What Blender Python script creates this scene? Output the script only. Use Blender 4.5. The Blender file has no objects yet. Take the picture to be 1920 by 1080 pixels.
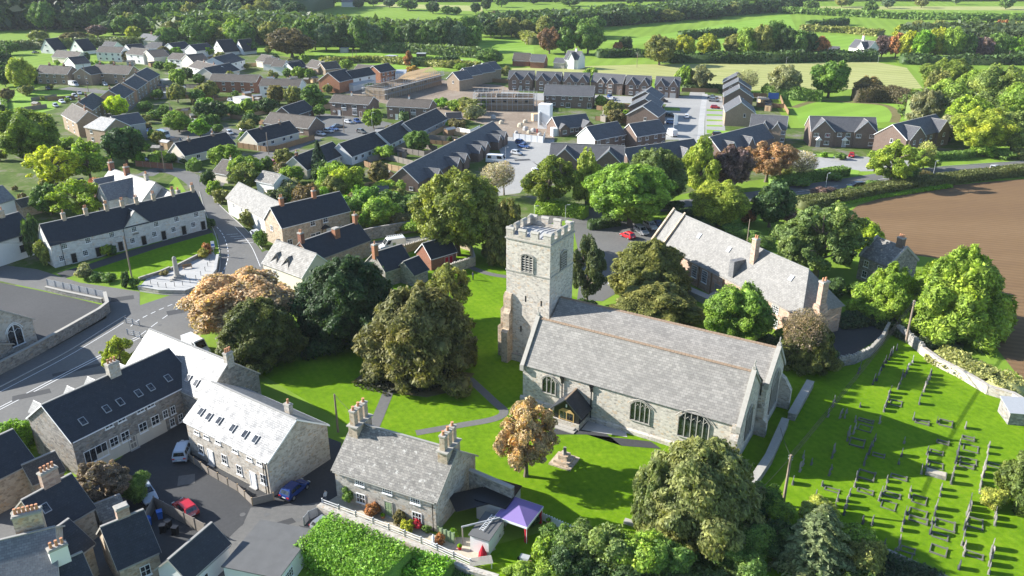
import bpy, math, random
import numpy as np
from math import sin, cos, radians, pi, atan2, hypot, sqrt
from mathutils import Vector, Matrix
random.seed(7)
SC = bpy.context.scene
COL = SC.collection
# ---------------------------------------------------------------- camera
F_, TH, HC = 1500.0, radians(23.1), 60.0        # focal length in photo pixels, pitch below the horizon, height over the ground
cam_d = bpy.data.cameras.new('camera'); cam = bpy.data.objects.new('camera', cam_d); COL.objects.link(cam)
cam.location = (0, 0, HC); cam.rotation_euler = (pi/2 - TH, 0, 0)
cam_d.sensor_width = 36; cam_d.lens = 36*F_/1920; cam_d.clip_start = 1; cam_d.clip_end = 30000
SC.camera = cam
# ---------------------------------------------------------------- light
SUN_EL, SUN_AZ = radians(26), atan2(-.974, .225)     # azimuth clockwise from +Y
SD = Vector((sin(SUN_AZ)*cos(SUN_EL), cos(SUN_AZ)*cos(SUN_EL), sin(SUN_EL)))
W = bpy.data.worlds.new('World'); SC.world = W; W.use_nodes = True
nt = W.node_tree; nt.nodes.clear()
sky = nt.nodes.new('ShaderNodeTexSky'); sky.sky_type = 'NISHITA'; sky.sun_disc = False
sky.sun_elevation = SUN_EL; sky.sun_rotation = SUN_AZ; sky.air_density = 1.0; sky.dust_density = .4; sky.ozone_density = 2.5; sky.altitude = 60
bg = nt.nodes.new('ShaderNodeBackground'); bg.inputs[1].default_value = 0.098
wo = nt.nodes.new('ShaderNodeOutputWorld'); nt.links.new(sky.outputs[0], bg.inputs[0]); nt.links.new(bg.outputs[0], wo.inputs[0])
sl = bpy.data.lights.new('sun', 'SUN'); sl.energy = 5.0; sl.angle = radians(.55); sl.color = (1, .965, .9)
so = bpy.data.objects.new('sun', sl); COL.objects.link(so); so.rotation_euler = SD.to_track_quat('Z', 'Y').to_euler(); so.location = (-100, 0, 200)
vs = SC.view_settings; vs.view_transform = 'Standard'; vs.look = 'None'; vs.gamma = 1; vs.exposure = 1.36; vs.use_curve_mapping = False
SC.cycles.max_bounces = 6; SC.cycles.transparent_max_bounces = 6; SC.cycles.diffuse_bounces = 3; SC.cycles.volume_bounces = 0
SC.cycles.use_denoising = True; SC.cycles.sample_clamp_indirect = 4

# ---------------------------------------------------------------- geometry of the place
_c, _s = cos(TH), sin(TH)
def G(px, py, z=0.0):
    """the point at height z that the photograph shows at pixel (px, py)"""
    v = (py-540)/F_; d = (HC-z)/(_s+v*_c)
    return Vector(((px-960)/F_*d, d*(_c-v*_s), z))
def PX(p):
    d = p[1]*_c-(p[2]-HC)*_s; u = p[1]*_s+(p[2]-HC)*_c
    return 960+F_*p[0]/d, 540-F_*u/d
def HT(b, py):
    """height of something standing at ground point b whose top is at photo row py"""
    t = (540-py)/F_; Y = b[1]
    return HC+(t*Y*_c-Y*_s)/(_c+t*_s)
def MPP(b):
    return (b[1]*_c+HC*_s)/F_

# ---------------------------------------------------------------- materials
MATS = {}
class N:
    def __init__(s, name, rough=.8, spec=.3, col=(.5, .5, .5)):
        s.m = bpy.data.materials.new(name); s.m.use_nodes = True; s.t = s.m.node_tree
        s.b = s.t.nodes['Principled BSDF']; s.b.inputs['Roughness'].default_value = rough
        s.b.inputs['Specular IOR Level'].default_value = spec; s.b.inputs['Base Color'].default_value = (*col, 1)
        s.tc = None
    def n(s, ty, **k):
        x = s.t.nodes.new('ShaderNode'+ty)
        for a, b in k.items():
            if isinstance(a, str) and hasattr(x, a): setattr(x, a, b)
        return x
    def l(s, a, b): s.t.links.new(a, b)
    def co(s, kind='Object', sc=(1, 1, 1)):
        if not s.tc: s.tc = s.n('TexCoord')
        m = s.n('Mapping'); m.inputs['Scale'].default_value = sc; s.l(s.tc.outputs[kind], m.inputs['Vector']); return m.outputs[0]
    def noise(s, vec, sc, det=3, rough=.55):
        x = s.n('TexNoise'); x.inputs['Scale'].default_value = sc; x.inputs['Detail'].default_value = det; x.inputs['Roughness'].default_value = rough
        s.l(vec, x.inputs['Vector']); return x.outputs['Fac']
    def ramp(s, fac, stops):
        r = s.n('ValToRGB'); e = r.color_ramp.elements
        while len(e) < len(stops): e.new(.5)
        for i, (p, c) in enumerate(stops):
            e[i].position = p; e[i].color = (*(c if isinstance(c, tuple) else (c, c, c)), 1)
        s.l(fac, r.inputs[0]); return r.outputs[0]
    def mix(s, a, b, f, mode='MIX'):
        x = s.n('MixRGB'); x.blend_type = mode
        for i, q in ((0, f), (1, a), (2, b)):
            if isinstance(q, (int, float)): x.inputs[i].default_value = q
            elif isinstance(q, tuple): x.inputs[i].default_value = (*q, 1)
            else: s.l(q, x.inputs[i])
        return x.outputs[0]
    def math(s, op, a, b=0.0):
        x = s.n('Math'); x.operation = op
        for i, q in ((0, a), (1, b)):
            if isinstance(q, (int, float)): x.inputs[i].default_value = q
            else: s.l(q, x.inputs[i])
        return x.outputs[0]
    def color(s, c): s.l(c, s.b.inputs['Base Color'])
    def bump(s, h, st=.5, dist=.05):
        b = s.n('Bump'); b.inputs['Strength'].default_value = st; b.inputs['Distance'].default_value = dist
        s.l(h, b.inputs['Height']); s.l(b.outputs[0], s.b.inputs['Normal'])
    def done(s, key): MATS[key] = s.m; return s.m

def flat(key, col, rough=.7, spec=.3, var=.12, sc=1.5, metal=0):
    n = N(key, rough, spec); v = n.co('Object')
    f = n.noise(v, sc, 4)
    n.color(n.mix(tuple(x*(1-var) for x in col), tuple(min(1, x*(1+var)) for x in col), f))
    n.b.inputs['Metallic'].default_value = metal
    return n.done(key)
def stone(key, light, dark, mortar, w=.42, h=.24, stain=.35):
    n = N(key, .88, .2); uv = n.co('UV', (1/w, 1/h, 1))
    wob = n.noise(n.co('UV', (1, 1, 1)), 1.7, 2)
    dd = n.mix(uv, wob, .12, 'ADD')
    vo = n.n('TexVoronoi'); vo.feature = 'F1'; vo.inputs['Scale'].default_value = 1; n.l(dd, vo.inputs['Vector'])
    ve = n.n('TexVoronoi'); ve.feature = 'DISTANCE_TO_EDGE'; ve.inputs['Scale'].default_value = 1; n.l(dd, ve.inputs['Vector'])
    sep = n.n('SeparateColor'); n.l(vo.outputs['Color'], sep.inputs[0])
    c = n.mix(dark, light, n.ramp(sep.outputs[0], [(.05, 0.), (.75, 1.)]))
    c = n.mix(c, (light[0]*.9, light[1]*.72, light[2]*.55), n.ramp(sep.outputs[1], [(.8, 0.), (.95, .7)]))
    c = n.mix(mortar, c, n.ramp(ve.outputs['Distance'], [(.02, 0.), (.09, 1.)]))
    st = n.noise(n.co('UV', (.35, .18, 1)), 1.2, 5, .7)
    c = n.mix(c, (.42, .4, .38), n.ramp(st, [(.45, 0.), (.75, stain)]), 'MULTIPLY')
    n.color(c); n.bump(ve.outputs['Distance'], .35, .06)
    return n.done(key)
def bricky(key, c1, c2, mortar, bw=.44, bh=.15, stain=.25, wav=0):
    n = N(key, .85, .2); uv = n.co('UV')
    b = n.n('TexBrick'); b.inputs['Scale'].default_value = 1; b.inputs['Brick Width'].default_value = bw; b.inputs['Row Height'].default_value = bh
    b.inputs['Mortar Size'].default_value = .012; b.inputs['Color1'].default_value = (*c1, 1); b.inputs['Color2'].default_value = (*c2, 1); b.inputs['Mortar'].default_value = (*mortar, 1)
    n.l(uv, b.inputs['Vector'])
    st = n.noise(uv, .6, 5, .65)
    c = n.mix(b.outputs['Color'], (.35, .33, .32), n.ramp(st, [(.4, 0.), (.75, stain)]), 'MULTIPLY')
    fine = n.noise(uv, 4, 3, .7); c = n.mix(c, (.55, .55, .55), n.ramp(fine, [(.4, 0.), (.8, .4)]), 'MULTIPLY')
    n.color(c); return n.done(key)
def slate(key, c1, c2, gap, rough=.45, bw=.36, bh=.24, lich=(.5, .48, .42), la=.4, ls=1.6, spec=.5, bs=.4):
    n = N(key, rough, spec); uv = n.co('UV')
    b = n.n('TexBrick'); b.inputs['Scale'].default_value = 1; b.inputs['Brick Width'].default_value = bw; b.inputs['Row Height'].default_value = bh; b.offset = .5
    b.inputs['Mortar Size'].default_value = .014; b.inputs['Color1'].default_value = (*c1, 1); b.inputs['Color2'].default_value = (*c2, 1); b.inputs['Mortar'].default_value = (*gap, 1)
    b.inputs['Bias'].default_value = 0; n.l(uv, b.inputs['Vector'])
    big = n.noise(uv, .35, 4, .6)
    c = n.mix(b.outputs['Color'], (.6, .6, .61), n.ramp(big, [(.35, 0.), (.7, .4)]), 'MULTIPLY')
    sp = n.noise(uv, ls, 6, .75); c = n.mix(c, lich, n.ramp(sp, [(.56, 0.), (.68, la)]))
    n.color(c)
    wv = n.n('TexWave'); wv.wave_type = 'BANDS'; wv.bands_direction = 'Y'; wv.wave_profile = 'SAW'; wv.inputs['Scale'].default_value = 1/(bh)/1.0*.5*.32
    n.l(uv, wv.inputs['Vector'])
    h = n.math('ADD', n.noise(uv, 3.2, 4, .7), b.outputs['Fac'])
    n.bump(h, bs, .03)
    r = n.ramp(n.noise(uv, 1.1, 4, .7), [(.3, rough-.07), (.7, min(1, rough+.22))]); n.l(r, n.b.inputs['Roughness'])
    return n.done(key)
def ground(key, stops, big=.05, fine=1.2, rough=.95, bump=.3, bd=.05, mixf=.5, spec=.1, stretch=(1, 1, 1), rows=None):
    n = N(key, rough, spec); v = n.co('Object', stretch)
    a = n.noise(v, big, 5, .6); f = n.noise(v, fine, 6, .75)
    x = n.math('ADD', n.math('MULTIPLY', a, 1-mixf), n.math('MULTIPLY', f, mixf))
    c = n.ramp(x, stops)
    if rows:        # crop rows, mowing or tractor lines: (turn, spacing, depth)
        mp = n.n('Mapping'); mp.inputs['Rotation'].default_value = (0, 0, rows[0]); n.l(n.tc.outputs['Object'], mp.inputs['Vector'])
        wv = n.n('TexWave'); wv.inputs['Scale'].default_value = .314/rows[1]; wv.inputs['Distortion'].default_value = 2.5; wv.inputs['Detail'].default_value = 2; wv.inputs['Detail Scale'].default_value = .25; n.l(mp.outputs[0], wv.inputs['Vector'])
        c = n.mix(c, (1-rows[2],)*3, n.ramp(wv.outputs['Fac'], [(.3, 1.), (.7, 0.)]), 'MULTIPLY')
    n.color(c); n.bump(f, bump, bd)
    return n.done(key)
def foliage():
    n = N('foliage', .55, .25)
    oi = n.n('ObjectInfo'); v = n.co('Object')
    f = n.noise(v, 6, 4, .7); g = n.n('NewGeometry')
    c = n.mix(oi.outputs['Color'], (.42, .5, .5), n.ramp(f, [(.38, .85), (.6, 0.)]), 'MULTIPLY')
    c = n.mix(c, (1.35, 1.15, .8), n.ramp(n.noise(v, 3.1, 2), [(.45, 0.), (.7, .6)]), 'MULTIPLY')
    r = n.ramp(g.outputs['Random Per Island'], [(0., 1.0), (.5, 1.85), (1., 2.9)])
    c = n.mix(c, r, 1.0, 'MULTIPLY')
    n.color(c)
    tr = n.n('BsdfTranslucent'); c2 = n.mix(c, (1.15, 1.2, .5), 1.0, 'MULTIPLY'); n.l(c2, tr.inputs[0])
    mx = n.n('MixShader'); mx.inputs[0].default_value = .33
    out = n.t.nodes['Material Output']
    n.l(n.b.outputs[0], mx.inputs[1]); n.l(tr.outputs[0], mx.inputs[2]); n.l(mx.outputs[0], out.inputs[0])
    return n.done('foliage')
def paint():
    n = N('car_paint', .25, .5); oi = n.n('ObjectInfo'); n.color(oi.outputs['Color'])
    n.b.inputs['Coat Weight'].default_value = .6; n.b.inputs['Coat Roughness'].default_value = .05
    return n.done('paint')
def tint():
    n = N('tinted', .7, .3); oi = n.n('ObjectInfo'); v = n.co('Object'); f = n.noise(v, 2, 4)
    n.color(n.mix(oi.outputs['Color'], (.7, .7, .7), n.ramp(f, [(.4, 0.), (.7, .5)]), 'MULTIPLY')); return n.done('tint')

foliage(); paint(); tint()
stone('stone_church', (.58, .53, .46), (.33, .3, .265), (.52, .48, .42), .42, .24, .2)
stone('stone_pale', (.5, .46, .4), (.3, .27, .23), (.45, .42, .37), .4, .24, .35)
stone('stone_buff', (.52, .42, .31), (.3, .24, .18), (.46, .38, .29), .42, .26, .3)
stone('stone_grey', (.33, .31, .28), (.16, .15, .14), (.24, .23, .21), .45, .25, .4)
stone('stone_limewash', (.62, .61, .58), (.48, .47, .45), (.58, .57, .54), .5, .3, .3)
stone('sandstone', (.5, .35, .26), (.33, .22, .17), (.42, .33, .27), .6, .3, .4)
bricky('brick_brown', (.2, .13, .1), (.15, .105, .085), (.25, .22, .19))
bricky('brick_red', (.3, .11, .06), (.22, .08, .05), (.3, .25, .2))
bricky('brick_tan', (.36, .27, .18), (.28, .2, .14), (.36, .31, .25))
bricky('brick_orange', (.42, .17, .08), (.3, .12, .06), (.34, .26, .2))
flat('felt', (.12, .12, .118), .9, .2, .2, 1)
flat('render_white', (.72, .71, .68), .85, .2, .06, .8)
flat('render_cream', (.62, .56, .46), .85, .2, .08, .8)
flat('render_grey', (.38, .37, .36), .85, .2, .1, .8)
flat('white_paint', (.78, .78, .77), .5, .4, .03)
flat('black_paint', (.012, .012, .014), .4, .4, .1)
flat('lead', (.3, .32, .35), .5, .5, .1, 2)
flat('wood', (.25, .16, .09), .8, .2, .25, 3)
flat('wood_pale', (.42, .3, .18), .8, .2, .2, 3)
flat('wood_grey', (.24, .21, .18), .85, .2, .25, 3)
flat('pole_wood', (.27, .21, .16), .85, .2, .25, 4)
flat('metal_grey', (.35, .36, .37), .45, .5, .1, 3)
flat('terracotta', (.5, .24, .13), .8, .2, .2, 5)
flat('ridge_tile', (.25, .18, .125), .85, .2, .35, 6)
flat('ridge_grey', (.3, .29, .27), .8, .2, .25, 5)
flat('coping', (.36, .34, .3), .9, .2, .2, 3)
flat('rubber', (.02, .02, .02), .8, .2, .1)
flat('alloy', (.4, .41, .42), .35, .5, .1, metal=.6)
flat('lamp_white', (.75, .75, .7), .3, .5, .02)
flat('lamp_red', (.5, .02, .015), .3, .5, .02)
flat('concrete', (.4, .39, .37), .9, .2, .15, 2)
flat('purple_canvas', (.22, .16, .36), .8, .2, .06, 1)
flat('red_cloth', (.5, .02, .035), .8, .2, .15, 3)
flat('green_paint', (.28, .36, .2), .6, .3, .05)
flat('blue_plastic', (.02, .12, .45), .4, .4, .05)
flat('skin', (.5, .32, .24), .6, .3, .05)
flat('gold_wood', (.45, .3, .12), .6, .3, .2, 4)
flat('timber_new', (.6, .43, .25), .8, .2, .15, 4)
slate('slate_sunlit', (.22, .22, .22), (.15, .15, .155), (.09, .09, .09), .45, .4, .26, (.42, .4, .36), .25)  # paler slate copy for sun-facing roofs; sun glare put into its colour
slate('slate_church', (.29, .272, .245), (.2, .188, .17), (.1, .095, .085), .62, .55, .34, (.42, .41, .37), .35, 1.2, .45, .6)
slate('slate_old', (.27, .25, .22), (.15, .14, .125), (.08, .08, .075), .6, .42, .28, (.6, .59, .54), .65, 1.5, .4, .6)
slate('slate_shaded', (.028, .033, .043), (.02, .024, .031), (.01, .01, .011), .5, .36, .25, (.2, .2, .18), .25, 2.2)  # darker slate copy for roofs turned from the sun; shade put into colour
slate('tile_brown', (.115, .097, .082), (.085, .073, .063), (.045, .04, .035), .75, .33, .32, (.2, .18, .15), .3, .8, .3)
slate('slate_hall', (.25, .24, .222), (.185, .178, .165), (.11, .105, .1), .62, .4, .26, (.42, .39, .34), .3, 1.5, .4, .3)  # warmer copy of the sunlit slate; sun glare put into its pale colour
slate('tile_grey', (.115, .115, .122), (.088, .088, .094), (.05, .05, .055), .55, .33, .32, (.25, .25, .24), .15, .8, .4)
slate('tile_dark', (.028, .029, .034), (.02, .021, .024), (.015, .015, .016), .55, .33, .32, (.12, .12, .11), .2, .8, .4)
ground('grass_field', [(.3, (.12, .2, .02)), (.5, (.17, .27, .03)), (.7, (.22, .32, .05))], .012, .5, mixf=.4, rows=(.3, 9, .12))
ground('grass_lawn', [(.3, (.06, .135, .003)), (.45, (.105, .205, .004)), (.55, (.14, .25, .006)), (.64, (.18, .265, .016)), (.74, (.23, .26, .05))], .12, 1.1, mixf=.62, rows=(-.5, 1.1, .06))
ground('grass_garden', [(.36, (.05, .08, .015)), (.48, (.075, .12, .02)), (.54, (.12, .14, .05)), (.6, (.17, .16, .13)), (.72, (.22, .2, .17))], .1, .5, mixf=.45)
ground('grass_pale', [(.32, (.26, .29, .09)), (.5, (.34, .35, .13)), (.68, (.42, .41, .18))], .02, .3, mixf=.5, stretch=(1, 3, 1), rows=(1.2, 5, .18))
ground('grass_lime', [(.32, (.15, .27, .025)), (.5, (.19, .32, .04)), (.68, (.23, .36, .06))], .015, .3, mixf=.3, rows=(.9, 12, .1))
ground('scrub', [(.3, (.09, .09, .03)), (.5, (.16, .14, .06)), (.68, (.24, .19, .11))], .05, .4, mixf=.6)
ground('plough', [(.3, (.14, .085, .05)), (.5, (.19, .118, .06)), (.7, (.24, .155, .085))], .03, .9, mixf=.5, bump=.7, bd=.15, stretch=(.35, 2.2, 1), rows=(1.9, 1.6, .16))
ground('asphalt_old', [(.3, (.095, .094, .092)), (.5, (.13, .127, .12)), (.7, (.17, .165, .15))], .07, 2., .85, .15, .03, .5, .3)
ground('asphalt_dark', [(.3, (.035, .036, .038)), (.5, (.05, .051, .053)), (.7, (.07, .07, .072))], .07, 2., .8, .15, .03, .5, .3)
ground('paving', [(.3, (.3, .3, .29)), (.5, (.38, .375, .36)), (.7, (.46, .45, .43))], .2, 2., .85, .1, .02, .5, .3)
ground('gravel', [(.3, (.33, .29, .22)), (.5, (.45, .4, .31)), (.7, (.55, .5, .41))], .2, 3., .95, .3, .03, .6)
ground('earth', [(.3, (.14, .105, .075)), (.5, (.24, .19, .145)), (.7, (.36, .31, .25))], .1, 1., .95, .4, .1, .6)
ground('concrete_road', [(.3, (.24, .235, .22)), (.5, (.3, .295, .28)), (.7, (.37, .36, .34))], .06, 1., .85, .1, .03, .5, .3)
def glass():
    n = N('window_glass', .08, .8, (.02, .026, .032)); v = n.co('Object')
    f = n.noise(v, 1.3, 2); n.color(n.mix((.008, .01, .013), (.05, .058, .066), n.ramp(f, [(.4, 0.), (.65, 1.)]))); n.done('glass')
glass()

# ---------------------------------------------------------------- meshes
def prop(o, label=None, cat=None, group=None, kind=None):
    if label: o['label'] = label
    if cat: o['category'] = cat
    if group: o['group'] = group
    if kind: o['kind'] = kind
    return o
def empty(name, loc, rz=0, label=None, cat=None, group=None):
    o = bpy.data.objects.new(name, None); COL.objects.link(o); o.location = loc; o.rotation_euler = (0, 0, rz); o.empty_display_size = .5
    return prop(o, label, cat, group)
def link(name, me, parent=None, loc=(0, 0, 0), rz=0, col=None):
    o = bpy.data.objects.new(name, me); COL.objects.link(o)
    if parent: o.parent = parent
    o.location = loc; o.rotation_euler = (0, 0, rz)
    if col: o.color = (*col, 1)
    return o
class M:
    def __init__(s): s.v = []; s.f = []; s.mi = []
    def poly(s, pts, m=0):
        i = len(s.v); s.v += [tuple(p) for p in pts]; s.f.append(tuple(range(i, i+len(pts)))); s.mi.append(m); return s
    def box(s, x0, y0, z0, x1, y1, z1, m=0):
        a = [(x0, y0, z0), (x1, y0, z0), (x1, y1, z0), (x0, y1, z0), (x0, y0, z1), (x1, y0, z1), (x1, y1, z1), (x0, y1, z1)]
        i = len(s.v); s.v += a
        for q in ((0, 3, 2, 1), (4, 5, 6, 7), (0, 1, 5, 4), (1, 2, 6, 5), (2, 3, 7, 6), (3, 0, 4, 7)):
            s.f.append(tuple(i+k for k in q)); s.mi.append(m)
        return s
    def extr(s, pts, d, m=0):
        """closed solid: the planar outline pts pushed along vector d"""
        p = [Vector(q) for q in pts]; d = Vector(d); n = len(p)
        nrm = (p[1]-p[0]).cross(p[2]-p[0])
        if nrm.dot(d) > 0: p = p[::-1]
        i = len(s.v); s.v += [tuple(q) for q in p]+[tuple(q+d) for q in p]
        s.f.append(tuple(i+k for k in range(n))); s.mi.append(m)
        s.f.append(tuple(i+n+k for k in reversed(range(n)))); s.mi.append(m)
        for k in range(n):
            j = (k+1) % n; s.f.append((i+k, i+n+k, i+n+j, i+j)); s.mi.append(m)
        return s
    def tube(s, pts, rs, n=8, m=0, cap=True):
        pts = [Vector(p) for p in pts]; rings = []
        for k, p in enumerate(pts):
            t = (pts[min(k+1, len(pts)-1)]-pts[max(k-1, 0)]).normalized()
            a = t.orthogonal().normalized() if abs(t.z) > .9 else t.cross(Vector((0, 0, 1))).normalized()
            if abs(t.z) > .9: a = (Vector((1, 0, 0))-t*t.x).normalized()
            b = t.cross(a); r = rs[k] if isinstance(rs, (list, tuple)) else rs
            i = len(s.v); s.v += [tuple(p+(a*cos(2*pi*j/n)+b*sin(2*pi*j/n))*r) for j in range(n)]; rings.append(i)
        for k in range(len(rings)-1):
            for j in range(n):
                q = (j+1) % n; s.f.append((rings[k]+j, rings[k]+q, rings[k+1]+q, rings[k+1]+j)); s.mi.append(m)
        if cap:
            s.f.append(tuple(rings[0]+j for j in reversed(range(n)))); s.mi.append(m)
            s.f.append(tuple(rings[-1]+j for j in range(n))); s.mi.append(m)
        return s
    def mesh(s, name, mats, uv=True, smooth=False):
        me = bpy.data.meshes.new(name); me.from_pydata(s.v, [], s.f)
        for k in ([mats] if isinstance(mats, str) else mats): me.materials.append(MATS[k])
        me.polygons.foreach_set('material_index', s.mi)
        if smooth: me.polygons.foreach_set('use_smooth', [True]*len(s.f))
        if uv:
            lay = me.uv_layers.new(name='uv'); co = []
            for p in me.polygons:
                nn = p.normal
                if abs(nn.z) > .985: t = Vector((1, 0, 0)); b = Vector((0, 1, 0))
                else: t = Vector((0, 0, 1)).cross(nn).normalized(); b = nn.cross(t)
                for li in p.vertices: q = me.vertices[li].co; co += [q.dot(t), q.dot(b)]
            lay.data.foreach_set('uv', co)
        me.update(); return me
    def objs(s, name, mats, parent=None, **k):
        """one object for every separate piece of the mesh"""
        p = list(range(len(s.v)))
        def fd(i):
            while p[i] != i: p[i] = p[p[i]]; i = p[i]
            return i
        for f in s.f:
            for a in f[1:]: p[fd(a)] = fd(f[0])
        g = {}
        for i in range(len(s.v)): g.setdefault(fd(i), []).append(i)
        bb = {r: ([min(s.v[i][c] for i in l)-.03 for c in range(3)], [max(s.v[i][c] for i in l)+.03 for c in range(3)]) for r, l in g.items()}
        rs = list(g)
        for a in range(len(rs)):
            for b in range(a):
                A, B = bb[rs[a]], bb[rs[b]]
                if all(A[0][c] <= B[1][c] and B[0][c] <= A[1][c] for c in range(3)): p[fd(rs[a])] = fd(rs[b])
        out = {}
        for f, mi in zip(s.f, s.mi): out.setdefault(fd(f[0]), M()); m = out[fd(f[0])]; i = len(m.v); m.v += [s.v[a] for a in f]; m.f.append(tuple(range(i, i+len(f)))); m.mi.append(mi)
        return [m.obj(name, mats, parent, **k) for m in out.values()]
    def obj(s, name, mats, parent=None, loc=(0, 0, 0), rz=0, col=None, uv=True, smooth=False):
        return link(name, s.mesh(name, mats, uv, smooth), parent, loc, rz, col)
CACHE = {}
def cached(key, fn):
    if key not in CACHE: CACHE[key] = fn()
    return CACHE[key]

# ---------------------------------------------------------------- windows and doors (x along the wall, -y outwards)
def win_mesh(w, h, nx, ny, mat, arch=0):
    def f():
        m = M(); t = .075; o = -.07
        m.box(0, o, 0, t, .02, h).box(w-t, o, 0, w, .02, h).box(t, o, h-t, w-t, .02, h).box(t, o, 0, w-t, .02, t)
        for i in range(1, nx): x = w*i/nx; m.box(x-.025, o+.01, t, x+.025, .018, h-t)
        for i in range(1, ny): z = h*i/ny; m.box(t, o+.013, z-.022, w-t, .016, z+.022)
        m.box(-.08, o-.09, -.09, w+.08, .02, -.002)
        return m.mesh('window', mat, uv=False)
    return cached(('w', w, h, nx, ny, mat), f)
def pane_mesh(w, h):
    return cached(('p', w, h), lambda: M().box(.07, -.03, .07, w-.07, .01, h-.07).mesh('pane', 'glass', uv=False))
def door_mesh(w, h, mat, fr):
    def f():
        m = M(); m.box(0, -.05, 0, w, .02, h)
        for a, b in ((.12, .45), (.55, .92)):
            m.box(w*.14, -.065, h*a, w*.46, -.045, h*b).box(w*.54, -.065, h*a, w*.86, -.045, h*b)
        m.box(-.1, -.09, 0, -.002, .02, h+.1, 1).box(w+.002, -.09, 0, w+.1, .02, h+.1, 1).box(-.1, -.09, h+.002, w+.1, .02, h+.12, 1)
        m.box(-.15, -.35, -.02, w+.15, -.02, .08, 2)
        return m.mesh('door', [mat, fr, 'concrete'], uv=False)
    return cached(('d', w, h, mat, fr), f)
def on_face(face, u, L, Wd, z, w):
    """local position and turn for something w wide whose centre is u (m or fraction) along the face"""
    T = L if face in 'FB' else Wd
    if 0 < u <= 1: u = u*T
    u -= w/2
    return {'F': ((u, 0, z), 0), 'R': ((L, u, z), pi/2), 'B': ((L-u, Wd, z), pi), 'L': ((0, Wd-u, z), -pi/2)}[face]
# ---------------------------------------------------------------- buildings
WALLS = dict(white='render_white', cream='render_cream', grey='render_grey', brown='brick_brown', red='brick_red', tan='brick_tan', orange='brick_orange',
             pale='stone_pale', buff='stone_buff', stone='stone_grey', lime='stone_limewash', church='stone_church', sand='sandstone')
ROOFS = dict(bright='slate_sunlit', church='slate_church', old='slate_old', dark='slate_shaded', btile='tile_brown', hall='slate_hall', gtile='tile_grey', dtile='tile_dark')
def slab(m, pts, t, mi=0):
    """a roof plane given by its top outline (counter-clockwise from above), t thick downwards"""
    p = [Vector(q) for q in pts]; n = (p[1]-p[0]).cross(p[2]-p[0]).normalized()
    if n.z < 0: n = -n
    m.extr(p, -n*t, mi)
def add_windows(root, L, Wd, wins, wm):
    for w in wins:
        face, us, z, ww, hh = w[:5]; nx, ny = (w[5:7] if len(w) > 6 else (2, 2))
        for u in us:
            loc, rz = on_face(face, u, L, Wd, z, ww)
            f = link('window', win_mesh(ww, hh, nx, ny, wm), root, loc, rz)
            link('pane', pane_mesh(ww, hh), f)
def add_doors(root, L, Wd, doors, fr='white_paint'):
    for d in doors:
        face, us, ww, hh, mat = d
        for u in us:
            loc, rz = on_face(face, u, L, Wd, 0, ww)
            o = link('door', door_mesh(ww, hh, mat, fr), root, (loc[0], loc[1], .03), rz)
            link('handle', cached('handle', lambda: M().box(0, -.1, 0, .06, -.05, .12).mesh('handle', 'metal_grey', uv=False)), o, (ww*.86, 0, 1.0))
def chimney(parent, x, y, wx, wy, z0, z1, pots, mat='brick_red', px=True):
    m = M(); h = z1
    m.box(x-wx/2, y-wy/2, z0, x+wx/2, y+wy/2, h-.25).box(x-wx/2-.07, y-wy/2-.07, h-.25, x+wx/2+.07, y+wy/2+.07, h-.08, 1).box(x-wx/2+.02, y-wy/2+.02, h-.08, x+wx/2-.02, y+wy/2-.02, h, 1)
    for k in range(pots):
        t = (k+.5)/pots-.5; a, b = (x+t*wx*.9, y) if px else (x, y+t*wy*.9)
        m.tube([(a, b, h), (a, b, h+.12), (a, b, h+.5), (a, b, h+.52), (a, b, h+.58)], [.15, .14, .11, .15, .14], 8, 2)
    return m.obj('chimney', [mat, 'coping', 'terracotta'], parent)
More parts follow.
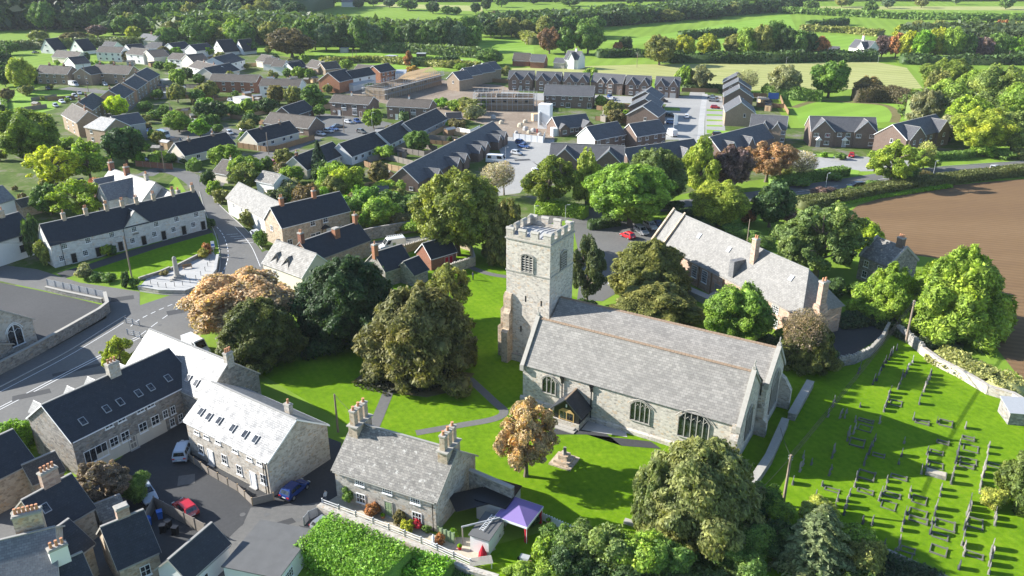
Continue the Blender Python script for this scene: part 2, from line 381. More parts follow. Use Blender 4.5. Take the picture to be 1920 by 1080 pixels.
def house(label, L, R, e, Wd, r, wall='brown', roof='gtile', cat='house', name='house', g=None, at='e', z0=0., hip=(0, 0), win=(), door=(), chim=(), xg=(), sky_=(), ridge='x',
          wm='white_paint', ov=.3, vg=.2, cm='brick_red', cope=None, barge='white_paint', rt='ridge_grey', pipes=(), raw=None, ln=None):
    """a walled and roofed building; L and R are the photo pixels of the ends of its front eave (at='e') or front foot (at='b')"""
    h = e if at == 'e' else 0
    if raw: a = Vector((raw[0], raw[1], 0)); b = a+Vector((cos(raw[2]), sin(raw[2]), 0))*raw[3]
    else: a = G(*L, z0+h); b = G(*R, z0+h)
    if ln: b = a+(b-a).normalized()*ln
    a.z = b.z = z0
    ang = atan2(b.y-a.y, b.x-a.x); Lg = (b-a).length
    if ridge == 'y': a, ang, Lg, Wd = b, ang+pi/2, Wd, Lg
    root = empty(name, a, ang, label, cat, g); root['dim'] = (Lg, Wd, e, r)
    rise = r-e; hy = Wd/2
    # walls
    m = M(); lo = -.3
    hl, hr = hip
    zt = e+.02
    m.poly([(0, 0, lo), (Lg, 0, lo), (Lg, 0, zt), (0, 0, zt)]).poly([(Lg, Wd, lo), (0, Wd, lo), (0, Wd, zt), (Lg, Wd, zt)])
    m.poly([(0, Wd, lo), (0, 0, lo), (0, 0, zt)]+([] if hl else [(0, hy, r-.06)])+[(0, Wd, zt)])
    m.poly([(Lg, 0, lo), (Lg, Wd, lo), (Lg, Wd, zt)]+([] if hr else [(Lg, hy, r-.06)])+[(Lg, 0, zt)])
    m.poly([(0, 0, zt-.05), (Lg, 0, zt-.05), (Lg, Wd, zt-.05), (0, Wd, zt-.05)])
    for (x0, x1, p, gr) in xg:
        m.poly([(x0, -p, lo), (x1, -p, lo), (x1, -p, zt), ((x0+x1)/2, -p, gr-.06), (x0, -p, zt)])
        if p > .01: m.poly([(x1, -p, lo), (x1, 0, lo), (x1, 0, zt), (x1, -p, zt)]).poly([(x0, 0, lo), (x0, -p, lo), (x0, -p, zt), (x0, 0, zt)])
    m.obj('wall', WALLS[wall], root)
    # roof
    k = rise/hy; eo = e-ov*k; t = .14; v0 = 0 if hl else vg; v1 = 0 if hr else vg
    if cope: v0 = v1 = -.05
    m = M()
    slab(m, [(-v0-(ov if hl else 0), -ov, eo+t), (Lg+v1+(ov if hr else 0), -ov, eo+t), (Lg+v1-hr, hy, r+t), (-v0+hl, hy, r+t)], t)
    slab(m, [(Lg+v1+(ov if hr else 0), Wd+ov, eo+t), (-v0-(ov if hl else 0), Wd+ov, eo+t), (-v0+hl, hy, r+t), (Lg+v1-hr, hy, r+t)], t)
    if hl: slab(m, [(-ov, Wd+ov, eo+t), (-ov, -ov, eo+t), (hl, hy, r+t)], t)
    if hr: slab(m, [(Lg+ov, -ov, eo+t), (Lg+ov, Wd+ov, eo+t), (Lg-hr, hy, r+t)], t)
    for (x0, x1, p, gr) in xg:
        xm = (x0+x1)/2; kg = (gr-e)/((x1-x0)/2); ym = (gr-e)/rise*hy+.1; og = .22; z1 = e-og*kg
        slab(m, [(x0-og, -p-vg, z1+t), (xm, -p-vg, gr+t), (xm, ym, gr+t), (x0-og, -.02, z1+t)], t)
        slab(m, [(xm, -p-vg, gr+t), (x1+og, -p-vg, z1+t), (x1+og, -.02, z1+t), (xm, ym, gr+t)], t)
    ro = m.obj('roof', ROOFS[roof], root)
    m = M(); m.box(-v0+hl, hy-.13, r+t-.05, Lg+v1-hr, hy+.13, r+t+.06)
    for (x0, x1, p, gr) in xg:
        m.box((x0+x1)/2-.11, -p-vg, gr+t-.05, (x0+x1)/2+.11, (gr-e)/rise*hy, gr+t+.05)
    m.objs('ridge', rt, ro)
    if barge and not cope:      # white boards along the verges
        m = M()
        for (x, hx) in ((-v0-.03, hl), (Lg+v1, hr)):
            if hx: continue
            for q in (-1, 1):
                y0 = -ov if q < 0 else Wd+ov
                m.extr([(x, y0, eo-.08), (x, y0, eo+t+.01), (x, hy, r+t+.01), (x, hy, r-.08)], (.03, 0, 0))
        for (x0, x1, p, gr) in xg:
            xm = (x0+x1)/2; kg = (gr-e)/((x1-x0)/2); og = .22; z1 = e-og*kg
            for xe in (x0-og, x1+og):
                m.extr([(xe, -p-vg-.03, z1-.05), (xe, -p-vg-.03, z1+t+.01), (xm, -p-vg-.03, gr+t+.01), (xm, -p-vg-.03, gr-.1)], (0, .03, 0))
        if not xg: m.box(0, -ov-.09, eo-.04, Lg, -ov-.002, eo+.08)
        m.box(0, Wd+ov+.002, eo-.04, Lg, Wd+ov+.09, eo+.08)
        if m.f: m.obj('bargeboard', barge, ro)
    if cope:
        m = M()
        for x in (-.12, Lg-.28):
            for q in (-1, 1):
                y0 = -ov-.05 if q < 0 else Wd+ov+.05
                m.extr([(x, y0, eo-.1), (x, y0, eo+t+.3), (x, hy, r+t+.38), (x, hy, r)], (.4, 0, 0))
        m.objs('coping', cope, ro)
    for c in chim:
        x, y, wx, wy, top, pots = c[:6]
        if x <= 1: x = x*Lg
        if y <= 1: y = y*Wd
        zr = e+rise*(1-abs(y-hy)/hy)
        chimney(ro, x, y, wx, wy, zr-.8, zr+top, pots, c[6] if len(c) > 6 else cm, c[7] if len(c) > 7 else (wx >= wy))
    for (x, tt) in sky_:        # roof lights on the front slope
        if x <= 1: x = x*Lg
        sl_ = Vector((0, hy, rise)).normalized(); nn = Vector((0, -rise, hy)).normalized(); o = Vector((x, 0, e))+Vector((0, hy, rise))*tt+nn*(t+.02)
        ex = Vector((1, 0, 0)); m = M(); w2, h2 = .39, .55
        q = [o-ex*w2-sl_*h2, o+ex*w2-sl_*h2, o+ex*w2+sl_*h2, o-ex*w2+sl_*h2]
        m.extr(q, nn*.1); i = m.obj('skylight', 'metal_grey', ro)
        w2, h2 = .31, .46; o = o+nn*.101
        q = [o-ex*w2-sl_*h2, o+ex*w2-sl_*h2, o+ex*w2+sl_*h2, o-ex*w2+sl_*h2]
        M().extr(q, nn*.015).obj('pane', 'glass', i)
    add_windows(root, Lg, Wd, win, wm); add_doors(root, Lg, Wd, door)
    for (f, u) in pipes:
        loc, rz = on_face(f, u, Lg, Wd, 0, .1)
        M().tube([(0, -.12, 0), (0, -.12, e-.1)], .055, 6).obj('drainpipe', 'black_paint', root, loc, rz)
    return root
def loc_of(root, x, y, z=0.):
    a = root.rotation_euler.z; o = root.location
    return Vector((o.x+x*cos(a)-y*sin(a), o.y+x*sin(a)+y*cos(a), o.z+z))
def flat_box(label, L, R, h, Wd, wall='white', roof='lead', cat='shed', name='shed', g=None, at='e', lean=0., win=(), door=(), ov=.15, wm='white_paint'):
    """small building with a nearly flat roof"""
    a = G(*L, h if at == 'e' else 0); b = G(*R, h if at == 'e' else 0); a.z = b.z = 0
    ang = atan2(b.y-a.y, b.x-a.x); Lg = (b-a).length
    root = empty(name, a, ang, label, cat, g)
    M().extr([(0, 0, -.2), (0, Wd, -.2), (0, Wd, h+lean), (0, 0, h)], (Lg, 0, 0)).obj('wall', WALLS.get(wall, wall), root)
    m = M(); slab(m, [(-ov, -ov, h+.12), (Lg+ov, -ov, h+.12), (Lg+ov, Wd+ov, h+lean+.12), (-ov, Wd+ov, h+lean+.12)], .11)
    m.obj('roof', roof, root)
    add_windows(root, Lg, Wd, win, wm); add_doors(root, Lg, Wd, door)
    return root

# ---------------------------------------------------------------- sheets of the ground
LV = {}
def sheet(name, pts, mat, z, kind='structure', px=True):
    p = [G(*q) if px else Vector(q) for q in pts]
    bm = bpy.data.meshes.new(name)
    from mathutils.geometry import tessellate_polygon
    tris = tessellate_polygon([[Vector((q.x, q.y, 0)) for q in p]])
    f = []
    for t in tris:
        a, b, c = (p[i] for i in t)
        f.append(tuple(t) if (b-a).cross(c-a).z > 0 else (t[0], t[2], t[1]))
    bm.from_pydata([(q.x, q.y, z) for q in p], [], f); bm.materials.append(MATS[mat]); bm.update()
    o = link(name, bm); o['kind'] = kind; return o
def curve_px(pts, n=6):
    """smooth line through the pixels"""
    P = [Vector((*q, 0)) for q in pts]; out = []
    for i in range(len(P)-1):
        p0, p1, p2, p3 = P[max(i-1, 0)], P[i], P[i+1], P[min(i+2, len(P)-1)]
        for k in range(n):
            t = k/n; out.append(.5*((2*p1)+(p2-p0)*t+(2*p0-5*p1+4*p2-p3)*t*t+(3*p1-p0-3*p2+p3)*t**3))
    out.append(P[-1]); return [(q.x, q.y) for q in out]
def ribbon(name, pts, w, mat, z, kind='structure', off=0., sm=6):
    c = [G(*q) for q in (curve_px(pts, sm) if sm else pts)]; Lp, Rp = [], []
    for i, p in enumerate(c):
        t = (c[min(i+1, len(c)-1)]-c[max(i-1, 0)]).normalized(); nn = Vector((-t.y, t.x, 0))
        Lp.append(p+nn*(off+w/2)); Rp.append(p+nn*(off-w/2))
    m = M(); n = len(c)
    me = bpy.data.meshes.new(name)
    me.from_pydata([(q.x, q.y, z) for q in Lp+Rp], [], [(i+n, i+n+1, i+1, i) for i in range(n-1)]); me.materials.append(MATS[mat]); me.update()
    o = link(name, me)
    if kind: o['kind'] = kind
    return o
def line_mesh(m, a, b, w, z):
    t = (b-a).normalized(); nn = Vector((-t.y, t.x, 0))*w/2
    m.poly([(*(a+nn).xy, z), (*(a-nn).xy, z), (*(b-nn).xy, z), (*(b+nn).xy, z)])
def dashes(m, pts, w, z, on=0, off=0, shift=0.):
    c = [G(*q) for q in curve_px(pts, 5)]
    if shift:
        d = []
        for i, p in enumerate(c):
            t = (c[min(i+1, len(c)-1)]-c[max(i-1, 0)]).normalized(); d.append(p+Vector((-t.y, t.x, 0))*shift)
        c = d
    if not on:
        for i in range(len(c)-1): line_mesh(m, c[i], c[i+1], w, z)
        return
    s = 0.
    for i in range(len(c)-1):
        a, b = c[i], c[i+1]; Ls = (b-a).length; x = 0.
        while x < Ls:
            ph = (s+x) % (on+off)
            if ph < on: st = min(on-ph, Ls-x); line_mesh(m, a+(b-a)*(x/Ls), a+(b-a)*((x+st)/Ls), w, z); x += st+.001
            else: x += (on+off-ph)+.001
        s += Ls

# ---------------------------------------------------------------- walls, fences, hedges
def wall_line(label, pts, h, t=.4, mat='stone_grey', cop='coping', name='stone_wall', cat='wall', px=True, ch=.1, tooth=False):
    c = [G(*q) if px else Vector(q) for q in pts]; o = c[0].copy()
    m = M()
    for i in range(len(c)-1):
        a, b = c[i]-o, c[i+1]-o; d = (b-a).normalized(); nn = Vector((-d.y, d.x, 0)); a = a-d*t*.3; b = b+d*t*.3
        z1 = h+.002*i
        def pr(w, z0, z2, mi):
            q = [(a+nn*w/2), (a-nn*w/2), (b-nn*w/2), (b+nn*w/2)]
            m.extr([(p.x, p.y, z0) for p in q], (0, 0, z2-z0), mi)
        pr(t, -.2, z1, 0)
        if tooth:
            Ls = (b-a).length; k = int(Ls/.45)
            for j in range(k):
                p = a+d*((j+.5)*Ls/k); x = d*.1; y = nn*t*.5; zt = z1+.16+.08*((j*7) % 3)
                q = [p-x-y, p+x-y, p+x+y, p-x+y]; m.extr([(r_.x, r_.y, z1) for r_ in q], (0, 0, zt-z1), 1)
        elif cop: pr(t+.1, z1+.001, z1+ch, 1)
    ob = m.obj(name, [mat, cop or 'coping'], None, o); prop(ob, label, cat); return ob
def fence(label, pts, h, mat='wood', post=1.9, name='fence', cat='fence', g=None, parts=True, px=True, slats=0, pm=None):
    c = [G(*q) if px else Vector(q) for q in pts]; o = c[0].copy(); root = empty(name, o, 0, label, cat, g)
    m = M(); ps = []
    for i in range(len(c)-1):
        a, b = c[i]-o, c[i+1]-o; d = (b-a); Ls = d.length; d = d/Ls; nn = Vector((-d.y, d.x, 0))
        k = max(1, int(Ls/post+.5))
        for j in range(k+1 if i == len(c)-2 else k): ps.append(a+d*(j*Ls/k))
        if slats:
            for s_ in range(slats):
                z = h*(s_+.7)/slats; q = [a-nn*.02, b-nn*.02, b+nn*.02, a+nn*.02]; m.extr([(p.x, p.y, z-.05) for p in q], (0, 0, .1))
        else:
            q = [a-nn*.025, b-nn*.025, b+nn*.025, a+nn*.025]; m.extr([(p.x, p.y, .04) for p in q], (0, 0, h-.08))
            for z in (.3, h-.35): q = [a+nn*.03, b+nn*.03, b+nn*.08, a+nn*.08]; m.extr([(p.x, p.y, z) for p in q], (0, 0, .09))
    m.obj('panel', mat, root)
    pk = cached(('post', h, mat, pm), lambda: M().box(-.06, -.06, -.1, .06, .06, h+.05).mesh('post', pm or mat, uv=False))
    if parts and len(ps) <= 60:
        for p in ps: link('post', pk, root, p)
    else:
        m = M()
        for p in ps: m.box(p.x-.06, p.y-.06, -.1, p.x+.06, p.y+.06, h+.05)
        m.obj('post', pm or mat, root)
    return root
RNG = np.random.default_rng(11)
def leaf_mesh(name, P, Nn, size, asp=1.0, jit=.6, tris=None, mats=('foliage',), along=None):
    """a crown of small leaf-sprig faces at the points P, turned roughly to the normals Nn"""
    n = len(P); nn = Nn+RNG.normal(0, jit, (n, 3)); nn /= np.linalg.norm(nn, axis=1)[:, None]+1e-9
    ref = (RNG.normal(0, 1, (n, 3)) if along is None else along+RNG.normal(0, .35, (n, 3)))
    t = ref-(ref*nn).sum(1)[:, None]*nn; t /= np.linalg.norm(t, axis=1)[:, None]+1e-9
    b = np.cross(nn, t); s = size*RNG.uniform(.45, 1.15, (n, 1))*(1+.7*(RNG.random((n, 1)) > .88)); tt = t*s*asp; bb = b*s
    k1 = RNG.uniform(.2, .7, (n, 1))
    v = np.stack([P-tt*.5-bb*.35, P-tt*.1+bb*.5*k1*1.6-nn*s*.12, P+tt*.55+bb*.1, P+tt*.05-bb*.55+nn*s*.1], 1).reshape(-1, 3)
    vs_, fs = [v], [np.arange(4*n).reshape(n, 4)]
    me = bpy.data.meshes.new(name)
    nt_ = 0 if tris is None else len(tris[1]); nv = len(v)+(0 if tris is None else len(tris[0]))
    me.vertices.add(nv); allv = v if tris is None else np.vstack([v, tris[0]])
    me.vertices.foreach_set('co', allv.astype(np.float32).ravel())
    loops = np.arange(4*n); 
    if tris is not None: loops = np.r_[loops, (tris[1]+len(v)).ravel()]
    me.loops.add(len(loops)); me.loops.foreach_set('vertex_index', loops.astype(np.int32))
    st = np.arange(n)*4
    if tris is not None: st = np.r_[st, 4*n+np.arange(nt_)*3]
    me.polygons.add(n+nt_); me.polygons.foreach_set('loop_start', st.astype(np.int32))
    for k in mats: me.materials.append(MATS[k])
    me.update(calc_edges=True); me.validate(); return me
_ico = None
def ico():
    global _ico
    if _ico is None:
        import bmesh
        bm = bmesh.new(); bmesh.ops.create_icosphere(bm, subdivisions=2, radius=1)
        _ico = (np.array([v.co[:] for v in bm.verts]), np.array([[v.index for v in f.verts] for f in bm.faces])); bm.free()
    return _ico
def blobs_mesh(name, C, R, nl, size, asp=1., jit=.6, core=.8, up=0., along=None, outer=.9, squash=1., gap=.62):
    C = np.array(C, float); R = np.array(R, float); k = len(C)
    w = R**2; idx = RNG.choice(k, nl*2, p=w/w.sum())
    d = RNG.normal(0, 1, (nl*2, 3)); d[:, 2] += .25; d /= np.linalg.norm(d, axis=1)[:, None]
    rad = RNG.uniform(.84, 1.08, (nl*2, 1))+np.abs(RNG.normal(0, .09, (nl*2, 1)))
    sc = np.array([1, 1, squash]); P = C[idx]+d*R[idx][:, None]*rad*sc
    inside = np.zeros(len(P), bool)
    for c, r in zip(C, R): inside |= (((P-c)/(r*sc))**2).sum(1) < .68
    P, d = P[~inside][:nl], d[~inside][:nl]
    d = d.copy(); d[:, 2] += up
    f1, f2, f3 = RNG.uniform(0, 6.3, 3)
    def warp(P):
        an = np.arctan2(P[:, 1], P[:, 0]); k1 = 1+.10*np.sin(3*an+f1+5*P[:, 2])+.07*np.sin(7*an+f2-9*P[:, 2])+.05*np.sin(13*P[:, 2]+f3+2*an)
        return P*np.stack([k1, k1, 1+.06*np.sin(4*an+f2)], 1)
    P = warp(P)
    hole = np.sin(P[:, 0]*19+f1)*np.sin(P[:, 1]*17+f2)*np.sin(P[:, 2]*21+f3) > gap; P, d = P[~hole], d[~hole]
    iv, it = ico(); V_, T_ = [], []
    for c, r in zip(C, R):
        T_.append(it+sum(len(x) for x in V_)); V_.append(c+iv*r*core*.88*sc*(1+RNG.normal(0, .09, (len(iv), 1))))
    al = None if along is None else (d if along == 'out' else np.tile(np.array(along, float), (len(P), 1)))
    return leaf_mesh(name, P, d, size, asp, jit, (warp(np.vstack(V_)), np.vstack(T_)), along=al)
LOD = {3: (36000, .0215), 2: (13000, .034), 1: (3600, .062), 0: (1300, .1)}
def crown_mesh(kind, var, lod):
    nl, sz = LOD[lod]; r = random.Random(hash((kind == 'broad', len(kind), var)) % 9973+var*31); C, R = [], []
    if kind == 'broad':         # round lumpy crown
        for i in range(130):
            a = r.uniform(0, 2*pi); u = r.uniform(-1, 1); rr = r.uniform(.6, 1)**.5; q = sqrt(1-u*u)
            C.append((.40*q*cos(a)*rr, .40*q*sin(a)*rr, .53+.37*u*rr)); R.append(r.uniform(.035, .095)*(1.1 if u > 0 else .9))
        for i in range(12): a = r.uniform(0, 2*pi); C.append((.17*cos(a), .17*sin(a), r.uniform(.34, .7))); R.append(.19)
        return blobs_mesh('crown', C, R, nl, sz, 1.2, .5, .82, .2)
    if kind == 'loose':         # open crown with gaps
        for i in range(70):
            a = r.uniform(0, 2*pi); u = r.uniform(-1, 1); rr = r.uniform(.3, 1)**.5; q = sqrt(1-u*u)
            C.append((.42*q*cos(a)*rr, .42*q*sin(a)*rr, .56+.36*u*rr)); R.append(r.uniform(.035, .095))
        return blobs_mesh('crown', C, R, int(nl*1.0), sz*.95, 1.3, .6, .42, .1, gap=.35)
    if kind == 'yew':           # dense, drooping sprays down to the grass
        for i in range(150):
            a = r.uniform(0, 2*pi); h = r.uniform(0, 1); q = .43*sqrt(max(.02, 1-max(0, h-.15)**1.9*1.38))*r.uniform(.78, 1)
            C.append((q*cos(a), q*sin(a), .07+.82*h)); R.append(r.uniform(.035, .085))
        for z in (.3, .45, .6): C.append((0, 0, z)); R.append(.34-.22*(z-.3))
        return blobs_mesh('crown', C, R, int(nl*1.3), sz*.72, 2.2, .45, .84, .2, along=(0, 0, -1))
    if kind == 'cyp':           # leyland cypress: upright feathery plumes
        for i in range(80):
            a = r.uniform(0, 2*pi); h = r.uniform(0, 1); q = (.44*(1-h**2.2)+.03)*r.uniform(.8, 1)
            C.append((q*cos(a), q*sin(a), .06+.84*h)); R.append(.05+.06*(1-h))
        C.append((0, 0, .4)); R.append(.3)
        return blobs_mesh('crown', C, R, int(nl*1.3), sz*.8, 2.4, .42, .84, 0, along='out', squash=1.3)
    if kind == 'spruce':        # tiers of drooping branches
        P, D = [], []
        n = int(nl*.95)
        for i in range(n):
            h = RNG.random()**.8; tier = (int(h*15)+RNG.random()*.55)/15; a = RNG.random()*2*pi; rr = (1-tier)**.85*.47*(.82+.25*sin(a*7+int(h*15)*2.3))*RNG.random()**.35
            P.append((rr*cos(a), rr*sin(a), .06+.93*tier-.28*rr+RNG.normal(0, .006))); D.append((cos(a)*.5, sin(a)*.5, .9))
        iv, it = ico(); V_ = iv*np.array([.2, .2, .4])+np.array([0, 0, .42]); V_[:, :2] *= np.clip(1.15-V_[:, 2:3], 0, 1)
        P, D = np.array(P), np.array(D); al = P*np.array([1, 1, 0])+np.array([0, 0, -.15])
        return leaf_mesh('crown', P, D, sz*.95, 2.2, .4, (V_, it), along=al)
    if kind == 'tall':          # narrow upright crown
        for i in range(36):
            a = r.uniform(0, 2*pi); h = r.uniform(0, 1); q = .30*sin(pi*min(1, .12+h*.88))**.6*r.uniform(.5, 1)
            C.append((q*1.2*cos(a), q*1.2*sin(a), .14+.76*h)); R.append(r.uniform(.08, .14))
        return blobs_mesh('crown', C, R, nl, sz, 1.2, .45, .8, .1)
    if kind == 'bush':
        for i in range(20):
            a = r.uniform(0, 2*pi); q = .34*r.random()**.5; C.append((q*cos(a), q*sin(a), r.uniform(.25, .72))); R.append(r.uniform(.14, .26))
        return blobs_mesh('crown', C, R, int(nl*.6), sz*1.35, 1.2, .55, .84, .2)
    if kind == 'bare':          # thin autumn crown: sprigs on twigs only
        P = []
        for i in range(int(nl*.3)):
            a = r.uniform(0, 2*pi); u = r.uniform(-1, 1); rr = r.uniform(.1, 1)**.4; q = sqrt(1-u*u); P.append((.44*q*cos(a)*rr, .44*q*sin(a)*rr, .6+.36*u*rr))
        P = np.array(P); D = P-np.array([0, 0, .5])
        return leaf_mesh('crown', P, D, sz*.7, 1.5, .9)
def trunk_mesh(kind, var, lod):
    r = random.Random(var*7+3); n = 8 if lod > 1 else 5; m = M()
    if kind in ('yew', 'cyp', 'spruce', 'bush'):
        m.tube([(0, 0, -.02), (0, 0, .2), (.01, 0, .5), (0, 0, .85)], [.045, .038, .025, .006], n)
        return m.mesh('trunk', 'bark', uv=False)
    m.tube([(0, 0, -.02), (.005, 0, .08), (0, .01, .3), (.01, 0, .55), (0, 0, .82)], [.042, .03, .024, .016, .004], n)
    k = {'bare': 26, 'loose': 12}.get(kind, 7)
    if lod < 2: k = min(k, 7)
    for i in range(k):
        a = i*2.4+r.uniform(-.4, .4); z = r.uniform(.2, .62); u = r.uniform(.25, .42)*(1.0 if kind != 'tall' else .5)
        b = (u*cos(a), u*sin(a), min(.93, z+r.uniform(.12, .32))); c = (b[0]*.5, b[1]*.5, z+(b[2]-z)*.62)
        m.tube([(0, 0, z), c, b], [.015, .009, .003], 5, cap=False)
        if kind == 'bare' and lod > 1:
            for j in range(4):
                a2 = a+r.uniform(-.9, .9); e2 = (b[0]+.12*cos(a2), b[1]+.12*sin(a2), min(1., b[2]+r.uniform(-.02, .14))); m.tube([c if j % 2 else b, e2], [.005, .002], 4, cap=False)
    return m.mesh('trunk', 'bark', uv=False)
flat('bark', (.16, .13, .1), .9, .1, .3, 6)
flat('bark_pale', (.4, .35, .29), .9, .1, .3, 6)
NAMES = dict(broad='broadleaf_tree', loose='broadleaf_tree', yew='yew_tree', cyp='cypress_tree', spruce='spruce_tree', tall='broadleaf_tree', bush='shrub', bare='bare_tree')
NT = 0
def plant(kind, b, h, w, col, label, g=None, lod=None, name=None, cat=None, sink=0.):
    """a tree on the ground at b, h high and w across"""
    global NT
    NT += 1; pxw = w/MPP(b)
    if lod is None: lod = 3 if pxw > 105 else 2 if pxw > 42 else 1 if pxw > 20 else 0
    var = NT % (3 if lod >= 2 else 4); q = .8+.35*random.random()
    if name is None and kind in ('broad', 'loose') and b.y > 150: w = w*1.06
    cr = cached(('crown', kind, var, lod), lambda: crown_mesh(kind, var, lod)); tk = cached(('trunk', kind, var, lod > 1), lambda: trunk_mesh(kind, var, lod))
    root = empty(name or NAMES[kind], (b.x, b.y, -sink*h), random.uniform(0, 6.28), label, cat or ('shrub' if kind == 'bush' else 'tree'), g)
    j = random.uniform(.9, 1.1)
    t = link('trunk', tk, root); t.scale = (w, w, h)
    c = link('crown', cr, root, col=tuple(x*j for x in col)); c.scale = (w, w, h)
    return root
def tree(kind, cx, yb, yt, wpx, col, label, g=None, lod=None, name=None, cat=None):
    b = G(cx, yb); sh = {'yew': .42, 'cyp': .4, 'bush': .3, 'spruce': .35, 'broad': .24, 'tall': .12, 'loose': .15}.get(kind, 0)
    yn = yb-sh*wpx*MPP(b)/max(.07, (G(cx, yb-2).y-b.y)/2)
    b = G(cx, max(yn, yb-(yb-yt)*.3)); h = HT(b, yt); w = wpx*MPP(b)*1.04
    return plant(kind, b, h, w, col, label, g, lod, name, cat)
def hedge(label, pts, w, h, col, px=True, dens=None, size=None, name='hedge', cat='hedge', g=None, rag=.12, kind=None, aim=None):
    c = [G(*q) if px else Vector(q) for q in pts]; o = c[0].copy(); P, Nn, tv, tf = [], [], [], []
    mp = MPP(c[len(c)//2]); size = size or max(.16, mp*1.9); 
    for i in range(len(c)-1):
        a, b = c[i]-o, c[i+1]-o; d = b-a; Ls = d.length; d = d/Ls; nn = Vector((-d.y, d.x, 0))
        area = Ls*(w+2*h); k = int(min(26000, area*(dens or 2.6/size**2)))
        s = RNG.uniform(0, Ls, k); q = RNG.uniform(0, w+2*h, k)
        lat = np.where(q < h, -w/2, np.where(q < h+w, q-h-w/2, w/2)); zz = np.where(q < h, q, np.where(q < h+w, h, q-h-w))
        nx = np.where(q < h, -1., np.where(q < h+w, 0., 1.)); nz = np.where((q >= h) & (q < h+w), 1., .15)
        lump = rag*(np.sin(s*1.7/w+i)+np.sin(s*.63/w+2.1*i+lat))*.5*max(w, h)*.5
        lat = lat+nx*lump+RNG.normal(0, .04*w, k); zz = np.clip(zz+np.where(nz > .5, lump, 0)+RNG.normal(0, .04*h, k), 0, None)
        D = np.array(d); E = np.array(nn); P.append(np.array(a)+s[:, None]*D+lat[:, None]*E+zz[:, None]*np.array([0, 0, 1.])); Nn.append(nx[:, None]*E+nz[:, None]*np.array([0, 0, 1.]))
        w2 = w*.42; n0 = sum(len(x) for x in tv); A, B = np.array(a-d*.2), np.array(b+d*.2); U = np.array([0, 0, h*.9])
        v = [A-E*w2, A+E*w2, B+E*w2, B-E*w2]; tv.append(np.array(v+[x+U for x in v]))
        tf.append(np.array([(4, 5, 6), (4, 6, 7), (0, 4, 7), (0, 7, 3), (1, 2, 6), (1, 6, 5), (0, 1, 5), (0, 5, 4), (3, 7, 6), (3, 6, 2)])+n0)
    me = leaf_mesh(name, np.vstack(P), np.vstack(Nn), size, 1.6, .7, (np.vstack(tv), np.vstack(tf)))
    ob = link(name, me, None, o, 0, col); prop(ob, label, None if kind else cat, g, kind); return ob

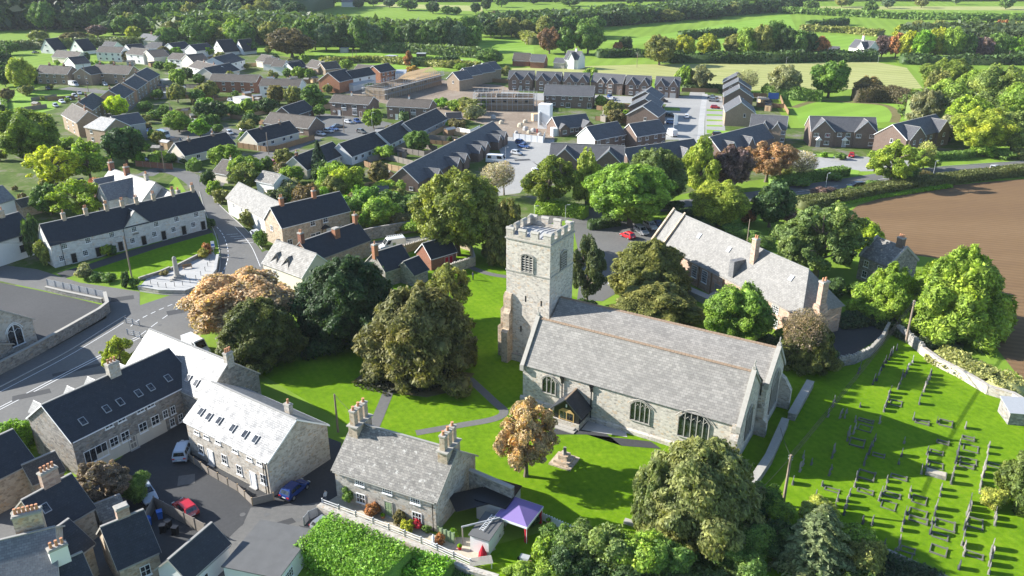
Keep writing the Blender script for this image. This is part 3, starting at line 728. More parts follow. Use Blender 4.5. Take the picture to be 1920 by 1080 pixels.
# ---------------------------------------------------------------- cars and vans
def car_parts(ty):
    def f():
        L, Wd, H = dict(hatch=(3.9, 1.7, 1.48), suv=(4.5, 1.86, 1.7), saloon=(4.5, 1.78, 1.42), van=(5.6, 2.0, 2.45), estate=(4.6, 1.8, 1.5), caravan=(6.0, 2.2, 2.5))[ty]
        hw = Wd/2; zb = .28; zs = {'suv': 1.05, 'van': 1.25, 'caravan': 1.3}.get(ty, .92)
        # lower body: stations along x, each a rounded cross-section
        S = {'van': [(-L/2, .9, 1.1), (-L/2+.1, 1, 1.25), (.9, 1, 1.25), (1.9, 1, 1.16), (L/2-.2, .93, .98), (L/2, .8, .7)],
             'caravan': [(-L/2, .9, 1.3), (-L/2+.2, 1, 1.3), (L/2-.5, 1, 1.3), (L/2, .9, 1.0)]}.get(ty,
            [(-L/2, .82, zs-.28), (-L/2+.12, .95, zs-.03), (-L/2+.6, 1, zs), (0, 1, zs), (L*.22, 1, zs-.03), (L/2-.35, .95, zs-.17), (L/2-.08, .85, zs-.32), (L/2, .78, zs-.42)])
        body = M(); rings = []
        for x, k, zt in S:
            w = hw*k; ring = [(x, -w*.93, zb), (x, -w, zb+.18), (x, -w, zb+(zt-zb)*.62), (x, -w*.95, zt-.05), (x, -w*.85, zt), (x, w*.85, zt), (x, w*.95, zt-.05), (x, w, zb+(zt-zb)*.62), (x, w, zb+.18), (x, w*.93, zb)]
            rings.append(len(body.v)); body.v += ring
        for a, b in zip(rings, rings[1:]):
            for j in range(10): q = (j+1) % 10; body.f.append((a+j, a+q, b+q, b+j)); body.mi.append(0)
        body.f.append(tuple(rings[0]+j for j in range(10))); body.mi.append(0); body.f.append(tuple(rings[-1]+j for j in reversed(range(10)))); body.mi.append(0)
        # cabin: pillars and roof
        bx0, bx1, tx0, tx1 = {'hatch': (-L/2+.1, L*.24, -L/2+.45, L*.06), 'suv': (-L/2+.08, L*.25, -L/2+.35, L*.08), 'saloon': (-L/2+.75, L*.2, -L/2+1.35, L*.03), 'estate': (-L/2+.1, L*.22, -L/2+.5, L*.05),
                              'van': (-L/2+.02, 1.95, -L/2+.08, 1.15), 'caravan': (-L/2+.1, L/2-.2, -L/2+.3, L/2-.8)}[ty]
        wb, wt = hw*.93, hw*(.9 if ty in ('van', 'caravan') else .74)
        z0 = zs-.04
        lo = [(bx0, -wb, z0), (bx1, -wb, z0), (bx1, wb, z0), (bx0, wb, z0)]; hi = [(tx0, -wt, H-.03), (tx1, -wt, H-.03), (tx1, wt, H-.03), (tx0, wt, H-.03)]
        cab = M(); i = 0; cab.v += lo+hi
        for q in ((4, 5, 6, 7), (0, 1, 5, 4), (1, 2, 6, 5), (2, 3, 7, 6), (3, 0, 4, 7)): cab.f.append(q); cab.mi.append(0)
        cab.extr([(tx0+.04, -wt+.08, H-.031), (tx1-.04, -wt+.08, H-.031), (tx1-.08, wt-.08, H-.031), (tx0+.08, wt-.08, H-.031)], (0, 0, .04))
        off = len(body.v); body.v += cab.v; body.f += [tuple(k+off for k in q) for q in cab.f]; body.mi += cab.mi
        gl = M()
        def lerp(a, b, t): return tuple(a[k]+(b[k]-a[k])*t for k in range(3))
        def quad(face, u0, u1, v0, v1, nrm):
            A, B, C_, D = face
            pt = lambda u, v: Vector(lerp(lerp(A, B, u), lerp(D, C_, u), v))
            q = [pt(u0, v0), pt(u1, v0), pt(u1, v1), pt(u0, v1)]; gl.extr([p+Vector(nrm)*.004 for p in q], Vector(nrm)*.012)
        sideR = (lo[0], lo[1], hi[1], hi[0]); sideL = (lo[3], lo[2], hi[2], hi[3]); fr = (lo[1], lo[2], hi[2], hi[1]); bk = (lo[0], lo[3], hi[3], hi[0])
        if ty == 'van': rngs = [(.76, .93)]
        elif ty == 'caravan': rngs = [(.08, .3), (.62, .9)]
        elif ty in ('hatch', 'saloon'): rngs = [(.16, .46), (.5, .86)]
        else: rngs = [(.07, .28), (.32, .56), (.6, .9)]
        for u0, u1 in rngs:
            quad(sideR, u0, u1, .14, .84, (0, -1, .1)); quad(sideL, u0, u1, .14, .84, (0, 1, .1))
        quad(fr, .07, .93, .1, .9, (1, 0, .5))
        if ty != 'van': quad(bk, .09, .91, .2, .85, (-1, 0, .3))
        wh = M().tube([(0, -.11, 0), (0, .11, 0)], .32, 16); ri = M().tube([(0, -.118, 0), (0, .118, 0)], .2, 10)
        hl = M().box(-.06, -.16, -.08, .02, .16, .07)
        tr = M().box(-.52, -hw-.01, 0, .0, 0, 0)
        pl = M().box(-L/2-.012, -.26, .55, -L/2+.05, .26, .66).box(L/2-.05, -.26, .38, L/2+.012, .26, .49)
        bp = M().box(-L/2-.03, -hw*.8, zb-.02, -L/2+.15, hw*.8, zb+.2).box(L/2-.15, -hw*.75, zb-.04, L/2+.03, hw*.75, zb+.14)
        mx = (-L/2+.75, L/2-.78) if ty != 'caravan' else (-.2, .55)
        return dict(L=L, hw=hw, zs=zs, mx=mx, body=body.mesh('body', 'paint', uv=False), glass=gl.mesh('glass', 'glass', uv=False), wheel=wh.mesh('wheel', 'rubber', uv=False, smooth=False),
                    rim=ri.mesh('rim', 'alloy', uv=False), hl=hl.mesh('headlight', 'lamp_white', uv=False), tl=hl.mesh('taillight', 'lamp_red', uv=False), plate=pl.mesh('number_plate', 'lamp_white', uv=False), bumper=bp.mesh('bumper', 'black_paint', uv=False))
    return cached(('car', ty), f)
def car(ty, a, b, col, label, g=None, full=True):
    """a: pixel under the rear, b: pixel under the front"""
    A, B = G(*a), G(*b); p = (A+B)/2; d = B-A; c = car_parts(ty)
    root = empty('van' if ty == 'van' else 'caravan' if ty == 'caravan' else 'car', p, atan2(d.y, d.x), label, 'van' if ty == 'van' else 'caravan' if ty == 'caravan' else 'car', g)
    root.location.z = .03
    bo = link('body', c['body'], root, col=col); link('window', c['glass'], root)
    L, hw = c['L'], c['hw']
    for x in c['mx']:
        for y in (-hw+.08, hw-.08):
            w = link('wheel', c['wheel'], root, (x, y, .32))
            if full: link('rim', c['rim'], w)
    if full:
        link('bumper', c['bumper'], root); link('number_plate', c['plate'], root)
        if ty != 'caravan':
            for s_ in (-1, 1):
                link('headlight', c['hl'], root, (L/2-.04, s_*hw*.62, c['zs']-.35)); link('taillight', c['tl'], root, (-L/2+.02, s_*hw*.72, c['zs']-.2))
    return root
# ---------------------------------------------------------------- poles and lamps
def pole(label, cx, yb, yt, r=.13, mat='pole_wood', name='utility_pole', cat='pole', arm=True, g=None):
    b = G(cx, yb); h = HT(b, yt); root = empty(name, b, random.uniform(0, 3), label, cat, g)
    M().tube([(0, 0, -.2), (0, 0, h)], [r*1.15, r*.8], 8).obj('pole', mat, root)
    if arm:
        m = M()
        for z in (h-.25, h-.6):
            for q in (-1, 1): m.tube([(0, 0, z), (0, q*.22, z)], .025, 5); m.tube([(0, q*.22, z-.03), (0, q*.22, z+.14)], .045, 6)
        m.obj('insulator', 'metal_grey', root)
    return root, Vector((b.x, b.y, h))
def lamp(label, cx, yb, yt, g='street lamps', ang=0.):
    b = G(cx, yb); h = HT(b, yt); root = empty('street_lamp', b, ang, label, 'street lamp', g)
    M().tube([(0, 0, 0), (0, 0, h*.3), (0, 0, h-.1), (.5, 0, h)], [.09, .07, .05, .04], 8).obj('column', 'metal_grey', root)
    M().box(.4, -.13, h-.06, 1.0, .13, h+.08).obj('lamp_head', 'metal_grey', root)
    return root
def wire(label, a, b, sag=.8, r=.032, n=12, g='overhead wires'):
    pts = [a+(b-a)*(i/n)+Vector((0, 0, -sag*4*(i/n)*(1-i/n))) for i in range(n+1)]; o = pts[0].copy()
    ob = M().tube([p-o for p in pts], r, 4).obj('overhead_wire', 'rubber', None, o, uv=False); prop(ob, label, 'wire', g); return ob
ORD = ['first', 'second', 'third', 'fourth', 'fifth', 'sixth', 'seventh', 'eighth', 'ninth', 'tenth', 'eleventh', 'twelfth', 'thirteenth', 'fourteenth', 'fifteenth', 'sixteenth', 'seventeenth', 'eighteenth', 'nineteenth', 'twentieth']
def ordn(i):
    if i < 20: return ORD[i]
    t = {2: 'twent', 3: 'thirt', 4: 'fort', 5: 'fift', 6: 'sixt', 7: 'sevent', 8: 'eight', 9: 'ninet'}[(i+1)//10]
    return t+('y-'+ORD[(i+1) % 10-1] if (i+1) % 10 else 'ieth')
# ================================================================ the ground
sheet('ground', [(-9000, -2000, 0), (9000, -2000, 0), (9000, 16000, 0), (-9000, 16000, 0)], 'grass_field', 0, px=False)
# fields of the valley (far first); names are those of the setting
sheet('pale_field', [(905, 40), (1200, 30), (1215, 22), (900, 28)], 'grass_pale', .02)
sheet('pale_field', [(1530, 17), (1960, 20), (1960, 12), (1500, 12)], 'grass_pale', .02)
sheet('pale_field', [(700, 12), (905, 22), (905, 11), (720, 7)], 'grass_pale', .02)
sheet('meadow', [(1120, 80), (1230, 66), (1480, 26), (1495, 58), (1390, 66), (1270, 74), (1200, 84)], 'grass_lime', .02)
sheet('meadow', [(1270, 104), (1275, 78), (1400, 70), (1500, 64), (1640, 70), (1600, 92), (1400, 110)], 'grass_lime', .03)
sheet('meadow', [(888, 72), (998, 70), (1002, 100), (900, 98)], 'grass_lime', .02)
sheet('mown_field', [(960, 128), (1200, 121), (1440, 119), (1640, 116), (1700, 127), (1730, 166), (1560, 168), (1400, 170), (1300, 165), (1280, 150), (960, 142)], 'grass_pale', .02)
sheet('meadow', [(585, 97), (760, 100), (890, 110), (930, 118), (850, 128), (780, 138), (700, 120), (600, 116)], 'grass_lime', .02)
sheet('basin_grass', [(1478, 184), (1560, 182), (1700, 192), (1712, 225), (1560, 236), (1500, 232)], 'grass_lime', .03)
ribbon('earth_bank', [(1488, 202), (1530, 190), (1600, 192), (1660, 198), (1680, 214), (1676, 230)], 3.2, 'scrub', .05)
sheet('ploughed_field', [(1585, 404), (1610, 384), (1680, 364), (1760, 350), (1850, 341), (1940, 334), (2250, 325), (2500, 520), (2300, 900), (1990, 772), (1905, 700), (1870, 655), (1840, 610), (1845, 560), (1800, 490), (1650, 470), (1600, 430)], 'plough', .02)
# village ground: gardens, yards and drives
sheet('village_ground', [(-300, 330), (0, 300), (60, 170), (240, 105), (500, 100), (600, 118), (760, 130), (960, 140), (1280, 172), (1440, 175), (1480, 240), (1800, 240), (1850, 290), (1700, 300), (1400, 340), (1200, 380), (1060, 400), (880, 430), (700, 440), (640, 470), (640, 520), (500, 540), (400, 440), (330, 330), (200, 480), (-300, 640)], 'grass_garden', .008)
sheet('building_site_ground', [(620, 165), (700, 150), (830, 150), (940, 160), (1020, 190), (1040, 260), (1010, 290), (940, 280), (930, 240), (880, 225), (700, 190)], 'earth', .014)
sheet('churchyard_grass', [(470, 690), (560, 620), (660, 560), (780, 470), (885, 470), (935, 500), (1085, 560), (1160, 590), (1300, 640), (1430, 640), (1560, 690), (1640, 640), (1700, 620), (1800, 690), (1960, 760), (2300, 1000), (2300, 1350), (1000, 1350), (1080, 1000), (960, 960), (880, 930), (640, 790)], 'grass_lawn', .01)
sheet('cottage_lawn', [(176, 513), (268, 530), (340, 505), (402, 460), (396, 428), (330, 442), (240, 470), (165, 495)], 'grass_lawn', .014)
sheet('garden_lawn', [(925, 1085), (905, 1055), (935, 1020), (1010, 1000), (1062, 1010), (1040, 1075), (1000, 1110)], 'grass_lawn', .014)
sheet('green_verge', [(5, 172), (135, 168), (140, 178), (100, 205), (40, 222), (8, 200)], 'grass_lime', .02)
# roads
RD = .022
sheet('main_road', [(-300, 850), (0, 700), (62, 668), (130, 630), (196, 590), (240, 580), (300, 560), (360, 540), (402, 520), (414, 480), (408, 440), (390, 405), (376, 372), (372, 345), (390, 345), (400, 372), (430, 402), (462, 432), (490, 470), (505, 520), (470, 570), (400, 610), (345, 640), (390, 650), (300, 700), (200, 760), (0, 860), (-300, 1010)], 'asphalt_old', RD)
sheet('side_road', [(-200, 505), (0, 496), (70, 505), (150, 530), (262, 547), (262, 600), (205, 600), (196, 570), (130, 555), (60, 540), (0, 527), (-200, 540)], 'asphalt_old', RD-.004)
ribbon('lane', [(383, 368), (372, 345), (340, 325), (300, 318), (270, 330)], 5.5, 'asphalt_old', RD-.006)
ribbon('lane', [(383, 368), (420, 330), (470, 300), (540, 270), (600, 262)], 5, 'asphalt_old', RD-.008)
ribbon('lane', [(480, 478), (560, 492), (640, 474), (700, 462), (780, 452), (870, 440), (960, 425), (1060, 404), (1130, 396)], 6.2, 'asphalt_old', RD-.003)
ribbon('bypass_road', [(1060, 404), (1200, 392), (1350, 376), (1480, 359), (1600, 341), (1700, 326), (1800, 318), (1940, 308), (2100, 300)], 7.5, 'asphalt_old', RD)
sheet('car_park', [(1072, 412), (1140, 408), (1240, 430), (1262, 470), (1215, 485), (1190, 530), (1130, 565), (1082, 562), (1090, 500)], 'asphalt_old', RD+.004)
sheet('school_yard', [(-200, 560), (0, 530), (60, 542), (130, 557), (192, 572), (200, 596), (100, 652), (0, 694), (-200, 760)], 'asphalt_dark', RD)
sheet('courtyard', [(130, 900), (225, 860), (318, 768), (400, 750), (470, 850), (470, 900), (560, 800), (640, 830), (630, 900), (640, 945), (600, 975), (600, 1010), (540, 1100), (300, 1120), (240, 1000)], 'asphalt_dark', RD-.006)  # shade cast by the houses put into the dark asphalt
sheet('sunlit_yard', [(430, 1000), (455, 985), (470, 952), (560, 948), (640, 935), (610, 970), (600, 1000), (545, 1060), (500, 1110), (380, 1110)], 'asphalt_old', RD)  # paler asphalt paints the sunlit part below the shadow edge
ribbon('estate_road', [(1308, 172), (1300, 215), (1292, 262), (1262, 290), (1150, 300)], 6.5, 'concrete_road', RD)
ribbon('estate_pavement', [(1322, 176), (1316, 220), (1312, 262), (1290, 285)], 2.2, 'paving', RD+.004)
sheet('estate_drive', [(1260, 180), (1292, 180), (1282, 262), (1205, 262), (1230, 225)], 'concrete_road', RD-.004)
sheet('estate_drive', [(1322, 178), (1354, 180), (1360, 246), (1322, 252)], 'concrete_road', RD-.004)
sheet('estate_road', [(925, 255), (1040, 262), (1032, 290), (1000, 325), (975, 362), (900, 372), (925, 320), (940, 290)], 'concrete_road', RD-.002)
sheet('estate_road', [(1150, 296), (1290, 282), (1420, 262), (1540, 292), (1700, 296), (1760, 290), (1700, 320), (1560, 322), (1400, 300), (1200, 315), (1040, 322), (1000, 310)], 'concrete_road', RD-.006)
sheet('estate_road', [(940, 172), (1270, 184), (1262, 196), (940, 186)], 'concrete_road', RD-.006)
ribbon('close', [(120, 165), (190, 172), (240, 178), (236, 200), (200, 225)], 7, 'asphalt_old', RD)
sheet('close', [(300, 240), (400, 232), (455, 246), (440, 262), (330, 268), (270, 262)], 'asphalt_old', RD)
sheet('close', [(600, 212), (690, 222), (740, 232), (700, 262), (640, 262), (588, 244), (570, 230)], 'asphalt_old', RD)
ribbon('close', [(660, 240), (600, 255), (520, 290), (480, 310), (400, 330)], 5.5, 'asphalt_old', RD-.002)
for i, y in enumerate((205, 214, 224, 234)): sheet('front_lawn', [(1325, y), (1354, y+1), (1355, y+3.5), (1325, y+3)], 'grass_lime', RD+.006)
sheet('front_lawn', [(1530, 288), (1563, 289), (1563, 296), (1528, 294)], 'grass_lime', RD+.006)
sheet('front_lawn', [(1325, 243), (1372, 246), (1372, 251), (1325, 250)], 'grass_lime', RD+.006)
sheet('front_lawn', [(1246, 201), (1274, 202), (1276, 208), (1246, 207)], 'grass_lime', RD+.006)
sheet('verge', [(1525, 318), (1560, 312), (1612, 320), (1608, 330), (1560, 328)], 'grass_lime', RD+.006)
sheet('field_track', [(-60, 168), (3, 170), (22, 225), (0, 260), (-60, 260)], 'concrete_road', RD)
# paths of the churchyard
ribbon('church_path', [(812, 470), (905, 510), (960, 520)], 1.5, 'asphalt_old', .03)
ribbon('church_path', [(745, 640), (732, 720), (716, 765), (696, 812)], 1.6, 'asphalt_old', .03)
ribbon('church_path', [(880, 710), (925, 752), (945, 772), (925, 786), (860, 798), (780, 812)], 1.3, 'asphalt_old', .03)
sheet('church_forecourt', [(1000, 782), (1045, 800), (1030, 815), (1100, 815), (1220, 828), (1240, 842), (1165, 836), (1110, 792)], 'asphalt_dark', .034)
sheet('church_forecourt', [(1090, 806), (1112, 778), (1172, 802), (1176, 820)], 'paving', .038)
# plaza with the obelisk
sheet('memorial_paving', [(262, 538), (300, 546), (345, 548), (380, 535), (402, 510), (407, 482), (398, 472), (345, 497), (318, 508), (276, 522)], 'paving', .06)
sheet('alms_path', [(105, 512), (168, 495), (242, 470), (392, 428), (400, 436), (300, 464), (200, 497), (122, 522)], 'asphalt_dark', .02)
# cottage terrace
sheet('cottage_terrace', [(606, 946), (640, 925), (820, 1005), (905, 1010), (930, 1030), (890, 1055), (760, 1012)], 'gravel', .03)
sheet('lower_path', [(560, 985), (640, 1000), (760, 1060), (740, 1075), (600, 1020)], 'asphalt_dark', .03)
sheet('graveyard_lane', [(1500, 620), (1590, 600), (1640, 590), (1700, 590), (1640, 640), (1560, 690), (1520, 650)], 'asphalt_dark', .03)
# painted markings, kerbs
m = M(); z = RD+.006
dashes(m, [(-40, 786), (0, 768), (130, 700), (265, 632)], .12, z); dashes(m, [(-40, 783), (0, 765), (130, 697), (263, 630)], .12, z, shift=.2)
dashes(m, [(263, 630), (330, 582), (400, 545)], .12, z, 2, 1.4, .2); dashes(m, [(245, 612), (265, 597), (330, 568), (395, 548)], .14, z, 1, .8)
dashes(m, [(0, 735), (120, 672), (205, 622), (232, 605)], .1, z)
dashes(m, [(390, 410), (418, 440), (428, 480), (416, 515)], .12, z, 1.5, 1); dashes(m, [(440, 425), (470, 460), (488, 500)], .1, z)
dashes(m, [(0, 855), (150, 782), (345, 640)], .1, z)
dashes(m, [(1350, 379), (1480, 362), (1600, 344), (1700, 329), (1800, 321), (1940, 311)], .12, z, 3, 3)
dashes(m, [(700, 463), (780, 453), (870, 441)], .1, z, 2, 3)
for k in range(5): a = G(425+k*7, 440+k*4); line_mesh(m, a, a+Vector((2.4, .5, 0)), .12, z)
dashes(m, [(1082, 520), (1130, 522)], .1, RD+.012)
for k in range(7): a = G(1095+k*9, 548-k*3); line_mesh(m, a, a+Vector((.6, 2.6, 0)), .1, RD+.012)
o = m.obj('road_markings', 'white_paint', uv=False); o['kind'] = 'structure'
def kerb(pts, sm=4):
    c = [G(*q) for q in (curve_px(pts, sm) if sm else pts)]; m = M()
    for a, b in zip(c, c[1:]):
        d = (b-a).normalized(); n = Vector((-d.y, d.x, 0))*.07; a = a-d*.03; b = b+d*.03; m.extr([(*(a+n).xy, 0), (*(a-n).xy, 0), (*(b-n).xy, 0), (*(b+n).xy, 0)], (0, 0, .13))
    o = m.obj('kerb', 'concrete', uv=False); o['kind'] = 'structure'
kerb([(-40, 744), (0, 726), (62, 694), (130, 658), (206, 610), (236, 592)]); kerb([(262, 546), (300, 552), (350, 553), (388, 538), (410, 512), (412, 478), (404, 440), (386, 400), (374, 360)])
kerb([(395, 356), (402, 374), (432, 404), (464, 434), (492, 468)]); kerb([(1200, 398), (1350, 384), (1480, 367), (1560, 356)]); kerb([(1720, 317), (1800, 310), (1940, 301)])
kerb([(700, 468), (790, 457), (880, 445)])

for i, (x, y, w, l, a) in enumerate([(250, 640, 1.2, 6, .6), (330, 585, 2, 3, .5), (160, 690, 1, 9, .55), (440, 470, 1.4, 4, 1.1), (425, 520, 2, 2.5, .3), (60, 740, 1.5, 5, .5), (470, 1000, 2.2, 3, .2), (420, 1010, .8, 6, 1.2), (520, 985, 1, 4, .5), (350, 900, 2, 2, .3), (150, 512, 1.2, 7, .1), (230, 560, 2, 4, .4), (1130, 470, 2, 4, .8), (1110, 520, 1.2, 3, .3), (980, 300, 2, 5, .2), (640, 235, 3, 5, .4), (1450, 366, 1.5, 9, .35)]):
    g = G(x, y); ex = Vector((cos(a), sin(a), 0))*l/2; ey = Vector((-sin(a), cos(a), 0))*w/2
    sheet('road_patch', [g-ex-ey, g+ex-ey, g+ex*.9+ey, g-ex+ey*1.1], 'asphalt_dark' if i % 3 else 'asphalt_old', RD+.005+(i % 2)*.002 if i not in (9, 12, 13) else RD+.009, px=False)
m = M()
for x, y in [(300, 610), (210, 655), (395, 1000), (455, 965), (500, 965), (430, 455), (405, 545), (120, 520), (560, 975), (1150, 500), (340, 570), (90, 700)]:
    g = G(x, y); m.tube([(g.x, g.y, RD+.008), (g.x, g.y, RD+.012)], .34, 12)
o = m.obj('manhole_covers', 'felt', uv=False); o['kind'] = 'structure'

sheet('back_yards', [(-150, 890), (90, 880), (180, 930), (290, 1000), (380, 1120), (100, 1250), (-200, 1250)], 'asphalt_old', .013)
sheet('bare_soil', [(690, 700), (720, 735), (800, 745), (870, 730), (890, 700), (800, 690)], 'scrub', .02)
# ================================================================ helpers for the near buildings
def lc(root, p):
    a = root.rotation_euler.z; d = p-root.location; return Vector((d.x*cos(a)+d.y*sin(a), -d.x*sin(a)+d.y*cos(a), p.z))
def hit(root, face, px, py, y0=0.):
    """(distance along the face, height) of the point of a wall that the photo shows at a pixel"""
    L, Wd = root['dim'][:2]; o = Vector((0, 0, HC)); t = G(px, py)-o
    a = root.rotation_euler.z; ex = Vector((cos(a), sin(a), 0)); ey = Vector((-sin(a), cos(a), 0))
    base, n, ax = {'F': (root.location+ey*y0, ey, ex), 'R': (root.location+ex*L, ex, ey), 'L': (root.location+ey*Wd, ex, -ey)}[face]
    base = Vector((base.x, base.y, 0)); k = (base-o).dot(n)/t.dot(n); p = o+t*k
    return (p-base).dot(ax), p.z
def pwin(root, face, lst, w, h, nx, ny, wm='white_paint'):
    """windows whose centres the photo shows at the pixels lst"""
    L, Wd = root['dim'][:2]
    for px, py in lst:
        u, z = hit(root, face, px, py); loc, rz = on_face(face, max(u, 1.01), L, Wd, max(.3, min(z-h/2, root['dim'][2]-h-.22)), w)
        f = link('window', win_mesh(w, h, nx, ny, wm), root, loc, rz); link('pane', pane_mesh(w, h), f)
def pdoor(root, face, lst, w, h, mat, fr='white_paint'):
    L, Wd = root['dim'][:2]
    for px, py in lst:
        u, z = hit(root, face, px, py); loc, rz = on_face(face, max(u, 1.01), L, Wd, 0, w)
        o = link('door', door_mesh(w, h, mat, fr), root, (loc[0], loc[1], .03), rz)
        link('handle', cached('handle', lambda: M().box(0, -.1, 0, .06, -.05, .12).mesh('handle', 'metal_grey', uv=False)), o, (w*.86, 0, 1.0))
def arch_pts(w, h, rise, n=9):
    r = [(0, 0), (w, 0)]
    for i in range(n+1):
        t = i/n; x = w*(1-t); r.append((x, h-rise+rise*sin(pi*t)**.75))
    return r
def arch_window(parent, loc, rz, w, h, rise, lights, fr='coping', louvre=False, y=0.):
    pts = arch_pts(w, h, rise); m = M()
    out = [(x, -.10, z) for x, z in pts]
    for i in range(len(out)):
        if i == 0: m.box(-.15, -.2, -.12, w+.15, -.0, 0.0); continue
        a, b = Vector(out[i]), Vector(out[(i+1) % len(out)])
        if i == 1 or i >= 1: m.tube([a, b], .085, 5)
    m.tube([(0, -.1, 0), (0, -.1, h-rise)], .085, 5)
    for i in range(1, lights):
        x = w*i/lights; t = 1-x/w; zt = h-rise+rise*sin(pi*t)**.75
        m.box(x-.055, -.13, 0, x+.055, -.02, zt)
    for i in range(lights):     # cusped heads of the lights
        x0, x1 = w*i/lights, w*(i+1)/lights; xm = (x0+x1)/2; zz = h-rise*1.05
        m.tube([(x0+.04, -.08, zz-.1), (xm, -.08, zz+.32), (x1-.04, -.08, zz-.1)], .035, 4)
    # hood mould
    hp = [Vector((w/2+(x-w/2)*1.22, -.16, (z-(h-rise))*1.18+h-rise+.06)) for x, z in pts[2:]]
    m.tube(hp, .07, 5)
    o = m.obj('window', fr, parent, loc, rz, uv=False)
    M().extr([(x, -.03, z) for x, z in pts], (0, .04, 0)).obj('pane', 'glass' if not louvre else 'black_paint', o)
    if louvre:
        m = M(); k = int(h/.42)
        for i in range(k):
            for j in range(lights):
                z = .1+i*(h-.45)/k; m.extr([(w*j/lights+.07, -.10, z), (w*(j+1)/lights-.07, -.10, z), (w*(j+1)/lights-.07, -.02, z+.14), (w*j/lights+.07, -.02, z+.14)], (0, -.02, .02))
        m.obj('louvre', 'stone_grey', o, uv=False)
    return o
RAW = lambda x, y, a, L: (x, y, a, L)

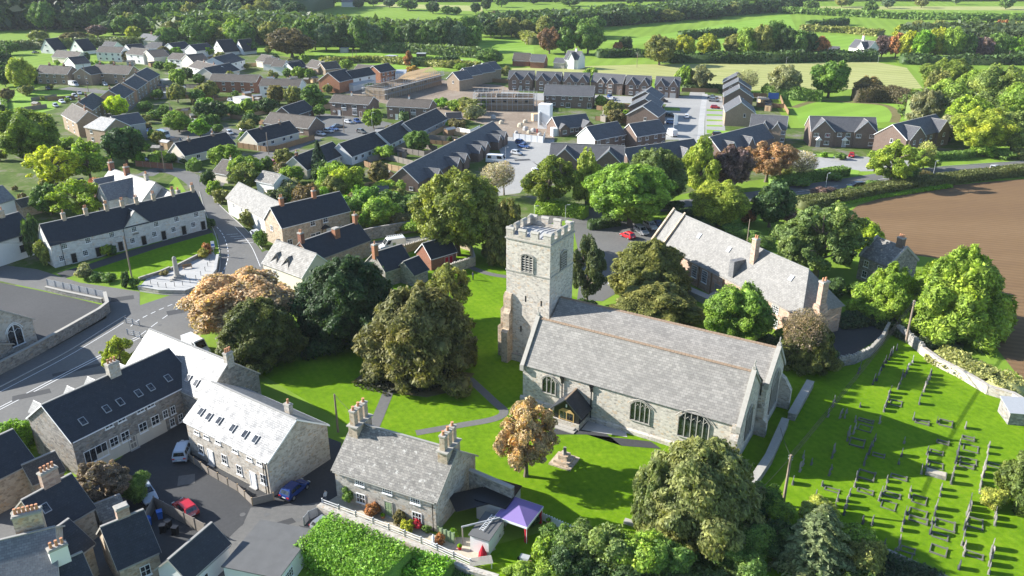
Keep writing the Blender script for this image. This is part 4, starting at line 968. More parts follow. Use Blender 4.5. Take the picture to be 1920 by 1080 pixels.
# ================================================================ the church
def build_church():
    ang = -.54; root = empty('church', (1.55, 99.64, 0), ang, 'pale limestone parish church with a battlemented tower and two long slate roofs side by side', 'church')
    L, e, r, W1, zv, r2, W2 = 30.9, 6.0, 11.35, 8.36, 7.4, 10.9, 9.4
    root['dim'] = (L, W1, e, r); yv = W1; y2 = yv+W2/2+.1; ye = yv+W2; L2 = L+.9; e2 = 6.4
    m = M(); lo = -.3
    m.poly([(0, 0, lo), (L, 0, lo), (L, 0, e), (0, 0, e)])
    m.poly([(L, 0, lo), (L, yv, lo), (L, yv, zv), (L, yv/2, r-.05), (L, 0, e)])
    m.poly([(0, yv, lo), (0, 0, lo), (0, 0, e), (0, yv/2, r-.05), (0, yv, zv)])
    m.poly([(L2, yv+.01, lo), (L2, ye, lo), (L2, ye, e2), (L2, y2, r2-.05), (L2, yv+.01, zv)]).poly([(L, yv+.01, lo), (L2, yv+.01, lo), (L2, yv+.01, zv), (L, yv+.01, zv)])
    m.poly([(L2, ye, lo), (-1, ye, lo), (-1, ye, e2), (L2, ye, e2)]).poly([(-1, ye, lo), (-1, yv, lo), (-1, yv, zv), (-1, y2, r2-.05), (-1, ye, e2)])
    m.extr([(-.35, -.25, -.2), (-.35, 0, -.2), (-.35, 0, .75), (-.35, -.25, .55)], (L+.7, 0, 0))      # plinth
    w = m.obj('wall', 'stone_church', root)
    m = M(); t = .16
    k1 = (r-e)/(yv/2)
    slab(m, [(.45, -.28, e-.28*k1+t), (L-.45, -.28, e-.28*k1+t), (L-.45, yv/2, r+t), (.45, yv/2, r+t)], t)
    slab(m, [(L-.45, yv+.2, zv+t), (.45, yv+.2, zv+t), (.45, yv/2, r+t), (L-.45, yv/2, r+t)], t)
    slab(m, [(-1, yv-.1, zv+t-.02), (L2-.45, yv-.1, zv+t-.02), (L2-.45, y2, r2+t), (-1, y2, r2+t)], t)
    slab(m, [(L2-.45, ye+.3, e2+t-.1), (-1, ye+.3, e2+t-.1), (-1, y2, r2+t), (L2-.45, y2, r2+t)], t)
    roof = m.obj('roof', 'slate_church', root)
    m = M()
    for x0, x1, y, z in ((.45, L-.45, yv/2, r+t), (-1, L2-.45, y2, r2+t)):
        n = 60
        for i in range(n):
            a, b = x0+(x1-x0)*i/n, x0+(x1-x0)*(i+1)/n-.03; m.extr([(a, y-.24, z-.12), (a, y, z+.1), (a, y+.24, z-.12), (a, y, z-.02)], (b-a, 0, 0))
    m.objs('ridge', 'ridge_tile', roof)
    m = M()             # raised gable copings
    for x, yl, ym, yr, zl, zm, zr in ((-.2, -.45, yv/2, yv+.1, e-.45*k1, r, zv+.1), (L-.4, -.45, yv/2, yv+.1, e-.45*k1, r, zv+.1), (L2-.4, yv+.05, y2, ye+.35, zv, r2, e2-.3)):
        m.extr([(x, yl, zl), (x, yl, zl+.55), (x, ym, zm+.62), (x, ym, zm)], (.6, 0, 0)); m.extr([(x, yr, zr), (x, yr, zr+.5), (x, ym, zm+.62), (x, ym, zm)], (.6, 0, 0))
        m.box(x, yl-.12, zl-.35, x+.6, yl+.35, zl+.55)
    m.objs('coping', 'coping', roof)
    for x, y, z in ((L-.1, yv/2, r+.6), (L2-.1, y2, r2+.6), (.1, yv/2, r+.6)):   # gable crosses
        m = M(); m.box(x-.2, y-.2, z-.1, x+.2, y+.2, z+.25)
        m.tube([(x, y, z+.2), (x, y, z+1.1)], .07, 6)
        if x > 1: m.tube([(x, y-.32, z+.8), (x, y+.32, z+.8)], .065, 6)
        m.obj('finial', 'coping', roof)
    # buttresses at the east corner
    m = M()
    for x, y, d in ((L-.9, 0, -1), (L+.0, yv-.2, 1)):
        for p, z0, z1 in ((1.5, -.2, 2.2), (1.0, 2.2, 4.2), (.5, 4.2, 5.4)):
            if d < 0: m.extr([(x, 0, z0), (x, -p, z0), (x, -p, z1), (x, -p*.55, z1+.6), (x, 0, z1+.6)], (1.0, 0, 0))
            else: m.extr([(x, y, z0), (x+p, y, z0), (x+p, y, z1), (x+p*.55, y, z1+.6), (x, y, z1+.6)], (0, .9, 0))
    m.extr([(L2, ye-.9, -.2), (L2+1.6, ye-.9, -.2), (L2+1.6, ye-.9, 3), (L2+.6, ye-.9, 4.6), (L2, ye-.9, 5)], (0, .9, 0))
    m.objs('buttress', 'stone_pale', root)
    for px, py, w_, h_, rs, n in ((1030, 721, 2.1, 2.7, .75, 3), (1200.5, 771, 2.7, 3.1, .8, 4), (1301, 798, 4.0, 4.0, 1.2, 5)):
        u, z = hit(root, 'F', px, py); arch_window(root, (u-w_/2, 0, z-h_/2), 0, w_, h_, rs, n)
    arch_window(root, (L, yv/2-1.2, 2.2), pi/2, 2.6, 4.2, 1.2, 3); arch_window(root, (L2, y2-1.9, 1.9), pi/2, 3.8, 5.6, 1.7, 5)
    for px, py in ((1055.5, 706), (1110.5, 720)):     # rainwater heads and pipes
        u, z = hit(root, 'F', px, py); m = M(); m.tube([(u, -.16, 0), (u, -.16, e-.7)], .09, 8).box(u-.14, -.3, e-1.3, u+.14, -.05, e-.9).extr([(u-.32, -.4, e-.35), (u+.32, -.4, e-.35), (u+.14, -.3, e-.9), (u-.14, -.3, e-.9)], (0, .3, 0)); m.obj('drainpipe', 'black_paint', root)
    M().tube([(L+.18, yv, 0), (L+.18, yv, zv-.5), (L+.3, yv-.6, zv+1.2), (L+.1, yv/2+1, r-.6)], .1, 8).obj('drainpipe', 'black_paint', root)
    # porch
    p = M(); x0, x1, yp = 6.5, 10.5, -3.1; xm = (x0+x1)/2
    p.box(x0, yp, -.2, x1, 0, .85); p.obj('porch_plinth', 'stone_pale', root)
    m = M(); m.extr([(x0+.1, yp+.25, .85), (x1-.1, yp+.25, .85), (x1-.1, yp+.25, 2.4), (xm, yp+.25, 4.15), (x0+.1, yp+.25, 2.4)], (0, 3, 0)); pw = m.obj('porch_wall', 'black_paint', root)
    m = M(); slab(m, [(x0-.55, yp-.25, 2.05), (xm, yp-.25, 4.4), (xm, .0, 4.4), (x0-.55, .0, 2.05)], .12); slab(m, [(xm, yp-.25, 4.4), (x1+.55, yp-.25, 2.05), (x1+.55, .0, 2.05), (xm, .0, 4.4)], .12)
    m.obj('porch_roof', 'slate_shaded', root); M().box(xm-.12, yp-.25, 4.36, xm+.12, 0, 4.5).obj('porch_ridge', 'ridge_tile', root)
    d = M(); dw = 1.15
    d.extr([(xm-dw, yp+.24, .3), (xm+dw, yp+.24, .3), (xm+dw, yp+.24, 2.2), (xm+.6, yp+.24, 2.65), (xm-.6, yp+.24, 2.65), (xm-dw, yp+.24, 2.2)], (0, -.06, 0))
    d.obj('door', 'gold_wood', root)
    g = M()
    for a, b in ((-.95, -.5), (-.42, -.1), (.1, .42), (.5, .95)): g.box(xm+a, yp+.15, .5, xm+b, yp+.175, .95).box(xm+a, yp+.15, 1.1, xm+b, yp+.175, 2.15)
    g.obj('pane', 'glass', [o for o in root.children if o.name.startswith('door')][0])
    M().box(xm-.09, yp+.1, 3.0, xm+.09, yp+.2, 3.45).obj('lantern', 'white_paint', root)
    M().box(x0-.3, yp-1.1, -.1, x1-.2, yp-.02, .16).box(x0+.2, yp-.6, .16, x1-.5, yp-.021, .3).obj('step', 'coping', root)
    # tower
    tw = 7.5; tx, ty = -8.75, 9.9; zs, zp = 15.0, 20.2
    m = M(); a, b, c, d_ = tx, ty, tx+tw, ty+tw
    m.box(a, b, -.3, c, d_, zp); m.extr([(a-.3, b-.3, -.2), (c+.3, b-.3, -.2), (c+.3, b-.3, 1.0), (a-.3, b-.3, 1.0)], (0, tw+.6, 0))
    m.obj('tower_wall', 'stone_church', root)
    m = M()
    for z, q in ((zs, .1), (zp-.1, .16), (1.0, .3)): m.box(a-q, b-q, z, c+q, b, z+.2).box(a-q, d_, z, c+q, d_+q, z+.2).box(a-q, b, z, a, d_, z+.2).box(c, b, z, c+q, d_, z+.2)
    m.objs('string_course', 'coping', root)
    m = M(); th_ = .5; h1 = .6; mh = .78
    for (X0, Y0, X1, Y1) in ((a, b, c, b+th_), (a, d_-th_, c, d_), (a, b+th_, a+th_, d_-th_), (c-th_, b+th_, c, d_-th_)): m.box(X0, Y0, zp+.1, X1, Y1, zp+h1)
    mw = 1.2; gp = (tw-4*mw)/3; zt = zp+h1
    def cap(X0, Y0, X1, Y1, alx):
        m.box(X0, Y0, zt, X1, Y1, zt+mh)
        if alx: m.extr([(X0-.06, Y0-.08, zt+mh), (X0-.06, Y1+.08, zt+mh), (X0-.06, (Y0+Y1)/2+.12, zt+mh+.28), (X0-.06, (Y0+Y1)/2-.12, zt+mh+.28)], (X1-X0+.12, 0, 0), 1)
        else: m.extr([(X0-.08, Y0-.06, zt+mh), (X1+.08, Y0-.06, zt+mh), ((X0+X1)/2+.12, Y0-.06, zt+mh+.28), ((X0+X1)/2-.12, Y0-.06, zt+mh+.28)], (0, Y1-Y0+.12, 0), 1)
    for i in range(4):
        X = a+i*(mw+gp); cap(X, b, X+mw, b+th_, True); cap(X, d_-th_, X+mw, d_, True)
    for i in range(4):
        Y = b+i*(mw+gp); Y0, Y1 = (Y+th_ if i == 0 else Y), (Y+mw-th_ if i == 3 else Y+mw); cap(a, Y0, a+th_, Y1, False); cap(c-th_, Y0, c, Y1, False)
    m.obj('parapet', ['stone_pale', 'coping'], root)
    m = M(); zr = zp+.02
    slab(m, [(a+.4, b+.4, zr), (c-.4, b+.4, zr), (c-.4, (b+d_)/2, zr+.55), (a+.4, (b+d_)/2, zr+.55)], .1); slab(m, [(c-.4, d_-.4, zr), (a+.4, d_-.4, zr), (a+.4, (b+d_)/2, zr+.55), (c-.4, (b+d_)/2, zr+.55)], .1)
    tr = m.obj('tower_roof', 'paving', root); m = M()
    for i in range(8):
        x = a+.9+i*(tw-1.8)/7; m.extr([(x, b+.4, zr), (x, (b+d_)/2, zr+.55), (x, (b+d_)/2, zr+.63), (x, b+.4, zr+.08)], (.06, 0, 0)); m.extr([(x, d_-.4, zr), (x, (b+d_)/2, zr+.55), (x, (b+d_)/2, zr+.63), (x, d_-.4, zr+.08)], (.06, 0, 0))
    m.obj('lead_roll', 'lead', tr)
    arch_window(root, (a+tw*.36, b, zs+.35), 0, 2.0, 2.8, .4, 3, louvre=True); arch_window(root, (c, b+tw*.42, zs+.35), pi/2, 2.0, 2.8, .4, 3, louvre=True)
    m = M(); m.box(a+tw*.44, b-.012, 10.4, a+tw*.44+.24, b+.1, 11.4).box(a+tw*.8, b-.012, 10.3, a+tw*.8+.24, b+.1, 11.2).box(a+2.5, b-.012, 5.2, a+2.75, b+.1, 6.2).objs('slit_window', 'black_paint', root)
    m = M()     # stepped buttresses at the west corners
    for q in (0, tw-1.1):
        for pz, z0, z1 in ((1.6, -.2, 5.2), (1.05, 5.2, 8.2), (.55, 8.2, 10.6)):
            if q == 0: m.extr([(a+q, b, z0), (a+q, b-pz, z0), (a+q, b-pz, z1), (a+q, b-pz*.5, z1+.7), (a+q, b, z1+.7)], (1.1, 0, 0))
            m.extr([(a, b+q, z0), (a-pz, b+q, z0), (a-pz, b+q, z1), (a-pz*.5, b+q, z1+.7), (a, b+q, z1+.7)], (0, 1.1, 0))
    m.objs('buttress', 'stone_buff', root)
    return root
church = build_church()

# ================================================================ cottage by the churchyard
cot = house('grey limestone cottage with a mottled old slate roof and two triple chimneys', 0, 0, 4.4, 9.2, 7.95, 'pale', 'old', 'cottage', 'cottage', raw=(-20.6, 77.1, -.44, 13.6), barge='coping', rt='ridge_grey', ov=.35, vg=.25, pipes=[('F', 13.2)])
cr_ = [o for o in cot.children if o.name.startswith('roof')][0]
for k, x in enumerate((.55, 12.6)):      # a slab carrying three square flues in a row
    m = M(); y0 = 3.1; m.box(x-.45, y0, 6.6, x+.75, y0+3.0, 8.35); m.box(x-.6, y0-.2, 8.35, x+.9, y0+3.2, 8.5, 1)
    for i in range(3):
        y = y0+.12+i*1.02; m.box(x-.25, y, 8.5, x+.42, y+.68, 10.25).box(x-.32, y-.06, 10.25, x+.49, y+.74, 10.42, 1); m.tube([(x+.08, y+.34, 10.42), (x+.08, y+.34, 10.6), (x+.08, y+.34, 10.85), (x+.08, y+.34, 10.9)], [.2, .16, .15, .2], 8, 2)
    m.obj('chimney', ['stone_buff', 'coping', 'terracotta'], cr_)
pwin(cot, 'F', [(674.5, 904), (726, 919), (779, 938)], 1.25, .95, 4, 3)
pwin(cot, 'F', [(677, 934), (782, 969)], 1.25, 1.25, 3, 2)
pdoor(cot, 'F', [(729, 952)], .95, 2.0, 'green_paint', 'coping')
# lean-to, pergola and yard beside it
wall_line('grey rubble wall joining the cottage to the churchyard', [(884, 934), (960, 968)], 4.0, .5, 'stone_grey', 'coping')
o = flat_box('dark flat-roofed lean-to behind the cottage yard wall', (893, 937), (947, 953), 2.6, 4.2, 'grey', 'black_paint', 'shed', 'lean_to_shed')
o = flat_box('long low outhouse with white end wall and a ladder on top', (916, 1014), (945, 972), 2.1, 2.2, 'white', 'felt', 'shed', 'garden_shed')
def ladder(label, a, b, z, w=.45):
    A, B = G(*a, z), G(*b, z); d = (B-A); Ls = d.length; d = d/Ls; nn = Vector((-d.y, d.x, 0))*w/2; m = M(); o = A.copy()
    m.tube([nn, B-A+nn], .035, 6); m.tube([-nn, B-A-nn], .035, 6)
    for i in range(int(Ls/.3)): m.tube([d*(.15+i*.3)+nn, d*(.15+i*.3)-nn], .025, 5)
    ob = m.obj('ladder', 'white_paint', None, o, uv=False); prop(ob, label, 'ladder')
ladder('white ladder lying on the flat roof of the outhouse', (902, 994), (926, 966), 2.5)
# purple gazebo
def gazebo():
    pts = [G(934, 967, 2.3), G(985, 985, 2.3), G(1013, 950, 2.3), G(962, 932, 2.3)]
    c0 = sum(pts, Vector())/4; c0.z = 0; d = pts[1]-pts[0]; ang = atan2(d.y, d.x)
    root = empty('gazebo', c0, ang, 'purple canopy garden gazebo with red curtains at its posts', 'gazebo'); w, dd, h = 4.0, 4.0, 2.3
    m = M(); m.poly([(-w/2, -dd/2, h), (w/2, -dd/2, h), (0, 0, h+.75)]).poly([(w/2, -dd/2, h), (w/2, dd/2, h), (0, 0, h+.75)]).poly([(w/2, dd/2, h), (-w/2, dd/2, h), (0, 0, h+.75)]).poly([(-w/2, dd/2, h), (-w/2, -dd/2, h), (0, 0, h+.75)])
    m.obj('canopy', 'purple_canvas', root)
    m = M()
    for s_ in (-1, 1): m.box(-w/2, s_*dd/2-.03, h-.28, w/2, s_*dd/2+.03, h-.01).box(s_*w/2-.03, -dd/2, h-.28, s_*w/2+.03, dd/2, h-.01)
    m.obj('valance', 'white_paint', root)
    for x in (-1, 1):
        for y in (-1, 1):
            p = M().tube([(0, 0, 0), (0, 0, h)], .04, 6).obj('post', 'white_paint', root, (x*w*.48, y*dd*.48, 0))
            M().tube([(0, 0, .1), (0, 0, 1.1), (0, 0, h-.2)], [.22, .14, .24], 9).obj('curtain', 'red_cloth', p, (-x*.15, -y*.15, 0), uv=False)
    return root
gazebo()

# ================================================================ the courtyard block
blk = house('stone cottage row with sun-glared slates and six roof lights facing the dark yard', 0, 0, 5.1, 9.27, 8.3, 'pale', 'bright', 'house', 'stone_house', raw=(-41.2, 86.3, -.6, 15.6), ov=.25, vg=.2, barge='white_paint',
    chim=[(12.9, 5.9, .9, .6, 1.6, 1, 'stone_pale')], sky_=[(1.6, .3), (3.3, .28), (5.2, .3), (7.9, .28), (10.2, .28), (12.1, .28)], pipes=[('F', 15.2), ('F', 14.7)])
pwin(blk, 'F', [(377, 842), (421, 861), (449, 881), (494, 898)], 1.0, 1.35, 2, 2)
pwin(blk, 'F', [(369, 811), (387, 819), (409, 829), (441, 845), (468, 860), (487, 869)], 1.0, .5, 2, 1)
pdoor(blk, 'F', [(396, 857), (474, 890)], .95, 2.1, 'white_paint')
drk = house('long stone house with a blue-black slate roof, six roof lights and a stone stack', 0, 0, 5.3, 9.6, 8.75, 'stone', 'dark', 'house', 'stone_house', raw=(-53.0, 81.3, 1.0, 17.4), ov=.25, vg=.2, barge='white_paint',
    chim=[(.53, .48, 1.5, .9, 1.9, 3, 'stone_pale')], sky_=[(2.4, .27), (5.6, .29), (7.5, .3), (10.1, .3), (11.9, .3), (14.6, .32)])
pwin(drk, 'F', [(214, 829), (235, 818), (268, 801), (291, 788)], 1.15, 1.4, 2, 2)
pwin(drk, 'F', [(203, 794), (227, 782), (262, 764), (281, 754)], 1.1, .5, 2, 1)
pwin(drk, 'F', [(310, 776), (324, 769), (326, 807), (341, 797)], .75, 1.2, 2, 2)
u, z = hit(drk, 'F', 180, 848); f = link('window', win_mesh(3.0, 1.9, 4, 1, 'white_paint'), drk, (u-1.5, 0, z-1.1)); link('pane', pane_mesh(3.0, 1.9), f)
for px, py in ((247, 852),): u, z = hit(drk, 'F', px, py); link('door', door_mesh(1.0, 2.0, 'wood_grey', 'coping'), drk, (u, 0, 0))
u, z = hit(drk, 'F', 232, 858); M().box(u-3.2, -.06, 0, u+6.5, -.02, 1.9).obj('plinth', 'render_cream', drk)
# dormers on its road side
for x in (1.2, 5.6, 8.4, 12.9):
    m = M(); y1 = 9.6; m.extr([(x-.7, y1-.1, 4.9), (x+.7, y1-.1, 4.9), (x+.7, y1-.1, 6.2), (x, y1-.1, 7.0), (x-.7, y1-.1, 6.2)], (0, -2.2, 0)); o = m.obj('dormer', 'stone_pale', drk)
    m = M(); slab(m, [(x-1.0, y1+.2, 5.95), (x, y1+.2, 7.25), (x, y1-3., 7.25), (x-1.0, y1-1.6, 5.95)], .1); slab(m, [(x, y1+.2, 7.25), (x+1.0, y1+.2, 5.95), (x+1.0, y1-1.6, 5.95), (x, y1-3., 7.25)], .1); m.obj('dormer_roof', 'slate_sunlit', o)
p = G(385, 751, 5.0); wa = -.585; q = p-Vector((cos(wa), sin(wa), 0))*17.5
wng = house('cross wing with sun-glared slates joined to the far end of the blue-black roof', 0, 0, 5.0, 8.8, 8.85, 'stone', 'bright', 'house', 'stone_house', raw=(q.x, q.y, wa, 17.5), ov=.2, vg=.15, barge='coping', chim=[(17.3, .52, .7, 1.1, 1.5, 3, 'stone_pale')], sky_=[(12.6, .3), (14.4, .27)])
fence('low timber fence of pale panels round the yard gardens', [(352, 861), (392, 890), (447, 922), (474, 948), (514, 938)], 1.1, 'wood_grey', 1.8, pm='wood_pale')

# ================================================================ bottom-left cluster
def near(label, L, R, e, Wd, r, wall, roof, **k):
    return house(label, L, R, e, Wd, r, wall, roof, 'cottage', 'cottage', **k)
near('small dark-slated cottage end at the left edge beside a green shrub', (-45, 915), (62, 862), 4.6, 7, 7.4, 'buff', 'dark', barge='coping')
near('brown-walled cottage with a skylight and a tall stack of four pots', (88, 1000), (174, 950), 4.0, 6.4, 6.9, 'buff', 'dark', barge='coping', win=[('R', [.35], 2.2, 1.2, 1.2, 2, 2)], sky_=[(1.2, .55)], chim=[(.6, .52, 1.8, .7, 2.1, 4, 'sandstone')])
near('tan cottage with sash window and one stout buff chimney', (222, 1064), (296, 1031), 3.6, 6.6, 6.5, 'buff', 'dark', barge='coping', win=[('R', [.3], .9, 1.1, 1.3, 2, 2), ('F', [.6], 1.2, 1.0, 1.3, 2, 2)], chim=[(.55, .55, 1.2, .9, 1.7, 0, 'sandstone')])
near('white-walled outbuilding with dark slates beside a blue bin', (352, 1086), (427, 1018), 2.7, 3.9, 4.5, 'white', 'dark', barge='coping', win=[('F', [.35], .9, 1.0, .7, 2, 1)])
near('large stone house with a six-pot stack at the bottom left corner', (-60, 1150), (108, 1105), 5.6, 9.5, 9.0, 'pale', 'bright', barge='coping', chim=[(.72, .62, 2.4, .9, 2.6, 6, 'stone_buff')])
near('dark-slated back wing between the large stone house and the skylight cottage', (118, 1060), (172, 1018), 4.1, 5.5, 6.1, 'buff', 'dark', barge='coping')
near('narrow old-slated link roof beside the four-pot chimney', (62, 905), (118, 880), 3.0, 3.6, 4.6, 'buff', 'btile', barge='coping')
near('small tiled garden hut with an old pale roof by the yard shrubs', (190, 972), (232, 955), 2.1, 2.6, 3.2, 'grey', 'old', barge='coping')
near('white rendered house with a three-pot stack at the bottom edge', (88, 1150), (180, 1106), 4.2, 6, 6.6, 'white', 'dark', barge='coping', chim=[(.6, .5, 1.6, .7, 2.0, 3, 'render_white')])
flat_box('flat grey felt-roofed garage with white door wall at the bottom edge', (522, 1084), (587, 996), 2.6, 6.2, 'white', 'felt', 'garage', 'garage', win=[('F', [.25, .75], .8, 1.6, 1.2, 4, 3)])
fence('tall timber fence hiding the bins beside the red car', [(268, 1000), (292, 953), (388, 1005)], 1.7, 'wood_grey', 1.8)
for i, (x, y, c, t) in enumerate([(301, 972, 'blue_plastic', 'blue wheeled bin behind the timber fence'), (279, 985, 'blue_plastic', 'blue wheeled bin near the little hut'), (317, 990, 'black_paint', 'black wheeled bin beside the fence'), (330, 1002, 'black_paint', 'black wheeled bin nearest the fence corner'), (307, 998, 'black_paint', 'black wheeled bin in the middle of the bin yard'), (400, 1078, 'blue_plastic', 'blue wheeled bin against the white outbuilding')]):
    g = G(x, y); r = empty('wheeled_bin', g, .5+i*.3, t, 'bin', 'wheeled bins')
    M().extr([(-.24, -.25, .06), (.24, -.25, .06), (.3, -.3, 1.0), (-.3, -.3, 1.0)], (0, .58, 0)).obj('body', c, r, uv=False); M().box(-.32, -.34, 1.0, .32, .34, 1.08).obj('lid', c, r, uv=False)
    for s_ in (-1, 1): M().tube([(s_*.26-.03, .28, .1), (s_*.26+.03, .28, .1)], .1, 10).obj('wheel', 'rubber', r, uv=False)

# things standing about the terrace
def pot(px, py, mt, h, lab, pl=None):
    r = empty('plant_pot', G(px, py), 0, lab, 'plant pot', 'pots of the cottage garden'); M().tube([(0, 0, 0), (0, 0, h*.9), (0, 0, h)], [.16, .26, .28], 10).obj('pot', mt, r, uv=False)
    M().tube([(0, 0, h), (0, 0, h+.12), (0, 0, h+.35)], [.24, .3, .1], 7).obj('plant', pl or 'grass_lawn', r, uv=False)
pot(1002, 1044, 'coping', .6, 'pale stone urn on the garden lawn'); pot(718, 972, 'terracotta', .4, 'terracotta pot left of the green door'); pot(770, 990, 'terracotta', .4, 'terracotta pot under the right ground-floor window', 'red_cloth'); pot(1028, 985, 'terracotta', .7, 'tall pot beside the gazebo post'); pot(862, 1030, 'red_cloth', .4, 'red pot by the green slatted gate')
for x, y, lab in ((738, 966, 'white garden statue left of the cottage door'), (757, 972, 'white garden statue right of the cottage door'), (813, 1024, 'white garden statue near the terrace wall'), (1052, 1030, 'slender grey statue at the lawn edge')):
    r = empty('garden_statue', G(x, y), 0, lab, 'statue', 'garden statues'); M().box(-.25, -.25, 0, .25, .25, .35).obj('plinth', 'white_paint', r); M().tube([(0, 0, .35), (0, 0, .8), (.02, 0, 1.1), (0, 0, 1.3), (0, 0, 1.36), (0, 0, 1.5), (0, 0, 1.62)], [.17, .13, .18, .14, .06, .1, .03], 8).obj('figure', 'white_paint', r, uv=False, smooth=True)
r = empty('garden_table', G(902, 1062), .2, 'white slatted garden table and bench set at the terrace corner', 'table'); m = M()
for i in range(8): m.box(-1.2, -.6+i*.16, .72, 1.2, -.5+i*.16, .76)
m.obj('top', 'coping', r, uv=False)
for x in (-1.1, 1.0):
    for y in (-.5, .5): M().box(0, -.05, 0, .09, .05, .72).obj('leg', 'white_paint', r, (x, y, 0))
r = empty('parasol', G(905, 1046), 0, 'folded crimson parasol beside the white garden table', 'parasol'); M().tube([(0, 0, .1), (0, 0, .6), (0, 0, 1.6)], [.5, .45, .08], 9).obj('canopy', 'red_cloth', r, uv=False); M().tube([(0, 0, 0), (0, 0, 1.8)], .03, 6).obj('pole', 'wood', r, uv=False)
r = empty('wheelbarrow', G(984, 1052), 2.8, 'old wheelbarrow lying on the shaded garden lawn', 'wheelbarrow'); M().extr([(-.4, -.25, .3), (.4, -.25, .3), (.55, -.38, .6), (-.5, -.38, .6)], (0, .65, 0)).obj('tray', 'metal_grey', r, uv=False); M().tube([(.65, -.05, .2), (.65, .05, .2)], .2, 12).obj('wheel', 'rubber', r, uv=False)
for s_ in (-1, 1): M().tube([(.65, s_*.08, .2), (-.9, s_*.3, .55)], .025, 5).obj('handle', 'wood', r, uv=False)
# ================================================================ the row of old cottages round the green
alms = house('long grey row of small old cottages with a central gable, black doors and many chimneys', 0, 0, 4.85, 6.3, 8.5, 'lime', 'dark', 'cottage row', 'cottage_row', raw=(-92.7, 151.0, .83, 33.1), barge='coping', ov=.2, vg=.1,
    xg=[(14.9, 20.2, .02, 7.9)], chim=[(x, .5, .75, .6, 1.5, n, 'stone_buff', True) for x, n in ((.5, 2), (4.6, 1), (9.0, 2), (13.2, 2), (19.6, 2), (23.4, 2), (27.8, 3), (32.5, 2))], pipes=[('F', 2.0), ('F', 14.6)])
pwin(alms, 'F', [(120, 459), (164, 448), (209, 438), (251, 429), (292, 417), (330, 408), (367, 399)], 1.1, 1.15, 3, 3)
pwin(alms, 'F', [(116, 484), (160, 474), (248, 451), (289, 439), (325, 430), (362, 421)], 1.05, 1.2, 3, 3)
pdoor(alms, 'F', [(138.5, 482), (184, 471), (226, 459), (269.5, 449), (306.5, 438), (344.5, 429), (380.5, 420)], .95, 2.05, 'black_paint', 'coping')
u, z = hit(alms, 'F', 254.5, 438.5); M().box(u-.7, -.05, z-.15, u+.7, -.01, z+.2).obj('stone_plaque', 'stone_grey', alms)
# green trellis of climbers
# painted house at the left edge
hl_ = house('white painted house with dark shopfront windows left of the long cottage row', (-60, 470), (62, 432), 5.2, 7.5, 8.6, 'white', 'dark', barge='coping', chim=[(.75, .5, 1.0, .7, 1.5, 2, 'stone_buff'), (.2, .5, 1.0, .7, 1.5, 2, 'brick_red')])
pwin(hl_, 'F', [(42, 446)], 1.5, 1.1, 2, 1, 'black_paint'); pwin(hl_, 'F', [(47, 464)], 2.2, 1.4, 3, 1, 'black_paint')
house('white gable-ended cottage with quoins above the painted house', (-40, 392), (26, 372), 4.6, 6, 7.4, 'white', 'bright', barge='coping', chim=[(.2, .5, .9, .7, 1.4, 2)])
house('low grey-roofed outbuilding behind the long cottage row garden', (40, 388), (105, 372), 2.6, 4, 3.9, 'buff', 'btile', barge='coping')
house('pair of small rendered outhouses beside the quoined cottage', (16, 428), (50, 414), 2.7, 4.2, 4.2, 'white', 'bright', barge='coping')
# bright-roofed houses behind the row
bh = house('long bright-slated house behind the old cottage row with two dark cross roofs', (184, 349), (266, 377), 5, 8.0, 8.6, 'lime', 'bright', barge='coping', chim=[(.02, .5, .9, 1.2, 1.9, 2), (.38, .5, .9, 1.2, 1.9, 3), (.82, .5, .9, .8, 1.5, 2, 'stone_pale')], xg=[(1.0, 5.5, 2.0, 7.6), (8.5, 13.8, 4.5, 8.2)])
house('lower bright-slated wing with a stone coping beside the lane corner', (268, 374), (318, 396), 3.9, 6, 6.7, 'lime', 'bright', barge='coping', chim=[(.95, .5, .9, .8, 1.5, 2, 'stone_grey')])
# walls, bench, obelisk, bollards
def obelisk():
    b = G(333, 522); root = empty('obelisk', b, .4, 'pale granite obelisk with a rounded top on the paved memorial corner', 'monument')
    M().tube([(0, 0, .25), (0, 0, 3.5), (0, 0, 4.3), (0, 0, 4.55), (0, 0, 4.66)], [.5, .42, .38, .25, .05], 12).obj('shaft', 'coping', root, uv=False)
    M().box(-1.4, -1.4, 0, 1.4, 1.4, .18).box(-.95, -.95, .18, .95, .95, .38).box(-.65, -.65, .38, .65, .65, .7).obj('base', 'coping', root, uv=False)
obelisk()
c = [G(*q) for q in [(262, 543), (300, 550), (348, 551), (384, 537), (404, 512), (409, 484)]]
wall_line('low curved stone wall round the memorial paving', [tuple(p) for p in c], .75, .45, 'stone_pale', 'paving', px=False)
wall_line('low stone kerb wall between the green and the memorial paving', [(262, 526), (300, 514), (318, 506)], .6, .35, 'stone_grey', 'coping')
wall_line('low stone wall behind the memorial bench', [(322, 508), (350, 494), (390, 474), (402, 466)], .7, .35, 'stone_grey', 'coping')
for i, (x, y) in enumerate([(283, 533), (297, 538), (312, 540), (328, 538), (343, 536), (357, 531), (368, 525), (377, 517), (385, 509), (390, 500), (394, 493)]):
    b = G(x, y); m = M().tube([(0, 0, 0), (0, 0, .85), (0, 0, .9), (0, 0, 1.0)], [.05, .05, .08, .03], 8); o = m.obj('bollard', 'black_paint', None, b, uv=False)
    prop(o, 'slim black bollard, %s from the left along the memorial paving' % ordn(i), 'bollard', 'bollards on the memorial paving')
